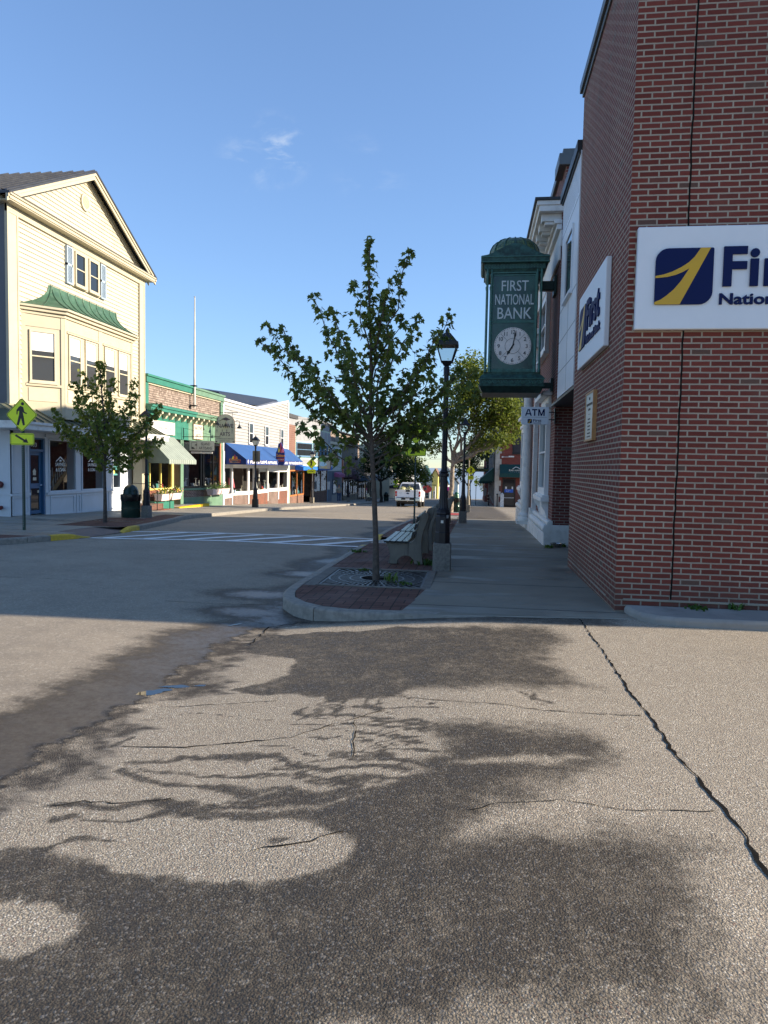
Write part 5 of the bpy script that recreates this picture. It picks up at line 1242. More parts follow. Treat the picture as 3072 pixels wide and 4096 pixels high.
# flag pole
t = thing('flagpole', 'tall white flagpole fixed to the shingled front of the green building', 'flagpole', (-14.0, 34.2, 4.4))
mb = MB(); mb.tube([(-14.02, 34.2, 4.35), (-14.02, 34.2, 5.4), (-14.02, 34.2, 9.75)], [.06, .055, .028], 12); mb.lathe([(0, .09), (.05, .05), (.0, 0)], (-14.02, 34.2, 9.74), 10); mb.build('pole', M['shingle_flag'], t, smooth=True)
mb = MB(); mb.box(-14.2, -13.92, 34.05, 34.35, 4.42, 4.48); mb.box(-14.2, -13.92, 34.08, 34.32, 5.40, 5.46); mb.build('bracket', M['black_frame'], t)
# hanging signs
def hsign(label, Y, x0, x1, z0, z1, m, arch=False, shape=None, cat='sign', bar=None, edge='ink', th=.05):
    t = thing('hanging_sign', label, cat, ((x0 + x1) / 2, Y, z0)); fr = front(Y)
    uv = shape or [(x0, z0), (x1, z0), (x1, z1), (x0, z1)]
    mb = MB(); mb.fex(fr, uv, -th, 0); mb.build('board', M[m], t)
    if edge:
        mb = MB(); mb.fex(fr, [(x0 - .012, z0 - .012), (x1 + .012, z0 - .012), (x1 + .012, z1 + .012), (x0 - .012, z1 + .012)] if not shape else [(x0 + (u - x0) * 1 + (.012 if u > (x0 + x1) / 2 else -.012), v + (.012 if v > (z0 + z1) / 2 else -.012)) for u, v in uv], -th + .008, -.008); mb.build('edge', M[edge], t)
    return t, fr
t, fr = hsign('grey hanging sign reading Island Artisans, on a bar from the green wall', 33.2, -13.86, -12.62, 2.20, 2.66, 'sign_grey')
mb = MB(); mb.text('ISLAND', fr(-13.28, 2.46, .001), (1, 0, 0), UP, .20, .46, .008, .004); mb.text('ARTISANS', fr(-13.38, 2.26, .001), (1, 0, 0), UP, .20, .66, .008, .004); mb.frame(fr, -13.76, -13.48, 2.27, 2.60, .014, 0, .004); mb.fex(fr, [(-13.75, 2.29), (-13.58, 2.29), (-13.68, 2.38), (-13.72, 2.36), (-13.75, 2.4)], 0, .004); mb.fex(fr, [(-13.50, 2.44), (-13.50, 2.54), (-13.60, 2.46)], 0, .004); mb.build('lettering', M['ink'], t)
mb = MB(); mb.fb(fr, -13.78, -12.7, 2.06, 2.15, -.03, 0); b2 = mb.build('lower_board', M['g_white'], t)
mb = MB(); mb.text('FINE CRAFTS LOCALLY MADE', fr(-13.72, 2.08, .001), (1, 0, 0), UP, .075, .95, 0, .002); mb.build('lettering', M['g_grey'], b2)
mb = MB(); mb.tube([fr(-14.2, 2.86, .02), fr(-12.3, 2.88, .02)], .018, 6); mb.tube([fr(-14.15, 2.75, .02), fr(-14.15, 3.3, .02)], .02, 6); mb.tube([fr(-14.15, 3.28, .02), fr(-12.5, 2.9, .02)], .008, 4)
for x in (-13.5, -12.9): mb.tube([fr(x, 2.86, .02), fr(x, 2.66, .02)], .008, 4)
for x in (-13.6, -12.9): mb.tube([fr(x, 2.2, -.02), fr(x, 2.15, -.02)], .01, 4)
mb.build('bracket', M['black_frame'], t)
sh = [(-14.0, 2.72), (-12.9, 2.72)] + [(-13.45 + .55 * cos(a * pi / 14), 3.68 + .56 * sin(a * pi / 14)) for a in range(15)]
t, fr = hsign('tall round-topped cream hanging sign reading Native Arts beside the blue awning', 37.0, -14.0, -12.9, 2.72, 4.24, 'sign_cream', shape=sh, edge='g_brown')
mb = MB(); mb.text('NATIVE', fr(-13.88, 3.52, .001), (1, 0, 0), UP, .29, .88, .018, .004); mb.text('ARTS', fr(-13.74, 3.08, .001), (1, 0, 0), UP, .29, .58, .018, .004); mb.text('AUTHENTIC NATIVE AMERICAN', fr(-13.92, 2.90, .001), (1, 0, 0), UP, .085, .94, .004, .003); mb.text('JEWELRY & CRAFTS', fr(-13.75, 2.79, .001), (1, 0, 0), UP, .075, .58, .004, .003)
for x in (-13.9, -13.6, -13.35, -13.05): mb.fex(fr, [(x - .02, 3.42), (x, 3.22), (x + .02, 3.42)], 0, .003)
mb.fex(fr, [(-13.66, 3.98), (-13.4, 4.08), (-13.14, 3.96), (-13.38, 3.90)], 0, .003)
for sx in (-13.98, -13.02): mb.fb(fr, sx, sx + .10, 2.74, 2.80, 0, .003)
mb.build('lettering', M['purple_ink'], t)
mb = MB(); mb.tube([fr(-14.2, 4.30, -.02), fr(-12.75, 4.34, -.02)], .018, 6); mb.tube([fr(-13.05, 4.34, -.02), fr(-13.05, 3.2, .01)], .012, 5); mb.tube([fr(-14.2, 5.0, -.02), fr(-13.0, 4.35, -.02)], .007, 4); mb.build('bracket', M['black_frame'], t)
def goose(x, y, z, label):
    t = thing('gooseneck_lamp', label, 'lamp', (-14.2, y, z), 'gooseneck lamps over the shop signs')
    mb = MB(); mb.tube([(-14.2, y, z + .25), (x - .35, y, z + .30), (x - .12, y, z + .42), (x, y, z + .36), (x, y, z + .2)], .014, 6); mb.build('arm', M['black_frame'], t, smooth=True)
    mb = MB(); mb.lathe([(.03, .22), (.045, .12), (.14, .02), (.15, .0), (.13, .0), (.04, .1)], (x, y, z), 14); mb.build('shade', M['black_frame'], t, smooth=True)
goose(-13.5, 36.0, 3.62, 'nearer of two black gooseneck lamps left of the round-topped sign'); goose(-13.35, 36.9, 3.58, 'black gooseneck lamp in front of the lettering of the round-topped sign'); goose(-12.75, 37.3, 3.52, 'black gooseneck lamp on the right edge of the round-topped sign')
# flower boxes, low wall, yellow step
mb = MB(); mb.box(-14.2, -13.72, 29.12, 31.1, -1, -.12); mb.build('base_wall', M['teal'], gb)
mb = MB(); mb.box(-15.6, -13.55, 31.2, 34.9, -1.2, -.46); mb.build('entry_floor', M['concrete'], gb)
mb = MB(); mb.box(-13.55, -13.5, 31.2, 34.9, -1.2, -.455); mb.box(-13.72, -13.5, 31.2, 34.9, -.459, -.452); tag(mb.build('entry_step', M['yellow_step']), 'bright yellow painted step at the entrance of the green shop', 'step')
def planter(label, y0, y1, z, flowers, x=-13.6):
    t = thing('flower_box', label, 'flower box', (x, (y0 + y1) / 2, z), 'pink flower boxes on the green shop front')
    mb = MB()
    for a, b in ((y0, (y0 + y1) / 2 - .02), ((y0 + y1) / 2 + .02, y1)): mb.hexa([(x - .14, a + .06, z), (x + .12, a + .06, z), (x + .12, b - .06, z), (x - .14, b - .06, z), (x - .2, a, z + .3), (x + .2, a, z + .3), (x + .2, b, z + .3), (x - .2, b, z + .3)])
    mb.build('box', M['planter_pink'], t, bevel=.01)
    mb = MB(); rr = random.Random(int(y0 * 10))
    for k in range(520):
        c = Vector((x + rr.uniform(-.22, .24), rr.uniform(y0, y1), z + .28 + abs(rr.gauss(0, .12)))); d = Vector((rr.uniform(-1, 1), rr.uniform(-1, 1), rr.uniform(-.3, 1))).normalized() * .09; n_ = Vector((-d.y, d.x, .02)).normalized() * .03
        mb.add([c, c + d * .5 + n_, c + d, c + d * .5 - n_], [(0, 1, 2, 3)], 0)
    mb.build('plants', [M['leaf_plant']], t, norm=False)
    if flowers:
        mb = MB(); cols = [M['g_yellow'], M['g_white'], M['g_magenta']]
        for k in range(90):
            c = Vector((x + rr.uniform(-.2, .26), rr.uniform(y0, y1), z + .34 + abs(rr.gauss(0, .11)))); r = .028
            mb.poly([c + Vector((r * .5, r * cos(a * 1.05), r * sin(a * 1.05))) for a in range(6)], rr.choice((0, 0, 0, 1, 2)))
        mb.build('flowers', cols, t, norm=False)
planter('pink flower box full of yellow flowers below the striped awning', 29.2, 31.3, -.08, True); planter('pink flower box with dark green plants under the black framed window', 35.6, 38.2, -.06, False, -13.75)

# ---------------- white clapboard shop with the blue awning
wb = thing('white_shop_building', 'white clapboard shop building with three narrow windows over a long blue awning', 'building', (-18, 45.5, -1))
prof_w = [(38.66, 2.2), (52.72, 2.2), (52.72, 6.15), (52.4, 6.32), (44.8, 5.2), (38.66, 5.22)]
mb = MB(); mb.fex(LF, prof_w, -12, -.02); mb.box(-27, -16.4, 38.7, 52.7, -2, 2.2); mb.build('wall', M['white_clap'], wb)
mb = MB(); mb.clap(LF, 38.75, 52.6, 2.75, 5.08, .19, -.02, .05); mb.clap(LF, 0, 0, 5.2, 6.2, .19, -.02, .05, span=lambda v: (44.9 + (v - 5.2) * 6.7, 52.6)); mb.build('siding', M['white_clap'], wb)
mb = MB(); mb.fb(LF, 38.66, 52.74, 4.95, 5.03, 0, .05); mb.fb(LF, 38.66, 44.9, 5.14, 5.26, -.1, .08); mb.hexa([LF(44.8, 5.14, -.1), LF(52.5, 6.28, -.1), LF(52.5, 6.28, .08), LF(44.8, 5.14, .08), LF(44.8, 5.27, -.1), LF(52.5, 6.42, -.1), LF(52.5, 6.42, .08), LF(44.8, 5.27, .08)]); mb.fb(LF, 52.5, 52.76, 2.3, 6.3, -.1, .05); mb.fb(LF, 38.64, 38.8, 2.3, 5.2, -.1, .05); mb.build('trim', M['white_paint'], wb)
mb = MB(); mb.hexa([(-28, 39, 5.2), (-15, 41.5, 5.2), (-15, 54, 6.1), (-28, 56, 6.1), (-28, 39, 7.6), (-15.5, 41.5, 5.9), (-15.5, 54, 6.62), (-28, 56, 8.2)]); mb.build('roof', M['dark_blue_roof'], wb)
for a in (43.2, 46.62, 50.42): window(wb, left(-14.165), a, a + .82, 2.88, 4.2, M['white_paint'], M['glass'], .07, .05)
mb = MB(); n = 24
T0, T1, B0, B1 = 39.0, 52.75, 38.95, 52.2
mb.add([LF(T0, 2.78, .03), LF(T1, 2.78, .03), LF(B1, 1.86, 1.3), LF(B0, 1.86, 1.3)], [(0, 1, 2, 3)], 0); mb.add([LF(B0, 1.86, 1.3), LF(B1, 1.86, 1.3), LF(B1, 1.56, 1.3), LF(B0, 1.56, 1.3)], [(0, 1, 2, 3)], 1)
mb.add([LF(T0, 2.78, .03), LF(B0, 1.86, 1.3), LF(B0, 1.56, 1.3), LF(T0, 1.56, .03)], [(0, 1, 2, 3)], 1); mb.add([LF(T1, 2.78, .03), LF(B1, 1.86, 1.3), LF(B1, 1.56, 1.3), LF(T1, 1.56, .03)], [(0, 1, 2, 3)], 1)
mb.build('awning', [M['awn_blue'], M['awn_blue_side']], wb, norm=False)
mb = MB(); fv = Fr((-12.9, 0, 0), (0, 1, 0), (1, 0, 0))
for s_, u, wd in (('FUN STUFF', 39.65, 3.0), ('APPAREL', 43.1, 2.2), ('SOUVENIRS', 45.85, 2.0), ('FOOTWEAR', 48.15, 1.7), ('JEWELRY', 50.1, 1.0), ('T-SHIRTS', 51.3, .8)): mb.text(s_, fv(u, 1.63, .004), (0, 1, 0), UP, .24, wd, .02, .004)
for u in (39.3, 42.85, 45.55, 49.95, 51.2): mb.fex(fv, [(u - .1, 1.71), (u, 1.6), (u + .1, 1.71), (u + .05, 1.84), (u - .05, 1.84)], .002, .006)
mb.build('awning_lettering', M['g_white'], wb)
fS = Fr((-14.2, 38.97, 0), (1, 0, 0), (0, -1, 0))       # awning end with the shop's badge
mb = MB(); c_ = (.62, 1.86)
mb.fex(fS, [(c_[0] + .22 * cos(a * pi / 12), c_[1] + .2 * sin(a * pi / 12)) for a in range(24)], .01, .016, 0)
mb.fex(fS, [(.44, 1.86), (.54, 2.06), (.6, 1.86)], .016, .02, 1); mb.fex(fS, [(.55, 1.86), (.63, 2.12), (.7, 1.86)], .017, .022, 2); mb.fex(fS, [(.66, 1.86), (.74, 2.04), (.8, 1.86)], .016, .02, 3)
mb.build('awning_badge', [M['awn_blue'], M['g_yellow'], M['g_red'], M['g_orange']], wb)
mb = MB(); mb.text('Debbans', fS(.30, 1.77, .02), (1, 0, 0), UP, .15, .66, .012, .004); mb.build('awning_lettering', M['g_orange'], wb)
mb = MB(); mb.fb(fS, .30, .96, 1.655, 1.735, .01, .016); mb.build('awning_badge', M['red_sign'], wb); mb = MB(); mb.text('BAR HARBOR', fS(.36, 1.67, .017), (1, 0, 0), UP, .06, .54, .002, .003); mb.build('awning_lettering', M['g_white'], wb)
Z0 = [(-14.2, 38.9), (-14.2, 40.3)], [(-14.95, 40.45), (-14.12, 43.1)], [(-14.12, 43.1), (-14.12, 47.25)], [(-14.85, 47.45), (-14.12, 49.9)], [(-14.12, 49.9), (-14.12, 52.4)]
for i, (a, b) in enumerate(Z0):
    fr, L = angf(a, b); top = 1.42 if i < 3 else 1.16; bot = -.18 if i != 0 else -.25
    mull = ((L * .28,) if i == 2 else ())
    shopwin(wb, fr, .02, L - .02, bot, top, M['white_paint'], .09, mull)
    if i == 2: one(wb, 'post', 'white_paint', L * .28 - .08, L * .28 + .08, bot, 1.5, -.1, .05, fr=fr)
    one(wb, 'sill', 'white_paint', -.01, L + .01, bot - .14, bot - .002, -.12, .05, fr=fr); one(wb, 'bulkhead', 'dark_and_shaded_brick' if i in (0, 1, 3) else 'shop_brick', 0, L, -1.7, bot - .14, -.14, .0, fr=fr)  # bulkheads turned from the sun get darker brick, shade put into the colour
    one(wb, 'window_head', 'white_paint', -.02, L + .02, top + .002, 1.62, -.12, .03, fr=fr)
    one(wb, 'post', 'white_paint', L - .06, L + .05, -.9, 1.62, -.12, .04, fr=fr)
one(wb, 'pilaster', 'grey_white', 38.66, 38.92, -1.4, 2.3, -.2, .05); one(wb, 'pilaster', 'white_paint', 52.42, 52.76, -1.8, 2.3, -.2, .05); one(wb, 'ceiling', 'white_paint', 38.7, 52.7, 1.62, 1.7, -2.2, .02)
room(wb, 38.95, 44.6, -.35, 1.62, x0=-16.3, x1=-15.0, m='interior_mauve'); room(wb, 44.7, 52.5, -.35, 1.62, x0=-16.3, x1=-15.0)
mb = MB(); mb.text('Debbans', Vector((-16.18, 41.9, .55)), (0, 1, 0), UP, .42, 1.9, .02, .01); mb.build('wall_lettering', M['g_orange'], wb)
mb = MB(); fq = Fr((-16.2, 0, 0), (0, 1, 0), (1, 0, 0)); mb.fex(fq, [(41.9, .9), (42.3, 1.25), (42.7, .9)], .03, .04, 0); mb.fex(fq, [(42.4, .9), (42.9, 1.4), (43.3, .9)], .04, .05, 1); mb.fex(fq, [(43.0, .9), (43.4, 1.2), (43.8, .9)], .03, .04, 2); mb.build('wall_badge', [M['g_yellow'], M['g_sky'], M['g_red']], wb)
# blade sign over the awning
t = thing('blade_sign', 'blue blade sign with coloured shapes and orange lettering above the blue awning', 'sign', (-12.75, 45.5, 1.6)); fr = front(45.5)
sh = [(-13.06, 1.72), (-12.95, 1.58), (-12.55, 1.55), (-12.48, 1.75), (-12.48, 2.4), (-12.62, 2.8), (-12.74, 3.06), (-12.90, 2.95), (-12.98, 2.5), (-13.06, 2.4)]
mb = MB(); mb.fex(fr, sh, -.16, 0); mb.build('board', M['awn_blue_side'], t)
mb = MB(); mb.fex(fr, [(-12.92, 2.4), (-12.86, 2.78), (-12.76, 2.4)], 0, .02, 0); mb.fex(fr, [(-12.82, 2.4), (-12.72, 3.0), (-12.68, 2.4)], .0, .03, 1); mb.fex(fr, [(-12.72, 2.36), (-12.6, 2.78), (-12.52, 2.4)], 0, .02, 2); mb.build('emblem', [M['g_yellow'], M['g_red'], M['g_pink']], t)
mb = MB(); mb.text('Debbans', fr(-13.02, 2.10, .004), (1, 0, 0), UP, .27, .56, .02, .012); mb.build('lettering', M['g_orange'], t); mb = MB(); mb.fb(fr, -12.98, -12.5, 1.80, 2.03, 0, .012); rp = mb.build('lower_panel', M['red_sign'], t); mb = MB(); mb.text('BAR HARBOR', fr(-12.95, 1.89, .013), (1, 0, 0), UP, .09, .42, .004, .004); mb.build('lettering', M['g_white'], rp)
mb = MB(); mb.tube([(-14.2, 45.58, 2.95), (-13.0, 45.58, 2.7)], .012, 5); mb.tube([(-14.2, 45.58, 2.1), (-13.0, 45.58, 2.1)], .02, 5); mb.build('bracket', M['black_frame'], t)

# ---------------- brown building with the seafoam bay
rb = thing('bay_shop_building', 'brown clapboard shop with a big seafoam bay window and blue sashes', 'building', (-18, 60, -1.6))
mb = MB(); mb.box(-27, -14.25, 52.8, 67.6, 1.55, 5.2); mb.box(-27, -16.4, 52.8, 67.6, -2.6, 1.6); mb.build('wall', M['stucco_grey'], rb)
mb = MB(); mb.clap(LF, 52.8, 55.1, 1.6, 4.7, .16, -.04, .035); mb.build('siding', M['brown_clap'], rb)
BB = [(-14.25, 55.1), (-13.5, 57.9), (-13.5, 65.2), (-14.25, 67.5)]
mb = MB(); mb.extr([(x, y, 1.5) for x, y in BB], (0, 0, 3.2)); bb = mb.build('bay_window', M['seafoam'], rb)
for (a, b), nn in (((BB[0], BB[1]), 1), ((BB[1], BB[2]), 5), ((BB[2], BB[3]), 1)):
    fr, L = angf(a, b)
    for k in range(nn):
        u0, u1 = L * k / nn + .14, L * (k + 1) / nn - .10
        window(bb, fr, u0, u1, 2.28, 3.42, M['bay_blue'], M['glass_sky'] if nn > 1 else M['glass'], .09, .05); one(bb, 'panel', 'stucco_grey', u0, u1, 3.56, 4.55, .0, .015, fr=fr); one(bb, 'panel', 'stucco_grey', u0, u1, 1.66, 2.06, .0, .015, fr=fr)
mb = MB()
for d, z0_, z1_ in ((.06, 4.7, 4.8), (.16, 5.28, 5.36), (.22, 5.36, 5.44), (.03, 4.8, 5.28)): mb.extr([(-14.25, 52.75, z0_)] + [(x + (d if i in (1, 2) else 0) + (.06 if i in (0, 3) else 0), y, z0_) for i, (x, y) in enumerate(BB)] + [(-14.25, 67.62, z0_)], (0, 0, z1_ - z0_))
mb.build('cornice', M['stucco_grey'], rb)
mb = MB(); mb.box(-27, -14.1, 52.75, 67.65, 5.2, 5.5); mb.build('roof', M['slate_roof'], rb)
for u0, u1, m in ((53.3, 57.8, 'shop_wood'), (61.6, 67.2, 'dark_wood')):
    shopwin(rb, LF, u0, u1, -.85, 1.2, M[m], .10, ((u0 + u1) / 2,)); one(rb, 'bulkhead', 'stone_veneer', u0, u1, -2.6, -.86, -.2, .01); room(rb, u0, u1, -1.1, 1.4)
one(rb, 'fascia', 'dark_shop', 52.9, 67.5, 1.21, 1.62, -.2, .02); one(rb, 'entry', 'interior', 57.8, 61.6, -2.2, 1.3, -1.6, -1.5); one(rb, 'pilaster', 'seafoam', 52.8, 53.2, -2.2, 1.6, -.2, .04); one(rb, 'pilaster', 'bay_blue', 67.2, 67.6, -2.4, 1.6, -.2, .04); one(rb, 'door_frame', 'dark_wood', 61.3, 61.6, -2.2, 1.3, -.2, .02)
for a, b in ((54.9, 60.4), (60.6, 66.3)):
    mb = MB(); mb.add([LF(a, 1.62, .03), LF(b, 1.62, .03), LF(b, 1.45, .7), LF(a, 1.45, .7), LF(b, 1.18, .7), LF(a, 1.18, .7), LF(a, 1.2, .03)], [(0, 1, 2, 3), (3, 2, 4, 5), (0, 3, 5, 6)]); mb.build('awning', M['awn_bright'], rb, norm=False)
def asign(label, x0, x1, z0, z1, Y, big):
    t, fr = hsign(label, Y, x0, x1, z0, z1, 'g_grey', edge='black_frame', th=.08)
    mb = MB(); mb.frame(fr, x0, x1, z0, z1, .04, 0, .02); mb.build('frame', M['black_frame'], t)
    if big:
        mb = MB(); mb.fex(fr, [(-13.38, 1.95), (-13.28, 2.36), (-13.24, 2.2), (-13.16, 2.42), (-13.10, 2.15), (-13.02, 1.9)], 0, .008, 0); mb.fex(fr, [(-13.36, 1.58), (-13.36, 1.86), (-13.1, 1.92), (-12.8, 1.84), (-12.7, 1.66), (-13.0, 1.5)], 0, .006, 1); mb.build('picture', [M['g_green'], M['g_sky']], t)
        mb = MB(); mb.text('Acadia', fr(-13.2, 1.42, .009), (1, 0, 0), UP, .18, .5, .004, .004); mb.text('SHOP', fr(-12.9, 1.31, .009), (1, 0, 0), UP, .07, .24, .002, .004); mb.build('lettering', M['g_yellow'], t)
    else:
        mb = MB(); mb.fex(fr, [(-12.28, 1.85), (-12.2, 2.2), (-12.05, 2.36), (-11.95, 2.15), (-11.98, 1.95), (-12.15, 1.78)], 0, .008); mb.build('picture', M['g_teal2'], t)
    mb = MB(); mb.tube([fr(-14.2, 2.78, -.04), fr(x1, 2.78, -.04)], .03, 5); mb.tube([fr((x0 + x1) / 2, 2.78, -.04), fr((x0 + x1) / 2, z1, -.04)], .015, 5); mb.build('bracket', M['black_frame'], t)
asign('large framed hanging sign with trees, water and the word Acadia', -13.44, -12.38, 1.26, 2.47, 60.0, True); asign('small framed hanging sign with a green shape, right of the Acadia sign', -12.37, -11.78, 1.67, 2.47, 60.12, False)

# ---------------- row beyond
pb = thing('pale_shop_building', 'narrow pale clapboard shop with blue-grey shopfront and small pink awning', 'building', (-18, 71, -2))
mb = MB(); mb.box(-24, -14.25, 67.62, 74.8, -2.8, 3.75); mb.build('wall', M['pale_clap'], pb); mb = MB(); mb.clap(LF, 67.7, 74.7, 1.1, 3.7, .18, -.04, .035); mb.build('siding', M['pale_clap'], pb)
one(pb, 'cornice', 'cream_light', 67.6, 74.85, 3.7, 3.95, -.2, .2); window(pb, LF, 69.2, 72.2, 2.2, 3.35, M['bay_blue'], M['glass_sky'], .12, .05, True, mull=2)
one(pb, 'shopfront', 'blue_grey', 67.7, 74.7, -2.6, 1.05, -.04, .05); shopwin(pb, LF, 69.6, 72.0, -1.25, .2, M['blue_grey'], .1, (), .09); one(pb, 'door_panel', 'g_grey', 69.2, 73.3, -2.3, -1.35, .05, .08); window(pb, LF, 69.6, 71.9, .3, .95, M['blue_grey'], M['glass'], .08, .10, False); one(pb, 'interior', 'interior', 69.6, 72, -1.25, .2, .0, .06)
mb = MB(); mb.add([LF(70.4, .95, .06), LF(73.4, .95, .06), LF(73.4, .72, .6), LF(70.4, .72, .6), LF(73.4, .42, .6), LF(70.4, .42, .6), LF(70.4, .5, .06)], [(0, 1, 2, 3), (3, 2, 4, 5), (0, 3, 5, 6)]); mb.build('awning', M['pink_awn'], pb, norm=False)
mb = MB(); mb.box(-13.7, -13.47, 64.9, 65.1, -.63, .1); nb = mb.build('notice_box', M['white_paint'], rb)
qb = thing('plum_shop_building', 'dark plum shop with a dark hooded awning and black shingled upper storey', 'building', (-18, 80, -2.3))
mb = MB(); mb.box(-24, -14.3, 74.8, 85.4, -3, 2.3); mb.build('wall', M['plum'], qb); mb = MB(); mb.clap(LF, 75, 85.3, .6, 2.2, .16, -.08, .016); mb.build('siding', M['plum'], qb)
mb = MB(); mb.box(-24, -14.6, 74.8, 85.4, 2.3, 3.9); mb.build('upper_wall', M['dark_shop'], qb); one(qb, 'cornice', 'dark_shop', 74.7, 85.5, 3.9, 4.15, -.6, .15); one(qb, 'pilaster', 'coral', 75.0, 75.5, -.2, 2.4, -.1, .06); one(qb, 'ledge', 'plum', 74.8, 85.4, .35, .6, -.1, .4)
for a in (75.6, 78.8, 82.0): shopwin(qb, LF, a, a + 2.9, -1.7, .1, M['black_frame'], .1, (a + 1.45,), .0)
one(qb, 'interior', 'interior', 75.5, 85, -1.8, .2, -.09, -.07); one(qb, 'bulkhead', 'interior_warm', 75.5, 85.2, -3, -1.7, -.1, .02)
mb = MB(); mb.lathe([(1.6, 0), (1.5, .5), (1.1, .95), (.0, 1.2)], (-14.2, 80.5, .1), 14, sx=.7); mb.build('awning', M['plum'], qb, smooth=True)
db = thing('dark_shop_building', 'dark shopfront with a shadowed canopy next to the plum shop', 'building', (-18, 91, -2.8))
mb = MB(); mb.box(-24, -14.3, 85.5, 99, -4, 2.6); mb.build('wall', M['dark_shop'], db); one(db, 'canopy', 'blue_grey', 85.6, 98.8, -.2, .35, 0, 1.2)
for a in (86, 89, 92, 95): shopwin(db, LF, a, a + 2.6, -2.9, -.4, M['black_frame'], .12, (a + 1.3,), -.02)
one(db, 'interior', 'interior', 86, 98, -3, -.3, -.098, -.09)
def hip(name, label, x0, x1, y0, y1, z0, z1, zr, m, rm, trim=None):
    t = thing(name, label, 'building', ((x0 + x1) / 2, (y0 + y1) / 2, z0)); mb = MB(); mb.box(x0, x1, y0, y1, z0, z1); mb.build('wall', m, t)
    mb = MB(); cx_, cy_ = (x0 + x1) / 2, (y0 + y1) / 2; e = .35; mb.add([(x0 - e, y0 - e, z1), (x1 + e, y0 - e, z1), (x1 + e, y1 + e, z1), (x0 - e, y1 + e, z1), (cx_, cy_ - 1, zr), (cx_, cy_ + 1, zr)], [(0, 1, 4), (1, 2, 5, 4), (2, 3, 5), (3, 0, 4, 5), (3, 2, 1, 0)]); mb.build('roof', rm, t)
    if trim:
        mb = MB(); mb.box(x1 - .6, x1 + .06, y0 - .06, y0 + .8, z0, z1); mb.build('corner_board', trim, t)
        for k in range(3): window(t, Fr((x1, 0, 0), (0, 1, 0), (1, 0, 0)), y0 + 1.5 + k * 3.2, y0 + 2.7 + k * 3.2, z1 - 2.6, z1 - .8, M['cream_light'], M['glass'], .1, .06)
        window(t, front(y0), x1 - 2.6, x1 - 1.4, z1 - 2.4, z1 - .7, M['cream_light'], M['glass'], .1, .06)
    return t
hip('shingled_house', 'shingled house with hipped roof and cream corner boards behind the low shops', -25, -15.2, 78, 92, -3, 5.3, 6.9, M['shingle'], M['slate_roof'], M['cream_paint'])
hip('mansard_house', 'dark shingled house with a flat slate roof behind the pale shop', -24, -15.2, 68.5, 76, 2.5, 5.3, 6.1, M['shingle'], M['slate_roof'])
fb2 = thing('cream_row_building', 'tall cream building far down the left side behind the street trees', 'building', (-17, 112, -4))
mb = MB(); mb.box(-24, -12.6, 104, 122, -6, 4.8); mb.build('wall', M['cream_paint'], fb2); one(fb2, 'cornice', 'white_paint', 104, 122, 4.8, 5.2, 0, .4, fr=left(-12.6))
for k in range(6):
    for z in (-.2, 2.2): window(fb2, left(-12.6), 105 + k * 2.8, 106.4 + k * 2.8, z, z + 1.7, M['white_paint'], M['glass'], .15, .1)
one(fb2, 'canopy', 'dark_shop', 104, 121, -1.6, -1.2, 0, 1.5, fr=left(-12.6))
fb3 = thing('grey_row_building', 'grey building beyond the cream one at the end of the left row', 'building', (-16, 131, -5)); mb = MB(); mb.box(-24, -12.2, 123, 142, -8, 3.4); mb.build('wall', M['stucco_grey'], fb3); mb = MB(); mb.add([(-24, 123, 3.4), (-12, 123, 3.4), (-12, 142, 3.4), (-24, 142, 3.4), (-18, 123, 6), (-18, 142, 6)], [(0, 1, 4), (2, 3, 5), (1, 2, 5, 4), (3, 0, 4, 5)]); mb.build('roof', M['slate_roof'], fb3)
# ================================================================ street furniture
def put(root, loc, rot=0., label=None, scale=None):
    root.location = loc; root.rotation_euler = (0, 0, rot)
    if label: root['label'] = label
    if scale: root.scale = (scale,) * 3
    return root
# ---- street lamps: one built at the origin, the rest copied
LAMPG = 'black lantern street lamps along the street'
lp = thing('street_lamp', 'tall near lamp post on a rough concrete block beside the benches', 'street lamp', (0, 0, 0), LAMPG)
mb = MB(); mb.hexa([(-.145, -.145, -.25), (.145, -.145, -.25), (.145, .145, -.25), (-.145, .145, -.25), (-.14, -.14, .43), (.14, -.14, .43), (.14, .14, .43), (-.14, .14, .43)]); mb.build('pedestal', M['concrete_base'], lp, bevel=.012)
mb = MB(); mb.lathe([(.128, .43), (.128, .60), (.120, .615), (.120, .86), (.105, .88), (.117, .90), (.117, .925), (.10, .94), (.108, .955), (.085, .975)], (0, 0, 0), 8, a0=pi / 8); mb.build('base', M['lamp_iron'], lp, bevel=.004)
mb = MB(); n = 24; lev = [(.098, .97), (.083, 1.0), (.074, 1.05), (.068, 1.14), (.060, 1.50)]
for i, (r, z) in enumerate(lev): mb.v += [((r * (1 if k % 2 else .90)) * cos(2 * pi * k / n) if False else (r * (1 if k % 2 else .90)) * cos(2 * pi * k / n), (r * (1 if k % 2 else .90)) * sin(2 * pi * k / n), z) for k in range(n)]
for i in range(len(lev) - 1):
    for k in range(n): mb.f.append((i * n + k, i * n + (k + 1) % n, (i + 1) * n + (k + 1) % n, (i + 1) * n + k)); mb.m.append(0)
mb.build('fluted_shaft', M['lamp_iron'], lp)
mb = MB(); mb.lathe([(.062, 1.49), (.080, 1.50), (.080, 1.535), (.062, 1.55), (.074, 1.57), (.055, 1.59), (.046, 1.62), (.040, 3.10), (.047, 3.10), (.049, 3.22), (.035, 3.24), (.035, 3.27)], (0, 0, 0), 16); mb.build('pole', M['lamp_iron'], lp, smooth=True)
ln = MB()
for k in range(4):
    a = pi / 4 + k * pi / 2; ln.tube([(.115 * cos(a), .115 * sin(a), 3.30), (.225 * cos(a), .225 * sin(a), 3.56)], .011, 6)
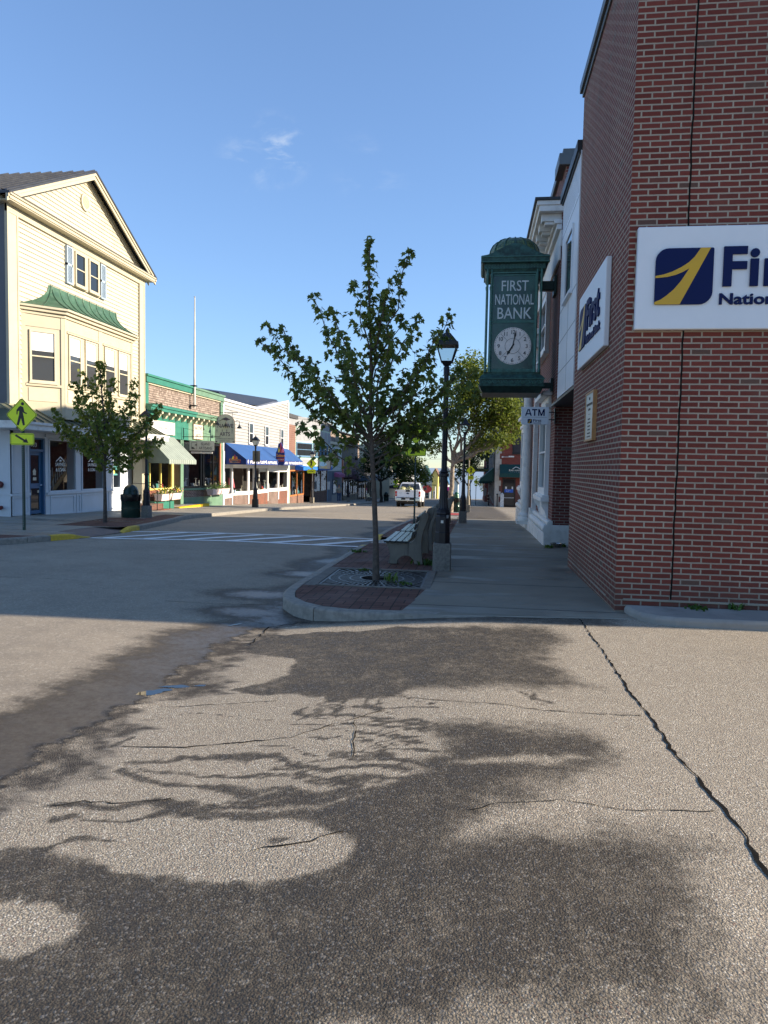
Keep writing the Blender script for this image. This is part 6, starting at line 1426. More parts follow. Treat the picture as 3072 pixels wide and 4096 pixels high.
ln.hexa([(-.05, -.05, 3.25), (.05, -.05, 3.25), (.05, .05, 3.25), (-.05, .05, 3.25), (-.09, -.09, 3.315), (.09, -.09, 3.315), (.09, .09, 3.315), (-.09, .09, 3.315)])
lant = ln.build('lantern', M['lamp_iron'], lp)
ln = MB(); s1, s2 = .178, .165
ln.hexa([(-s1, -s1, 3.55), (s1, -s1, 3.55), (s1, s1, 3.55), (-s1, s1, 3.55), (-s1, -s1, 3.60), (s1, -s1, 3.60), (s1, s1, 3.60), (-s1, s1, 3.60)]); ln.hexa([(-s2, -s2, 3.60), (s2, -s2, 3.60), (s2, s2, 3.60), (-s2, s2, 3.60), (-.05, -.05, 3.75), (.05, -.05, 3.75), (.05, .05, 3.75), (-.05, .05, 3.75)])
ln.lathe([(.045, 3.75), (.03, 3.78), (.035, 3.80), (.0, 3.85)], (0, 0, 0), 10); ln.build('roof', M['lamp_iron'], lant)
ln = MB(); ln.frame(front(-.0), -.15, .15, 3.32, 3.33, .001, -.001, 0) if False else None
for k in range(4):
    a0, a1 = pi / 4 + k * pi / 2, pi / 4 + (k + 1) * pi / 2
    ln.poly([(.11 * cos(a0), .11 * sin(a0), 3.32), (.11 * cos(a1), .11 * sin(a1), 3.32), (.215 * cos(a1), .215 * sin(a1), 3.55), (.215 * cos(a0), .215 * sin(a0), 3.55)])
ln.build('pane', M['lamp_clear'], lant)
def far_lamp(x, y, label, sc=1., opaque=False):
    r = dup(lp, (x, y, prof(y)), 0, label, sc); return r
r1 = far_lamp(-.41, 24.5, 'slim lamp post on a concrete block where the sidewalk shade ends', .94)
L3 = far_lamp(-.38, 39.0, 'weathered tan lamp post carrying the yellow ahead sign on the right side', .86)
L4 = far_lamp(-11.2, 35.3, 'black lamp post in front of the blue awning', .96)
L5 = far_lamp(-13.0, 55.8, 'lamp post carrying the ahead sign before the brown shop', 1.10)
L6 = far_lamp(-12.05, 67.0, 'lamp post with a pale sign back beside the plum shop', 1.02)
L7 = far_lamp(-10.6, 21.9, 'lamp post hidden in the small tree behind the left bin', .92)
L8 = far_lamp(-.5, 68, 'distant lamp post at the foot of the green side awnings', .9)
L9 = far_lamp(-11.0, 100, 'farthest lamp post above the white pickup on the left', 1.0)
def retint(root, mp):
    for o in [root] + list(root.children_recursive):
        if o.type == 'MESH':
            me = o.data
            if me.materials and me.materials[0] and me.materials[0].name in mp:
                o.data = me.copy(); o.data.materials[0] = M[mp[me.materials[0].name]]
retint(L3, {'lamp_iron': 'lamp_tan', 'concrete_base': 'kerb_granite'}); retint(L5, {'concrete_base': 'lamp_tan', 'lamp_clear': 'lamp_glass'}); retint(L4, {'lamp_clear': 'lamp_glass', 'concrete_base': 'lamp_iron'})
put(lp, (-.505, 11.40, -.035))
mb = MB(); mb.box(-.53, -.49, 11.27, 11.281, .72, .765); tag(mb.build('sticker', M['g_white']), 'small blank white sticker on the near lamp base', 'sticker', 'stickers on the near lamp base')
mb = MB(); mb.hexa([(-.445, 11.273, .80), (-.41, 11.29, .80), (-.41, 11.30, .80), (-.445, 11.283, .80), (-.445, 11.273, .85), (-.41, 11.29, .85), (-.41, 11.30, .85), (-.445, 11.283, .85)]); tag(mb.build('sticker', M['g_grey']), 'greyish printed sticker, right of the blank one on the lamp base', 'sticker', 'stickers on the near lamp base')
for i, (x, y, z0, z1, wd, lab) in enumerate(((-11.2, 35.42, 1.72, 2.28, .2, 'plain grey-brown sign back on the lamp post before the blue awning'), (-12.05, 67.12, .75, 1.36, .24, 'pale sign back on the lamp post by the plum shop'))):
    mb = MB(); mb.box(x - wd, x + wd, y, y + .02, z0, z1); dm('sign_back', (.22, .19, .14), .6, .2) if i == 0 else None; tag(mb.build('sign_back', M['sign_back'], bevel=.01), lab, 'sign')

# ---- yellow-green crossing signs
PED = [[(-.17, .47), (-.06, .52), (.10, .45), (.17, .18), (.34, .10), (.31, .04), (.10, .12), (.06, .22), (.10, -.02), (.12, -.08), (.19, -.58), (.07, -.62), (-.05, -.18), (-.20, -.62), (-.33, -.58), (-.17, -.02), (-.15, .24), (-.25, .20), (-.27, .02), (-.33, .02), (-.32, .28)]]
def diamond(par, fr, u, v, h, mirror=1, name='diamond_plate'):
    c = .06
    pts = []
    for a in range(4):
        for s_ in (-1, 1):
            g = pi / 2 * a; d = Vector((cos(g), sin(g))); q = Vector((-sin(g), cos(g))) * s_ * c
            pts.append((u + (d.x * (1 - c) + q.x) * h, v + (d.y * (1 - c) + q.y) * h))
    mb = MB(); mb.fex(fr, pts, 0, .008); o = mb.build(name, M['lime'], par)
    mb = MB(); pi_ = [(u + (x - u) * .93, v + (y - v) * .93) for x, y in pts]; po = [(u + (x - u) * .97, v + (y - v) * .97) for x, y in pts]
    n = len(pts)
    mb.add([fr(*q, .0092) for q in po] + [fr(*q, .0092) for q in pi_], [(i, (i + 1) % n, n + (i + 1) % n, n + i) for i in range(n)])
    for P in PED: mb.fex(fr, [(u + x * h * mirror, v + y * h) for x, y in P], .0085, .0105)
    mb.fex(fr, [(u + (.06 * mirror + .095 * cos(a * pi / 8)) * h, v + (.64 + .095 * sin(a * pi / 8)) * h) for a in range(16)], .0085, .0105)
    mb.build('walker_symbol', M['sign_black'], o); return o
def plate(par, fr, u, v, wd, ht, kind):
    mb = MB(); r = .03
    mb.fex(fr, [(u - wd + r, v - ht), (u + wd - r, v - ht), (u + wd, v - ht + r), (u + wd, v + ht - r), (u + wd - r, v + ht), (u - wd + r, v + ht), (u - wd, v + ht - r), (u - wd, v - ht + r)], 0, .008); o = mb.build('lower_plate', M['lime'], par)
    mb = MB(); mb.frame(fr, u - wd + .015, u + wd - .015, v - ht + .015, v + ht - .015, .012, .0085, .0095)
    if kind == 'AHEAD': mb.text('AHEAD', fr(u - wd * .75, v - ht * .45, .0085), fr.u, UP, ht * 1.3, wd * 1.5, .012, .003)
    else:
        s_ = kind; A = [(-.20, .10), (-.15, .135), (.08, -.02), (.11, .03), (.17, -.11), (.01, -.095), (.045, -.06)]
        mb.fex(fr, [(u + x * s_ * wd * 3.1, v + y * ht * 6.3 * .9) for x, y in A], .0085, .0105)
    mb.build('marking', M['sign_black'], o)
def crossing(label, x, y, zt, kind, h=.42, tilt=0., mirror=1, post=True, pz=(.36, .15), name='crossing_sign', back=.03):
    t = thing(name, label, 'road sign', (x, y, prof(y)), 'yellow-green pedestrian signs'); fr = front(y - back)
    diamond(t, fr, x, zt, h, mirror)
    plate(t, fr, x, zt - h - pz[1] - .03, pz[0] if kind != 'AHEAD' else pz[0] * .95, pz[1], kind)
    if post:
        mb = MB(); z = prof(y) - .1
        mb.box(x - .028, x + .028, y - .02, y + .02, z, zt + h * .7); p = mb.build('post', M['post_green'], t)
        mb = MB(); zz = prof(y) + .08
        while zz < zt - h * 1.6: mb.box(x - .009, x + .009, y - .0212, y - .0198, zz, zz + .016); zz += .05
        mb.build('holes', M['g_grey'], p)
    return t
crossing('near left pedestrian crossing sign with an arrow pointing down to the right', -10.82, 15.9, 2.67, 1, .41, pz=(.31, .14))
crossing('right pedestrian crossing sign half hidden in leaves, arrow pointing down to the left', -1.95, 23.0, 2.78, -1, .46, mirror=1, pz=(.34, .165))
crossing('left pedestrian ahead sign on the lamp post before the brown shop', -12.98, 55.6, 1.72, 'AHEAD', .42, post=False, pz=(.36, .16), back=.2)
crossing('right pedestrian ahead sign on the tan lamp post under the big tree', -.27, 38.8, 1.48, 'AHEAD', .26, mirror=-1, post=False, pz=(.17, .10), back=.2)
crossing('distant pedestrian sign under the green side awnings', .05, 70, .28, 'AHEAD', .24, mirror=-1, pz=(.14, .07))
crossing('farthest left pedestrian sign above the white pickup', -10.3, 92, -.35, 1, .42, pz=(.3, .14))

# ---- benches: concrete ends and dark slats
BEND = [(-.06, .0), (-.213, 0), (-.18, .15), (-.213, .26), (-.26, .366), (.145, .373), (.21, .41), (.262, .505), (.285, .63), (.30, .72), (.315, .80), (.345, .865), (.40, .89), (.45, .865), (.468, .82), (.455, .765), (.43, .69), (.39, .60), (.365, .48), (.355, .366), (.363, .16), (.38, 0), (.24, .0), (.225, .07), (.17, .125), (.09, .148), (.01, .125), (-.045, .07)]
bn = thing('street_bench', 'near concrete-ended bench with wet dark slats facing the road', 'bench', (0, 0, 0), 'concrete benches along the kerb')
for y in (0, 1.62):
    mb = MB(); mb.extr([(x, y, z) for x, z in BEND], (0, .11, 0)); e = mb.build('end_frame', M['bench_concrete'], bn, bevel=.012)
for k in range(4):
    x = -.285 + k * .105; mb = MB(); mb.hexa([(x, -.05, .368), (x + .088, -.05, .364), (x + .088, 1.78, .364), (x, 1.78, .368), (x, -.05, .400), (x + .088, -.05, .396), (x + .088, 1.78, .396), (x, 1.78, .400)]); mb.build('seat_slat', M['bench_slat'], bn, bevel=.004)
for x, z in ((.175, .47), (.215, .60), (.245, .73)):
    mb = MB(); mb.hexa([(x, -.04, z), (x + .03, -.04, z - .008), (x + .03, 1.77, z - .008), (x, 1.77, z), (x + .025, -.04, z + .095), (x + .055, -.04, z + .087), (x + .055, 1.77, z + .087), (x + .025, 1.77, z + .095)]); mb.build('back_slat', M['bench_slat'], bn, bevel=.004)
put(bn, (-1.235, 11.98, -.055))
dup(bn, (-1.20, 14.28, prof(14.3) - .005), 0, 'second concrete-ended bench, just beyond the near bench'); dup(bn, (-1.15, 21.9, prof(22) - .005), 0, 'third bench under the big tree beyond the lamp post')
dup(bn, (-11.3, 77.0, prof(77)), pi, 'shaded bench across the road under the dark street tree'); 

# ---- bins
def bin_(label, x, y, r, sc, dome):
    t = thing('litter_bin', label, 'bin', (x, y, prof(y)), 'dark green domed litter bins'); z = prof(y)
    mb = MB(); mb.lathe([(r * .96, 0), (r, .02), (r, .28 * sc), (r * 1.03, .29 * sc), (r * 1.03, .31 * sc), (r, .32 * sc), (r, .60 * sc), (r * 1.05, .62 * sc), (r * 1.05, .64 * sc)], (x, y, z), 28); mb.build('drum', M['bin_green'], t, smooth=True)
    mb = MB(); rr = random.Random(5); pr = [(r * 1.03, .55 * sc), (r * 1.06, .62 * sc), (r * 1.09, .70 * sc), (r * 1.07, .77 * sc), (r * .9, .775 * sc)]
    mb.lathe(pr, (x, y, z), 40)
    for i in range(len(mb.v)):
        px, py, pz = mb.v[i]; k = 1 + rr.uniform(-.03, .03); mb.v[i] = (x + (px - x) * k, y + (py - y) * k, pz + rr.uniform(-.018, .018) * (1 if pz < z + .6 * sc else .3))
    mb.build('bag', M['bag_black'], t, smooth=True)
    mb = MB(); R_ = r * .80; mb.lathe([(R_ * 1.05, .74 * sc), (R_ * 1.05, .78 * sc), (R_, .80 * sc), (R_ * .96, .90 * sc), (R_ * .8, 1.0 * sc), (R_ * .5, 1.07 * sc), (0, 1.10 * sc)], (x, y, z), 28); mb.build('dome', M[dome], t, smooth=True)
dm('dome_green', (.02, .10, .055), .3, .1, var=.15)
bin_('dark green litter bin with black bag beside the small left tree', -11.06, 21.75, .30, .97, 'bin_green'); bin_('green domed litter bin under the big tree on the right', -.97, 37, .185, .95, 'dome_green'); bin_('black litter bin under the dark street tree across the road', -9.9, 79, .28, .95, 'bin_green')

# ---- tree grates
def grate(label, cx_, cy_, wx, wy, m):
    t = thing('tree_grate', label, 'tree grate', (cx_, cy_, prof(cy_)), 'iron tree grates'); z = prof(cy_) - .004
    mb = MB(); mb.box(cx_ - wx, cx_ + wx, cy_ - wy, cy_ + wy, z - .09, z - .05); mb.build('soil', M['soil'], t)
    mb = MB()
    for a in ((cx_ - wx, cx_ - wx + .03, cy_ - wy, cy_ + wy), (cx_ + wx - .03, cx_ + wx, cy_ - wy, cy_ + wy), (cx_ - wx + .03, cx_ + wx - .03, cy_ - wy, cy_ - wy + .03), (cx_ - wx + .03, cx_ + wx - .03, cy_ + wy - .03, cy_ + wy)): mb.box(*a, z - .04, z)
    n = 52
    for k in range(n):
        a = 2 * pi * (k + .5) / n; c, s_ = cos(a), sin(a); R_ = min((wx - .02) / max(1e-6, abs(c)), (wy - .02) / max(1e-6, abs(s_)))
        w0, w1 = .006, .006 + R_ * .013; p, q = Vector((c, s_)), Vector((-s_, c))
        P = [p * .23 - q * w0, p * R_ - q * w1, p * R_ + q * w1, p * .23 + q * w0]
        mb.hexa([(cx_ + v.x, cy_ + v.y, z - .014) for v in P] + [(cx_ + v.x, cy_ + v.y, z - .004) for v in P])
    for r in (.23, .38, .54, .68):
        for k in range(60):
            a0, a1 = 2 * pi * k / 60, 2 * pi * (k + 1) / 60
            mb.hexa([(cx_ + rr_ * cos(a), cy_ + rr_ * sin(a), zz) for zz in (z - .03, z - .001) for rr_, a in ((r, a0), (r + .022, a0), (r + .022, a1), (r, a1))])
    mb.build('grating', m, t)
    return t
grate('square iron tree grate around the young maple', -1.40, 10.24, .715, .80, M['iron_grate']); grate('iron tree grate around the small left tree', -10.42, 18.95, .8, .8, M['iron_grate'])
mb = MB(); x0, x1, y0_, y1_ = -2.28, -.57, 9.36, 11.12; z = -.02
for a in ((x0, -2.118, y0_, y1_), (-.682, x1, y0_, y1_), (-2.118, -.682, y0_, 9.437), (-2.118, -.682, 11.043, y1_)): mb.box(*a, -.3, -.012 if a[3] < 10 else -.022)
dm('grate_frame', (.17, .155, .13), .9, var=.25, scale=8, dirt=.5)
mb.build('grate_surround', M['grate_frame'], kind='structure')

# ---- weeds
def weed(label, x, y, n, r, h, seed, m='blade', z=None):
    rr = random.Random(seed); mb = MB(); z = prof(y) - .005 if z is None else z
    for k in range(n):
        a = rr.uniform(0, 6.28); b = Vector((x + rr.gauss(0, r * .5), y + rr.gauss(0, r * .5), z)); d = Vector((cos(a), sin(a), 0)); hh = h * rr.uniform(.4, 1.1); q = Vector((-d.y, d.x, 0)) * rr.uniform(.004, .013)
        m1, tp = b + d * hh * .3 + Vector((0, 0, hh * .7)), b + d * hh * rr.uniform(.5, .9) + Vector((0, 0, hh * rr.uniform(.6, 1)))
        mb.add([b - q, b + q, m1 + q * 1.4, m1 - q * 1.4, tp], [(0, 1, 2, 3), (3, 2, 4)])
    return tag(mb.build('weed', M[m], norm=False), label, 'weed', 'weeds in the cracks')
weed('clump of grass behind the rear foot of the near bench', -.74, 12.1, 150, .22, .11, 1); weed('leafy weed in the tree grate beside the maple trunk', -1.17, 10.02, 26, .08, .15, 2, 'leaf_plant'); weed('small weed at the far edge of the tree grate', -1.72, 10.98, 26, .08, .05, 3); weed('low weed in the right half of the tree grate', -.98, 9.8, 36, .15, .04, 4); weed('weed at the inner edge of the kerb by the crosswalk', -2.27, 13.6, 50, .12, .07, 5)
weed('weed beside the dog bowl at the plinth corner', 1.62, 15.75, 60, .07, .08, 6, 'leaf_plant'); weed('weed on the far side of the dog bowl', 1.98, 16.1, 40, .05, .08, 7, 'leaf_plant'); weed('low weeds between curb block and brick wall', 2.5, 8.27, 60, .1, .06, 8, z=.07); weed('thin upright weed between the curb block and the wall, right of the low weeds', 2.95, 8.29, 24, .08, .10, 9, z=.07); weed('tiny tuft in the tarred crack of the pavement', 1.93, 3.98, 14, .02, .025, 10, z=-.0)
# ================================================================ trees
HALF = [(0, 0), (.16, .10), (.40, .20), (.30, .36), (.46, .60), (.20, .56), (0, 1.)]
def leafq(mb, p, d, up, s, simple=False):               # one folded leaf, stalk at p, tip along d
    d = d.normalized(); q = d.cross(up)
    if q.length < 1e-3: q = d.cross(Vector((1, 0, 0)))
    q.normalize(); n = q.cross(d) * .25
    if simple:
        mb.add([p, p + (d * .5 + q * .36 + n * .5) * s, p + d * s, p + (d * .5 - q * .36 + n * .5) * s], [(0, 1, 2), (0, 2, 3)]); return
    b = len(mb.v); k = len(HALF)
    mb.v += [tuple(p + (d * y + q * x + n * x) * s) for x, y in HALF] + [tuple(p + (d * y - q * x + n * x) * s) for x, y in HALF[1:-1]]
    mb.f += [tuple(b + i for i in range(k)), (b, *[b + k + i for i in range(k - 2)], b + k - 1)]; mb.m += [0, 0]
def curve(a, b, lift, n=9, rr=None, wob=.05):
    L = (b - a).length; c = a.lerp(b, .5) + Vector((0, 0, -lift * L)) + (b - a).cross(Vector((0, 0, 1))) * 0; pts = []
    for i in range(n):
        t = i / (n - 1); p = a * (1 - t) ** 2 + c * 2 * t * (1 - t) + b * t * t
        if rr and 0 < i < n - 1: p += Vector((rr.gauss(0, 1), rr.gauss(0, 1), rr.gauss(0, 1))) * wob * L * .3
        pts.append(p)
    return pts
def at_(pts, t):
    f = t * (len(pts) - 1); i = min(int(f), len(pts) - 2); return pts[i].lerp(pts[i + 1], f - i)
def young_tree(name, label, base, trunk, limbs, leafm, bark, leaf=.085, dens=1., r0=.045, seed=1, sleeve=.24, grp=None, t0=.16):
    rr = random.Random(seed); t = thing(name, label, 'tree', base, grp)
    mb = MB(); n = len(trunk); mb.tube(trunk, [r0 * (1 - .82 * (i / (n - 1)) ** 1.15) * (1.25 if i == 0 else 1) for i in range(n)], 9)
    lf = MB(); all_ = [([Vector(p) for p in trunk[n // 3:]], r0 * .5)]
    for tip, zs, lift in limbs:
        k = next((i for i in range(n - 1) if trunk[i + 1][2] >= zs), n - 2); a, b = Vector(trunk[k]), Vector(trunk[k + 1]); f = (zs - a.z) / max(1e-4, b.z - a.z); s = a.lerp(b, max(0, min(1, f)))
        pts = curve(s, Vector(tip), lift, 9, rr, .05); L = (Vector(tip) - s).length; r = r0 * .34 * min(1, .45 + L * .3)
        mb.tube(pts, [r * (1 - .85 * i / 8) + .0025 for i in range(9)], 6); all_.append((pts, r))
    for pts, r in all_:
        L = sum((b - a).length for a, b in zip(pts, pts[1:])); m = int(L * 19 * dens) + 4
        for k in range(m):
            u = t0 + (1 - t0) * (k + rr.random()) / m; p = at_(pts, min(u, 1)); d0 = (at_(pts, min(1, u + .05)) - at_(pts, max(0, u - .05))).normalized()
            a = Vector((rr.gauss(0, 1), rr.gauss(0, 1), rr.gauss(0, .7))); a = (a - d0 * a.dot(d0)).normalized(); ln_ = sleeve * rr.uniform(.35, 1.25) * (1.15 - .75 * max(0, (u - .55) / .45)) 
            d = (a * .8 + d0 * .75 + Vector((0, 0, .25))).normalized(); e = p + d * ln_
            if rr.random() < .6: mb.tube([p, e], [.0035, .0015], 3, cap=False)
            for j in range(rr.choice((4, 4, 5, 5, 6))):
                q = p.lerp(e, rr.uniform(.35, 1.05)); dd = d * .5 + Vector((rr.gauss(0, .5), rr.gauss(0, .5), -1.0 + rr.gauss(0, .3))); leafq(lf, q + Vector((rr.gauss(0, .02), rr.gauss(0, .02), rr.gauss(0, .02))), dd, Vector((rr.gauss(0, .4), rr.gauss(0, .4), 1)), leaf * rr.uniform(.65, 1.25))
        e = pts[-1]
        for j in range(5): leafq(lf, e, Vector((rr.gauss(0, .5), rr.gauss(0, .5), .2 + rr.gauss(0, .5))), Vector((0, 1, .3)), leaf * rr.uniform(.6, 1))
    mb.build('trunk', bark, t, smooth=True, norm=False); lf.build('crown', leafm, t, norm=False); return t
def hit_y(px, py, Y):
    d = raydir(px, py); k = Y / d.y; return (d.x * k, Y, EYE + d.z * k)
TY = 10.05
trunk = [hit_y(*p) for p in ((1504, 2318, TY), (1503, 2150, TY), (1497, 1990, TY + .02), (1490, 1850, TY), (1482, 1700, TY + .03), (1483, 1540, TY), (1484, 1380, TY - .02), (1478, 1220, TY), (1476, 1090, TY + .02), (1480, 968, TY))]
LIMBS = [(hit_y(px, py, TY + dy), zs, li) for px, py, dy, zs, li in ((1637, 1012, .3, 2.75, .10), (1412, 1136, -.25, 3.2, .08), (1246, 1184, .35, 2.25, .12), (1322, 1236, -.3, 2.45, .10), (1066, 1300, -.1, 2.0, .13), (1032, 1362, .25, 2.0, .16), (1130, 1312, .35, 1.95, .14), (1670, 1270, -.3, 2.6, .12), (1604, 1272, .4, 2.75, .1), (1797, 1262, .1, 2.05, .16), (1760, 1330, -.3, 2.0, .12), (1180, 1580, .2, 1.72, .05), (1207, 1700, -.35, 1.35, -.06), (1262, 1480, -.35, 1.85, .08), (1716, 1752, -.1, 1.5, -.05), (1850, 1480, .35, 1.9, .10), (1905, 1570, .5, 1.85, .04), (1835, 1660, .2, 1.7, .0), (1780, 1560, -.4, 1.75, .03), (1650, 1640, .5, 1.6, .0), (1560, 1340, -.75, 2.2, .1), (1400, 1420, -.8, 2.0, .1), (1350, 1330, .7, 2.15, .1), (1540, 1520, .9, 1.9, .1), (1420, 1580, .85, 1.75, .05), (1690, 1440, .6, 2.1, .08), (1720, 1500, -.6, 1.95, .06), (1300, 1560, .6, 1.8, .05), (1530, 1180, .2, 3.0, .06), (1555, 1130, -.2, 3.0, .06), (1900, 1480, -.1, 1.95, .09), (1760, 1690, .6, 1.6, -.03))]
young_tree('maple_tree', 'young maple with open branching crown growing from the square grate by the kerb', (-1.38, TY, -.03), trunk, LIMBS, M['leaf_maple'], M['bark'], .094, .78, .043, 11, .25)
TL = 18.95
trunk = [hit_y(*p) for p in ((421, 2092, TL), (420, 1980, TL), (418, 1880, TL), (422, 1780, TL), (418, 1680, TL), (408, 1580, TL), (402, 1515, TL), (399, 1452, TL))]
LIMBS = [(hit_y(px, py, TL + dy), zs, li) for px, py, dy, zs, li in ((332, 1492, .4, 2.2, .1), (300, 1532, -.4, 1.9, .1), (536, 1530, .4, 1.9, .1), (302, 1592, .6, 1.7, .05), (209, 1642, -.2, 1.55, .06), (642, 1622, .2, 1.6, .08), (648, 1762, -.3, 1.5, -.03), (625, 1660, .5, 1.6, .05), (505, 1868, -.5, 1.3, -.1), (545, 1582, -.6, 1.8, .08), (450, 1520, .7, 2.1, .08), (362, 1620, -.8, 1.8, .06), (270, 1720, .5, 1.5, .0), (330, 1750, -.7, 1.4, -.02), (560, 1740, .7, 1.5, .0), (470, 1700, -.9, 1.6, .05), (600, 1810, .2, 1.4, -.05), (395, 1830, .7, 1.25, -.05), (440, 1600, .9, 1.9, .1), (230, 1700, .1, 1.5, .02))]
young_tree('street_tree', 'small green street tree on the left pavement before the cream building', (-10.42, TL, -.14), trunk, LIMBS, M['leaf_left'], M['bark'], .11, 1.1, .05, 12, .36)

def big_tree(name, label, base, forks, blobs, leafm, bark, leaf, nleaf, r0, seed, grp=None, simple=True):
    rr = random.Random(seed); t = thing(name, label, 'tree', base, grp); B = Vector(base); mb = MB(); lf = MB()
    top = Vector(forks[0]); mb.tube(curve(B, top, 0, 7, rr, .04), [r0 * (1.2 if i == 0 else 1 - .06 * i) for i in range(7)], 10)
    W = sum(b[3] * b[4] * b[5] for b in blobs)
    for (x, y, z, a, b, c) in blobs:
        e = Vector((x, y, z)); pts = curve(top - Vector((0, 0, .2)), e, .08, 8, rr, .08); mb.tube(pts, [r0 * .55 * (1 - .85 * i / 7) + .006 for i in range(8)], 6)
        n = int(nleaf * a * b * c / W); ncl = max(5, n // 26); cl = []
        for k in range(ncl):
            v = Vector((rr.gauss(0, 1), rr.gauss(0, 1), rr.gauss(0, 1))).normalized() * rr.uniform(.35, 1.05); q = Vector((x + v.x * a, y + v.y * b, z + v.z * c)); cl.append(q)
            if k % 2 == 0:
                s = at_(pts, rr.uniform(.5, 1)); mb.tube(curve(s, q, .05, 4), [.018, .013, .009, .004], 4, cap=False)
        for k in range(n):
            q = rr.choice(cl); s_ = .16 + .10 * a; p = q + Vector((rr.gauss(0, s_), rr.gauss(0, s_), rr.gauss(0, s_ * .7)))
            leafq(lf, p, Vector((rr.gauss(0, 1), rr.gauss(0, 1), -.5 + rr.gauss(0, .6))), Vector((rr.gauss(0, .6), rr.gauss(0, .6), 1)), leaf * rr.uniform(.6, 1.3), simple)
    mb.build('trunk', bark, t, smooth=True, norm=False); lf.build('crown', leafm, t, norm=False); return t
big_tree('plane_tree', 'large sunlit street tree with pale mottled trunk beyond the lamp posts', (-1.25, 36, prof(36)), [(-1.15, 36, 2.0)], [(-.5, 36.3, 6.5, .9, 1.0, .9), (.4, 36.1, 5.7, 1.0, 1.1, .9), (1.1, 36, 4.8, 1.15, 1.2, .9), (-.7, 35.8, 5.0, 1.0, 1.2, .8), (1.7, 36.4, 3.9, .9, 1.0, .75), (.3, 36.5, 3.9, 1.1, 1.2, .7), (-1.5, 36.4, 3.9, .8, 1.0, .6), (1.2, 35.6, 3.1, .8, .9, .5), (.2, 36.2, 2.8, .7, .9, .4), (-2.0, 36, 2.8, .65, .8, .4)], M['leaf_lit'], M['bark_pale'], .16, 12500, .15, 21)
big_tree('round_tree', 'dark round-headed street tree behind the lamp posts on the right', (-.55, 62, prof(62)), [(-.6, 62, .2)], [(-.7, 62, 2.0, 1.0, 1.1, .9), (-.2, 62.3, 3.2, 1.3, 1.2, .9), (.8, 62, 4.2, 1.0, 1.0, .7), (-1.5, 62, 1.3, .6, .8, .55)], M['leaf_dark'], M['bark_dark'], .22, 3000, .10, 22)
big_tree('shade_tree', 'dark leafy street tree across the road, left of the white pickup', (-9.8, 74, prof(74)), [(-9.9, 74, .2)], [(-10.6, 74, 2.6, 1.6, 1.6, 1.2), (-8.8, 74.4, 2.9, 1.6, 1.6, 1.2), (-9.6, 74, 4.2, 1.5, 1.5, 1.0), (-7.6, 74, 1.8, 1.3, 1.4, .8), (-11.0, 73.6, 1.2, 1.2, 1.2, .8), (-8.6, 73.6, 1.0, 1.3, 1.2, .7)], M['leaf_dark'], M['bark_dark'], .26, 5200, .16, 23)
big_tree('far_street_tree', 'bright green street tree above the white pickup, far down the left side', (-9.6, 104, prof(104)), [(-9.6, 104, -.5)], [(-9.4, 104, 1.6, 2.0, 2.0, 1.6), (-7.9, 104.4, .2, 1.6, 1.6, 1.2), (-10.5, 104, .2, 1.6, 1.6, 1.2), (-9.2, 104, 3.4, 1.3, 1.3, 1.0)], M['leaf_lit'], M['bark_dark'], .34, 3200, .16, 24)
big_tree('leafy_shrub', 'small leafy tree below the green side awnings at the end of the right sidewalk', (1.3, 118, prof(118)), [(1.3, 118, -2)], [(1.3, 118, -.6, 1.3, 1.3, 1.3)], M['leaf_lit'], M['bark_dark'], .3, 700, .1, 25)
# ================================================================ pickup, person, right-hand block, far end of the street
tk = thing('pickup_truck', 'white pickup truck driving away with two flower mounds in its bed', 'pickup truck', (0, 0, 0))
def arch(cy, r, z0, n=9): return [(cy + r * cos(pi * k / (n - 1)), z0 + r * sin(pi * k / (n - 1)) * 1.02) for k in range(n)]
SIDE = [(0.02, .62), (.02, 1.30), (.06, 1.35), (1.80, 1.37), (1.80, .5)] + [(1.72, .5)] + arch(1.22, .47, .42) + [(.1, .5)]
for sx in (-1, 1):
    mb = MB(); mb.extr([(sx * .985, y, z) for y, z in SIDE], (-sx * .13, 0, 0)); mb.build('bed_side', M['truck_white'], tk, bevel=.02)
mb = MB(); mb.box(-.86, .86, .08, 1.78, .78, .84); mb.box(-.86, .86, 1.72, 1.8, .84, 1.36); mb.build('bed_floor', M['black_plastic'], tk)
mb = MB(); mb.box(-.85, .85, .0, .07, .775, 1.36); mb.hexa([(-.84, -.012, 1.22), (.84, -.012, 1.22), (.84, 0, 1.22), (-.84, 0, 1.22), (-.84, -.03, 1.35), (.84, -.03, 1.35), (.84, .02, 1.365), (-.84, .02, 1.365)]); mb.hexa([(-.8, -.014, .80), (.8, -.014, .80), (.8, 0, .80), (-.8, 0, .80), (-.8, -.006, 1.0), (.8, -.006, 1.0), (.8, 0, 1.0), (-.8, 0, 1.0)])
tg = mb.build('tailgate', M['truck_white'], tk, bevel=.012)
mb = MB(); mb.box(-.17, .17, -.04, -.01, 1.22, 1.36); mb.build('handle', M['black_plastic'], tg, bevel=.02)
mb = MB(); mb.extr([(.115 * cos(a * pi / 10), -.015, 1.09 + .048 * sin(a * pi / 10)) for a in range(20)], (0, -.015, 0)); em = mb.build('emblem', M['navy'], tg)
mb = MB(); mb.text('XLT', (-.68, -.016, 1.09), (1, 0, 0), UP, .07, .22, .006, .004); mb.text('F-150', (-.14, -.02, .80), (1, 0, 0), UP, .05, .26, .004, .004); mb.build('lettering', M['chrome'], tg)
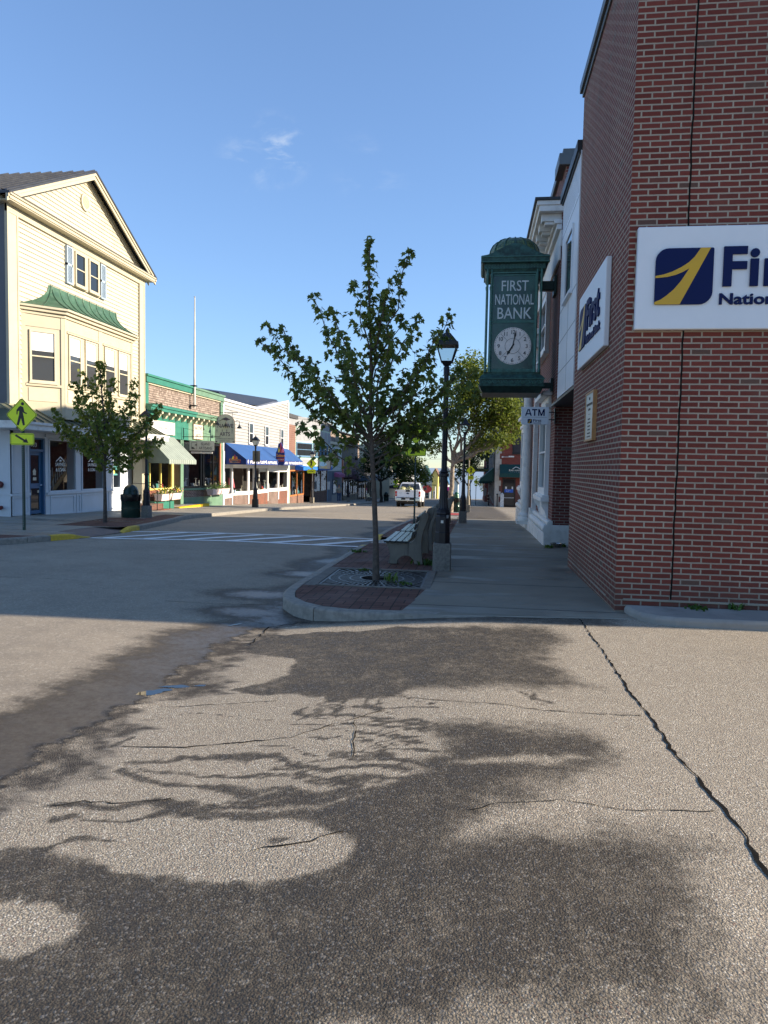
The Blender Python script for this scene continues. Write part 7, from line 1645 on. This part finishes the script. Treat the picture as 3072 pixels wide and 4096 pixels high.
for sx in (-1, 1):
    mb = MB(); mb.box(sx * .985 - (.13 if sx > 0 else -.0), sx * .985 + (.0 if sx > 0 else .13), -.005, .12, .86, 1.26) if False else mb.box(min(sx * .86, sx * .992), max(sx * .86, sx * .992), -.012, .16, .86, 1.26); tl = mb.build('tail_light', M['tail_red'], tk, bevel=.012)
    m2 = MB(); m2.box(min(sx * .88, sx * .97), max(sx * .88, sx * .97), -.018, -.011, 1.0, 1.06); m2.build('reverse_lens', M['g_white'], tl)
mb = MB(); mb.box(-.97, .97, -.13, .05, .50, .74); bp = mb.build('bumper', M['chrome'], tk, bevel=.03); mb = MB(); mb.box(-.5, .5, -.136, -.10, .58, .75); mb.build('step_pad', M['black_plastic'], bp, bevel=.01); mb = MB(); mb.box(-.16, .16, -.145, -.13, .56, .70); mb.build('licence_plate', M['g_white'], bp)
mb = MB(); mb.tube([(0, -.02, .47), (0, -.22, .47), (0, -.24, .56)], .03, 6); mb.build('hitch', M['chrome'], tk); mb = MB(); mb.box(-.75, .75, .1, 5.2, .36, .60); mb.tube([(-.55, .6, .36), (.55, .6, .36)], .12, 10); mb.lathe([(.36, -.12), (.36, .12)], (0, .75, .5), 16); mb.build('chassis', M['black_plastic'], tk)
CS = [(1.82, .45), (1.82, 1.37), (3.75, 1.33), (5.45, 1.22), (5.62, .9), (5.6, .5), (5.05, .45)] + arch(4.6, .47, .42) + [(4.1, .42)]
mb = MB(); mb.extr([(-.985, y, z) for y, z in CS], (1.97, 0, 0)); mb.build('cab', M['truck_white'], tk, bevel=.03)
mb = MB()
lo, hi = [(-.95, 1.86), (.95, 1.86), (.95, 4.0), (-.95, 4.0)], [(-.74, 2.15), (.74, 2.15), (.74, 3.15), (-.74, 3.15)]
mb.hexa([(x, y, 1.36) for x, y in lo] + [(x, y, 1.93) for x, y in hi]); mb.hexa([(x, y, 1.93) for x, y in hi] + [(x * .93, y + (.06 if y < 2.5 else -.06), 1.99) for x, y in hi]); mb.build('roof_pillars', M['truck_white'], tk, bevel=.04)
mb = MB(); mb.add([(-.80, 1.862, 1.42), (.80, 1.862, 1.42), (.68, 2.10, 1.88), (-.68, 2.10, 1.88)], [(0, 1, 2, 3)])
for i in range(4): x, y, z = mb.v[i]; mb.v[i] = (x, y - .012, z)
rw = mb.build('rear_window', M['glass_sky'], tk); mb = MB(); [mb.box(-.12 + k * .075, -.07 + k * .075, 2.018, 2.024, 1.76, 1.84 - .012 * (k % 2)) for k in range(6)]; mb.build('decal', M['g_white'], rw)
for sx in (-1, 1):
    for (ya, yb_) in ((1.98, 2.85), (2.92, 3.72)):
        mb = MB(); q = lambda y, z, e=0: (sx * (.955 - (z - 1.36) * .37 + .012), y, z); mb.add([q(ya, 1.42), q(yb_, 1.42), q(yb_ - (.45 if ya > 2.9 else 0), 1.86), q(ya + (.22 if ya < 2.5 else 0), 1.86)], [(0, 1, 2, 3)]); mb.build('side_window', M['glass'], tk)
    mb = MB(); mb.box(min(sx * 1.0, sx * 1.24), max(sx * 1.0, sx * 1.24), 3.55, 3.68, 1.38, 1.62); mb.build('mirror', M['black_plastic'], tk, bevel=.03)
    for y in (1.22, 4.6):
        mb = MB(); pr = [(.22, -.13), (.36, -.135), (.40, -.10), (.405, 0), (.40, .10), (.36, .135), (.22, .13)]; mb.lathe(pr, (0, 0, 0), 28)
        for i in range(len(mb.v)): a, b, c = mb.v[i]; mb.v[i] = (sx * .845 + c, y + a, .405 + b)
        wh = mb.build('wheel', M['rubber'], tk, smooth=True); mb = MB(); mb.lathe([(.0, .10), (.08, .115), (.10, .09), (.20, .12), (.235, .125), (.235, -.1)], (0, 0, 0), 24)
        for i in range(len(mb.v)): a, b, c = mb.v[i]; mb.v[i] = (sx * .845 + c * sx, y + a, .405 + b)
        mb.build('rim', M['chrome'], wh, smooth=True)
put(tk, (-5.26, 55.5, prof(55.5) - .12), 0.0)
tk.rotation_euler = (math.atan((prof(60) - prof(55.5)) / 4.5), 0, 0)
def mound(label, x, y, z, seed):
    rr = random.Random(seed); t = thing('flower_mound', label, 'plant', (x, y, z), 'pale yellow flower mounds in the truck bed'); a, b = MB(), MB()
    for k in range(420):
        v = Vector((rr.gauss(0, 1), rr.gauss(0, 1), abs(rr.gauss(0, 1)))).normalized() * rr.uniform(.85, 1.02); p = Vector((x + v.x * .34, y + v.y * .34, z + v.z * .40))
        (leafq(a, p, Vector((rr.gauss(0, 1), rr.gauss(0, 1), rr.gauss(0, 1))), v, .07, True)) if k % 3 == 0 else b.poly([p + (Vector((0, 0, 1)).cross(v).normalized() * cos(g) + v.cross(Vector((0, 0, 1)).cross(v)).normalized() * sin(g)) * .035 for g in (0, 1.26, 2.51, 3.77, 5.03)])
    a.build('leaves', M['leaf_plant'], t, norm=False); dm('mum', (.72, .66, .36), .7) if 'mum' not in M else None; b.build('flowers', M['mum'], t, norm=False)
    mb = MB(); mb.lathe([(.18, -.45), (.24, -.1), (.3, .1), (.0, .15)], (x, y, z), 14); mb.build('pot', M['g_brown'], t)
mound('left flower mound showing above the tailgate of the white pickup', -5.72, 56.1, prof(56) + 1.12, 1); mound('right flower mound showing above the tailgate of the white pickup', -5.18, 56.2, prof(56) + 1.12, 2)

# ---- person walking on the far left pavement
def skin(name, J, E, m, par, sub=2, root=0):
    me = bpy.data.meshes.new(name); me.from_pydata([j[:3] for j in J], E, []); o = bpy.data.objects.new(name, me); C.objects.link(o); me.materials.append(M[m])
    md = o.modifiers.new('skin', 'SKIN'); md.use_smooth_shade = True; me.skin_vertices  # layer is made by the modifier
    for i, j in enumerate(J):
        sv = me.skin_vertices[0].data[i]; r = j[3] if isinstance(j[3], tuple) else (j[3], j[3]); sv.radius = r; sv.use_root = (i == root)
    sb = o.modifiers.new('sub', 'SUBSURF'); sb.levels = sub; sb.render_levels = sub
    o.parent = par
    if par.name in OFF: o.location = -OFF[par.name]
    return o
def person(label, x, y, rot, h=1.6):
    z = prof(y); t = thing('person', label, 'person', (0, 0, 0)); k = h / 1.75
    J = [(0, 0, .95, (.13, .10)), (0, 0, 1.12, (.12, .09)), (0, .01, 1.36, (.15, .10)), (0, .01, 1.47, (.07, .06)), (0, -.01, 1.55, .055), (0, -.02, 1.64, (.078, .095)), (0, -.01, 1.73, (.07, .085)),
         (-.17, .01, 1.40, .055), (-.24, .03, 1.14, .045), (-.14, -.20, 1.05, .036), (-.05, -.26, 1.08, .03), (.17, .01, 1.40, .055), (.24, .03, 1.14, .045), (.14, -.20, 1.05, .036), (.05, -.26, 1.08, .03),
         (-.09, 0, .90, .09), (-.10, -.14, .50, .062), (-.10, -.10, .09, .042), (-.10, -.24, .04, .035), (.09, 0, .90, .09), (.10, .06, .50, .062), (.10, .20, .10, .042), (.10, .08, .04, .035)]
    E = [(0, 1), (1, 2), (2, 3), (3, 4), (4, 5), (5, 6), (2, 7), (7, 8), (8, 9), (9, 10), (2, 11), (11, 12), (12, 13), (13, 14), (0, 15), (15, 16), (16, 17), (17, 18), (0, 19), (19, 20), (20, 21), (21, 22)]
    skin('body', J, E, 'skin', t)
    skin('jacket', [(0, 0, .90, (.17, .13)), (0, 0, 1.12, (.16, .125)), (0, .01, 1.38, (.18, .125)), (0, .01, 1.48, (.085, .08)), (-.18, .01, 1.41, .08), (-.255, .03, 1.14, .065), (-.15, -.19, 1.06, .055), (.18, .01, 1.41, .08), (.255, .03, 1.14, .065), (.15, -.19, 1.06, .055)], [(0, 1), (1, 2), (2, 3), (2, 4), (4, 5), (5, 6), (2, 7), (7, 8), (8, 9)], 'jacket', t)
    skin('trousers', [(0, 0, .92, (.145, .115)), (-.095, 0, .86, .105), (-.10, -.14, .50, .08), (-.10, -.10, .12, .062), (.095, 0, .86, .105), (.10, .06, .50, .08), (.10, .20, .13, .062)], [(0, 1), (1, 2), (2, 3), (0, 4), (4, 5), (5, 6)], 'jeans', t)
    mb = MB(); mb.lathe([(.088, 1.64), (.095, 1.69), (.085, 1.75), (.05, 1.785), (0, 1.795)], (0, .012, 0), 14, sx=.95, sy=1.1); mb.build('hair', M['hair'], t, smooth=True)
    mb = MB(); mb.lathe([(0, 0), (.02, .0), (.0, .05)], (0, -.115, 1.625), 6); mb.box(-.045, -.02, -.112, -.10, 1.665, 1.68); mb.box(.02, .045, -.112, -.10, 1.665, 1.68); mb.box(-.025, .025, -.108, -.10, 1.585, 1.592); mb.build('face_detail', M['hair'], t)
    for sx, yy_, zz in ((-.10, -.16, .0), (.10, .13, .02)):
        mb = MB(); mb.hexa([(sx - .045, yy_ - .14, zz), (sx + .045, yy_ - .14, zz), (sx + .045, yy_ + .12, zz), (sx - .045, yy_ + .12, zz), (sx - .04, yy_ - .12, zz + .06), (sx + .04, yy_ - .12, zz + .06), (sx + .04, yy_ + .11, zz + .10), (sx - .04, yy_ + .11, zz + .10)]); mb.build('shoe', M['shoe'], t, bevel=.02)
    t.location = (x, y, z); t.rotation_euler = (0, 0, rot); t.scale = (k, k, k); return t
person('person in a grey-green jacket and blue jeans walking on the left pavement', -12.2, 63.0, .25, 1.62)

# ---- red-brick corner block with green awnings beyond the side street
tb = thing('trust_building', 'red brick corner bank with stone quoins and dark green awnings', 'bank', (8, 75, -1.8)); YT = 62.0; FT = front(YT)
mb = MB(); mb.box(1.68, 16, YT, 92, -3, 10.5); mb.build('wall', M['trust_brick'], tb)
k = 0; z = -2.2
while z < 9.5:
    mb = MB(); wd = .50 if k % 2 else .34; mb.box(1.63, 1.66 + wd, YT - .05, YT + wd, z, z + .46); mb.build('quoin', M['quoin'], tb, bevel=.01); z += .465; k += 1
mb = MB(); mb.box(1.62, 16, YT - .08, YT + .2, 9.8, 10.3); mb.build('cornice', M['quoin'], tb)
for k in range(5): window(tb, FT, 3.05 + k * 2.4, 4.25 + k * 2.4, 2.9, 5.0, M['black_frame'], M['glass_sky'], .1, .05)
for k in range(2): window(tb, FT, 3.05 + k * 2.4, 4.25 + k * 2.4, 6.4, 8.6, M['black_frame'], M['glass_sky'], .1, .05)
def box_awning(par, fr, u0, u1, zt, zb, d, m):
    mb = MB(); mb.add([fr(u0, zt, .02), fr(u1, zt, .02), fr(u1, zb + .35, d), fr(u0, zb + .35, d), fr(u1, zb, d), fr(u0, zb, d), fr(u0, zb, .02), fr(u1, zb, .02)], [(0, 1, 2, 3), (3, 2, 4, 5), (0, 3, 5, 6), (1, 7, 4, 2)]); return mb.build('awning', M[m], par, norm=False)
box_awning(tb, FT, 2.02, 4.4, 2.0, .88, .8, 'awn_green')
mb = MB(); mb.text('BAR HARBOR', FT(2.78, 1.43, .60), (1, 0, 0), Vector((0, -.4, .9)).normalized(), .20, 1.35, .008, .01); mb.text('BANK & TRUST', FT(2.9, 1.28, .66), (1, 0, 0), Vector((0, -.4, .9)).normalized(), .11, 1.1, .004, .01); mb.tube([FT(3.1, 1.62, .56), FT(3.35, 1.78, .46), FT(3.5, 1.74, .48), FT(3.75, 1.60, .58)], .03, 5); mb.build('awning_lettering', M['g_white'], tb)
mb = MB(); mb.frame(FT, 2.3, 3.4, -1.62, .78, .1, -.05, .06); d = mb.build('door_frame', M['black_frame'], tb); mb = MB(); mb.fb(FT, 2.4, 3.3, -1.55, .7, -.04, .02); mb.build('pane', M['glass'], d)
mb = MB(); mb.fb(FT, 2.48, 3.22, -.42, -.14, .02, .05); p = mb.build('door_notice', M['trust_blue'], tb); mb = MB(); mb.text('AUTOMATED', FT(2.6, -.25, .051), (1, 0, 0), UP, .08, .4, .003, .003); mb.text('TELLER', FT(2.6, -.36, .051), (1, 0, 0), UP, .08, .26, .003, .003); mb.build('lettering', M['g_white'], p)
mb = MB(); mb.fb(FT, 2.53, 2.68, -.12, .08, .02, .04); mb.fb(FT, 3.08, 3.2, -.12, .08, .02, .04); mb.fb(FT, 2.42, 3.28, -.9, -.86, .02, .05); mb.build('door_fittings', M['g_white'], tb)
mb = MB(); mb.tube([FT(2.22, 2.62, .12), FT(3.1, 2.62, .12)], .025, 6); mb.fb(FT, 2.75, 3.2, 2.6, 2.72, .02, .2); mb.fb(FT, 2.16, 2.3, 2.56, 2.68, .05, .18); mb.build('light_bar', M['g_white'], tb)
FST = street(1.66)
for k in range(9): window(tb, FST, 63.2 + k * 3.0, 65.6 + k * 3.0, -1.4, 7.5, M['steel_grey'], M['glass'], .14, .10, True, mull=2)
for k, (a, b) in enumerate(((62.6, 68), (69, 75.5), (76.5, 84))):
    mb = MB(); fr = FST; zt, zb, dd = 1.7 - k * .25, .62 - k * .25, 1.25; mb.add([fr(a, zt, .12), fr(b, zt, .12), fr(b, zb + .05, dd), fr(a, zb + .05, dd), fr(b, zb - .12, dd), fr(a, zb - .12, dd), fr(a, zb - .12, .1), fr(b, zb - .12, .1)], [(0, 1, 2, 3), (3, 2, 4, 5), (0, 3, 5, 6), (1, 7, 4, 2)]); mb.build('awning', M['awn_green'], tb, norm=False)
mb = MB(); mb.fb(FST, 86, 86.2, 1.2, 1.65, .2, 2.6); bs = mb.build('board_sign', M['awn_green'], tb); mb = MB(); mb.text('BANKING AND TRUST CO', Vector((-.85, 85.98, 1.3)), (1, 0, 0), UP, .25, 2.2, .004, .01); mb.build('lettering', M['gold'], bs)
ba = thing('balcony_building', 'dark building with an iron balcony beyond the green side awnings', 'building', (6, 100, -2)); mb = MB(); mb.box(1.2, 14, 93, 113, -5, 5.6); mb.build('wall', M['trust_brick'], ba)
fbk = street(1.2); window(ba, front(93), 1.3, 2.0, .6, 3.6, M['steel_grey'], M['glass'], .1, .05)
mb = MB(); mb.box(-1.2, 1.2, 94, 104, 1.7, 1.85); mb.box(-1.3, 1.3, 93.9, 104, 4.3, 4.5); mb.build('balcony', M['dark_metal'], ba)
mb = MB()
for y in (94, 104): mb.box(-1.2, 1.2, y - .03, y + .03, 2.85, 2.92)
for k in range(13): mb.box(-1.2 + k * .2, -1.17 + k * .2, 93.98, 94.02, 1.85, 2.85)
for y in (94, 99, 103.9): mb.box(-1.2, -1.1, y - .05, y + .05, 1.85, 4.3)
mb.tube([(-1.2, 94, .9), (1.2, 94, 3.2)], .05, 5); mb.build('railing', M['dark_metal'], ba)
mb = MB(); mb.hexa([(2.11, 61.3, -1.75), (2.43, 61.3, -1.75), (2.43, 61.62, -1.75), (2.11, 61.62, -1.75), (2.13, 61.32, -.58), (2.41, 61.32, -.58), (2.41, 61.6, -.58), (2.13, 61.6, -.58)]); mb.add([(2.10, 61.29, -.58), (2.44, 61.29, -.58), (2.44, 61.63, -.58), (2.10, 61.63, -.58), (2.27, 61.46, -.42)], [(0, 1, 4), (1, 2, 4), (2, 3, 4), (3, 0, 4), (3, 2, 1, 0)])
tag(mb.build('stone_bollard', M['marble'], bevel=.006), 'white pointed stone post beside the door of the red brick bank', 'bollard')
mb = MB(); mb.tube([(1.86, 61.2, -1.72), (1.86, 61.2, -.62)], .05, 10); mb.lathe([(0, 0), (.07, .03), (.085, .08), (.07, .13), (0, .16)], (1.86, 61.2, -.66), 12); tag(mb.build('bollard', M['black_frame'], smooth=True), 'black iron post with ball top next to the stone post', 'bollard')
t = thing('banner', 'pale pointed banner hanging below the green side awnings', 'banner', (.95, 72, -1)); mb = MB(); mb.extr([(.82, 72, -.25), (1.12, 72, -.4), (1.1, 72, -1.0), (.95, 72, -1.2), (.82, 72, -1.05)], (0, .02, 0)); mb.build('cloth', M['g_grey'], t); mb = MB(); mb.tube([(1.66, 72, .1), (.8, 72, -.2)], .02, 5); mb.build('pole', M['black_frame'], t)
t = thing('iron_railing', 'black iron railing along the foot of the red brick bank', 'railing', (1.3, 66, -1.8)); mb = MB()
for z in (.45, .75, 1.05): mb.tube([(1.35, 64.5, prof(64.5) + z), (1.15, 69, prof(69) + z)], .025, 5)
for y in (64.5, 66.7, 69): mb.tube([(1.25, y, prof(y)), (1.25, y, prof(y) + 1.1)], .025, 5)
mb.build('rails', M['black_frame'], t)

# ---- end of the street: cottages dropping to the harbour
def cottage(label, x0, x1, y, z0, z1, zr, wm, rm, win=2, fr_='white_paint'):
    t = thing('harbour_cottage', label, 'building', ((x0 + x1) / 2, y, z0), 'cottages at the foot of the street'); mb = MB(); mb.box(x0, x1, y, y + 8, z0 - 4, z1); mb.extr([(x0, y, z1), (x1, y, z1), ((x0 + x1) / 2, y, zr)], (0, 8, 0)); mb.build('wall', M[wm], t)
    xm = (x0 + x1) / 2; mb = MB()
    for sx, xe in ((-1, x0 - .3), (1, x1 + .3)): mb.hexa([(xe, y - .3, z1 - .15), (xm, y - .3, zr), (xm, y + 8, zr), (xe, y + 8, z1 - .15), (xe, y - .3, z1), (xm, y - .3, zr + .15), (xm, y + 8, zr + .15), (xe, y + 8, z1)])
    mb.build('roof', M[rm], t)
    for k in range(win):
        a = x0 + .3 + (x1 - x0 - .6) * k / win; window(t, front(y), a, a + (x1 - x0 - .6) / win * .7, z0 + .6, z0 + 2.4, M[fr_], M['glass_sky'], .12, .05)
    return t
cottage('teal-roofed white cottage at the far left of the harbour end', -13.5, -10.0, 166, -6.5, -2.0, 2.0, 'g_white', 'awn_green'); cottage('narrow yellow cottage with a red-brown roof at the harbour end', -9.6, -8.3, 158, -6, -.2, 1.3, 'lemon', 'g_brown', 1); cottage('small cottage with a bright blue roof at the harbour end', -8.2, -6.2, 162, -6.5, -2.2, .9, 'g_white', 'door_blue', 1); cottage('wide dark-roofed shed behind the coloured cottages', -10.5, -4.5, 184, -9, -2.5, 1.8, 'pale_clap', 'slate_roof', 2)
t = thing('shop_banner', 'pink shop banner on a white post among the harbour cottages', 'banner', (-6.2, 150, -5)); mb = MB(); mb.box(-7.1, -5.2, 150, 150.1, -3.6, -2.4); mb.build('cloth', M['g_magenta'], t); mb = MB(); mb.tube([(-6.9, 150.1, -8), (-6.9, 150.1, -2.3)], .1, 6); mb.build('post', M['g_white'], t)
t = thing('shop_sign', 'round dark red sign on brackets in front of the yellow cottage', 'sign', (-10, 140, -4)); mb = MB(); mb.extr([(-9.4 + 1.0 * cos(a * pi / 8), 138, -2.6 + .75 * sin(a * pi / 8)) for a in range(16)], (0, .2, 0)); mb.build('board', M['red_sign'], t); mb = MB(); mb.tube([(-10.4, 138.1, -7), (-10.4, 138.1, -1.8), (-7.6, 138.1, -1.8)], .08, 6); mb.build('bracket', M['black_frame'], t)
for i, (x, y, lab) in enumerate(((-9.0, 142, 'first'), (-8.0, 143, 'second'), (-7.3, 144, 'third'))):
    mb = MB(); mb.tube([(x, y, -8), (x, y, -2.2)], .12, 6); tag(mb.build('white_post', M['white_paint']), 'slender white post below the yellow harbour cottage', 'post', 'white posts at the harbour end')
# overhead wires
for k, (a, b) in enumerate((((-14.2, 78, 3.6), (1.7, 80, 4.6)), ((-14.2, 110, 3.0), (1.7, 112, 3.8)))):
    A_, B_ = Vector(a), Vector(b); mb = MB(); mb.tube([A_.lerp(B_, i / 12) - Vector((0, 0, .5 * sin(pi * i / 12))) for i in range(13)], .02, 4); tag(mb.build('overhead_wire', M['wire']), ('nearer' if k == 0 else 'farther') + ' thin dark wire sagging across the street', 'wire')
# goods in the shop windows
def goods(name, label, cat, pieces, group=None):
    mbs = MB(); ms = []
    for m, fn in pieces:
        if M[m] not in ms: ms.append(M[m])
        b = len(mbs.f); fn(mbs)
        for i in range(b, len(mbs.f)): mbs.m[i] = ms.index(M[m])
    return tag(mbs.build(name, ms, smooth=False), label, cat, group)
def mannequin(x, y, z, body, label, h=1.0):
    t = thing('mannequin', label, 'mannequin', (x, y, z)); mb = MB(); mb.lathe([(.16 * h, 0), (.20 * h, .15 * h), (.19 * h, .4 * h), (.24 * h, .62 * h), (.20 * h, .72 * h), (.08 * h, .78 * h)], (x, y, z), 14, sx=.7)
    for s_ in (-1, 1): mb.tube([(x, y + s_ * .2 * h, z + .68 * h), (x + .05, y + s_ * .30 * h, z + .40 * h), (x + .12, y + s_ * .30 * h, z + .12 * h)], [.08 * h, .07 * h, .05 * h], 8)
    mb.build('sweater', M[body], t, smooth=True); mb = MB(); mb.lathe([(.0, .74), (.06, .76), (.05, .82), (.085, .9), (.08, 1.0), (.0, 1.05)] if h == 1 else [(0, .74 * h), (.06 * h, .76 * h), (.08 * h, .9 * h), (0, 1.05 * h)], (x, y, z), 12); mb.build('head', M['g_cream'], t, smooth=True)
    mb = MB(); mb.lathe([(.10 * h, .98 * h), (.09 * h, 1.06 * h), (0, 1.1 * h)], (x, y, z), 12); mb.box(x, x + .16 * h, y - .08 * h, y + .08 * h, z + .98 * h, z + 1.0 * h); mb.build('cap', M['g_black'], t)
mannequin(-14.75, 41.6, .0, 'g_pink', 'headed mannequin in a pink sweater and cap in the white shop window'); mannequin(-14.6, 45.8, -.25, 'g_white', 'mannequin in a white jacket right of the black lamp post, in the white shop window', .95); mannequin(-14.95, 40.9, -.1, 'g_cream', 'cream mannequin at the left edge of the white shop window', .85); mannequin(-14.6, 46.7, -.25, 'g_black', 'mannequin in a black top next to the white jacket', .9)
mannequin(-14.7, 54.6, -.8, 'g_grey', 'grey mannequin in the wood-framed shop window', 1.2); mannequin(-14.7, 62.6, -.9, 'g_cream', 'pale mannequin in the dark wood shop window', 1.3); mannequin(-14.7, 65.6, -.9, 'g_teal2', 'teal mannequin at the right of the dark wood shop window', 1.3)
rr = random.Random(44)
def lumps(y0, y1, x, z, n, cols, lab, grp, smin=.06, smax=.16):
    for k in range(n):
        y = y0 + (y1 - y0) * (k + .5) / n + rr.uniform(-.05, .05); s_ = rr.uniform(smin, smax); c = cols[k % len(cols)]; kind = k % 3
        def fn(mb, y=y, s_=s_, kind=kind):
            if kind == 0: mb.lathe([(s_ * .6, 0), (s_, s_ * .8), (s_ * .9, s_ * 1.6), (s_ * .4, s_ * 2.1), (s_ * .5, s_ * 2.5), (0, s_ * 2.8)], (x, y, z), 10)
            elif kind == 1: mb.hexa([(x - s_, y - s_, z), (x + s_, y - s_, z), (x + s_, y + s_, z), (x - s_, y + s_, z), (x - s_ * .8, y - s_ * .9, z + s_ * 2.2), (x + s_ * .8, y - s_ * .9, z + s_ * 2.2), (x + s_ * .8, y + s_ * .9, z + s_ * 2), (x - s_ * .8, y + s_ * .9, z + s_ * 2)])
            else: mb.lathe([(s_ * .8, 0), (s_ * .9, .05), (s_ * .2, .1), (s_ * .15, s_ * 2.6), (s_ * .7, s_ * 3), (0, s_ * 3.2)], (x, y, z), 10)
        goods('window_goods', lab[k % len(lab)], 'shop goods', [('g_' + c, fn)], grp)
lumps(41.0, 43.0, -14.5, -.17, 6, ('cream', 'sky', 'white', 'green', 'grey', 'cream'), ('small shop ware at the foot of the pink sweater',), 'wares below the pink sweater')
lumps(45.0, 47.0, -14.35, -.2, 4, ('orange', 'white', 'brown'), ('small ware at the foot of the white jacket mannequin',), 'wares below the white jacket')
lumps(47.9, 49.7, -14.75, -.2, 7, ('red', 'sky', 'white', 'teal2', 'grey', 'pink', 'red'), ('soft toy in the right part of the white shop front',), 'toys in the white shop', .10, .22)
lumps(50.1, 52.2, -14.4, -.2, 6, ('white', 'cream', 'white'), ('pale ornament in the last pane of the white shop',), 'ornaments in the white shop')
lumps(34.0, 38.0, -14.85, .34, 9, ('white', 'grey', 'white', 'black'), ('silver ware in the black framed shop window',), 'silver wares in the black window', .07, .17)
lumps(29.8, 31.8, -14.6, .38, 7, ('white', 'red', 'cream', 'grey', 'teal2'), ('small craft ware behind the flower box window',), 'craft wares above the flower box', .06, .14)
lumps(53.6, 57.4, -14.6, -.9, 7, ('white', 'teal2', 'red', 'black', 'cream'), ('small ware in the wood-framed shop window',), 'wares in the wood-framed window', .1, .25)
lumps(61.9, 66.8, -14.6, -.9, 8, ('white', 'grey', 'cream', 'black', 'green'), ('small ware in the dark wood shop window',), 'wares in the dark wood window', .1, .25)

# dark car parked at the end of the right kerb
t = thing('parked_car', 'dark car parked beyond the green bin at the right kerb', 'car', (0, 0, 0))
mb = MB(); mb.extr([(-.85, y, z) for y, z in [(0, .35), (0, .85), (.15, .92), (1.0, .95), (3.0, .92), (4.1, .75), (4.2, .4)] + [(3.75 + .36 * cos(a), .33 + .36 * sin(a)) for a in (0, .8, 1.57, 2.3, 3.14)] + [(.8 + .36 * cos(a), .33 + .36 * sin(a)) for a in (0, .8, 1.57, 2.3, 3.14)]], (1.7, 0, 0)); mb.build('body', M['black_frame'], t, bevel=.04)
mb = MB(); mb.hexa([(-.78, .35, .93), (.78, .35, .93), (.78, 3.1, .93), (-.78, 3.1, .93), (-.6, .8, 1.42), (.6, .8, 1.42), (.6, 2.3, 1.42), (-.6, 2.3, 1.42)]); mb.build('windows', M['glass'], t)
mb = MB(); mb.box(-.61, .61, .78, 2.32, 1.421, 1.46); mb.build('roof', M['black_frame'], t, bevel=.02)
for sx in (-1, 1):
    mb = MB(); mb.box(sx * .68 - .14, sx * .68 + .14, -.015, .02, .68, .8); mb.build('tail_light', M['tail_red'], t)
    for y in (.8, 3.75):
        mb = MB(); mb.tube([(sx * .70, y, .33), (sx * .87, y, .33)], .32, 18); mb.build('wheel', M['rubber'], t)
put(t, (-3.4, 88, prof(88) - .12)); t.rotation_euler = (-.03, 0, 0)
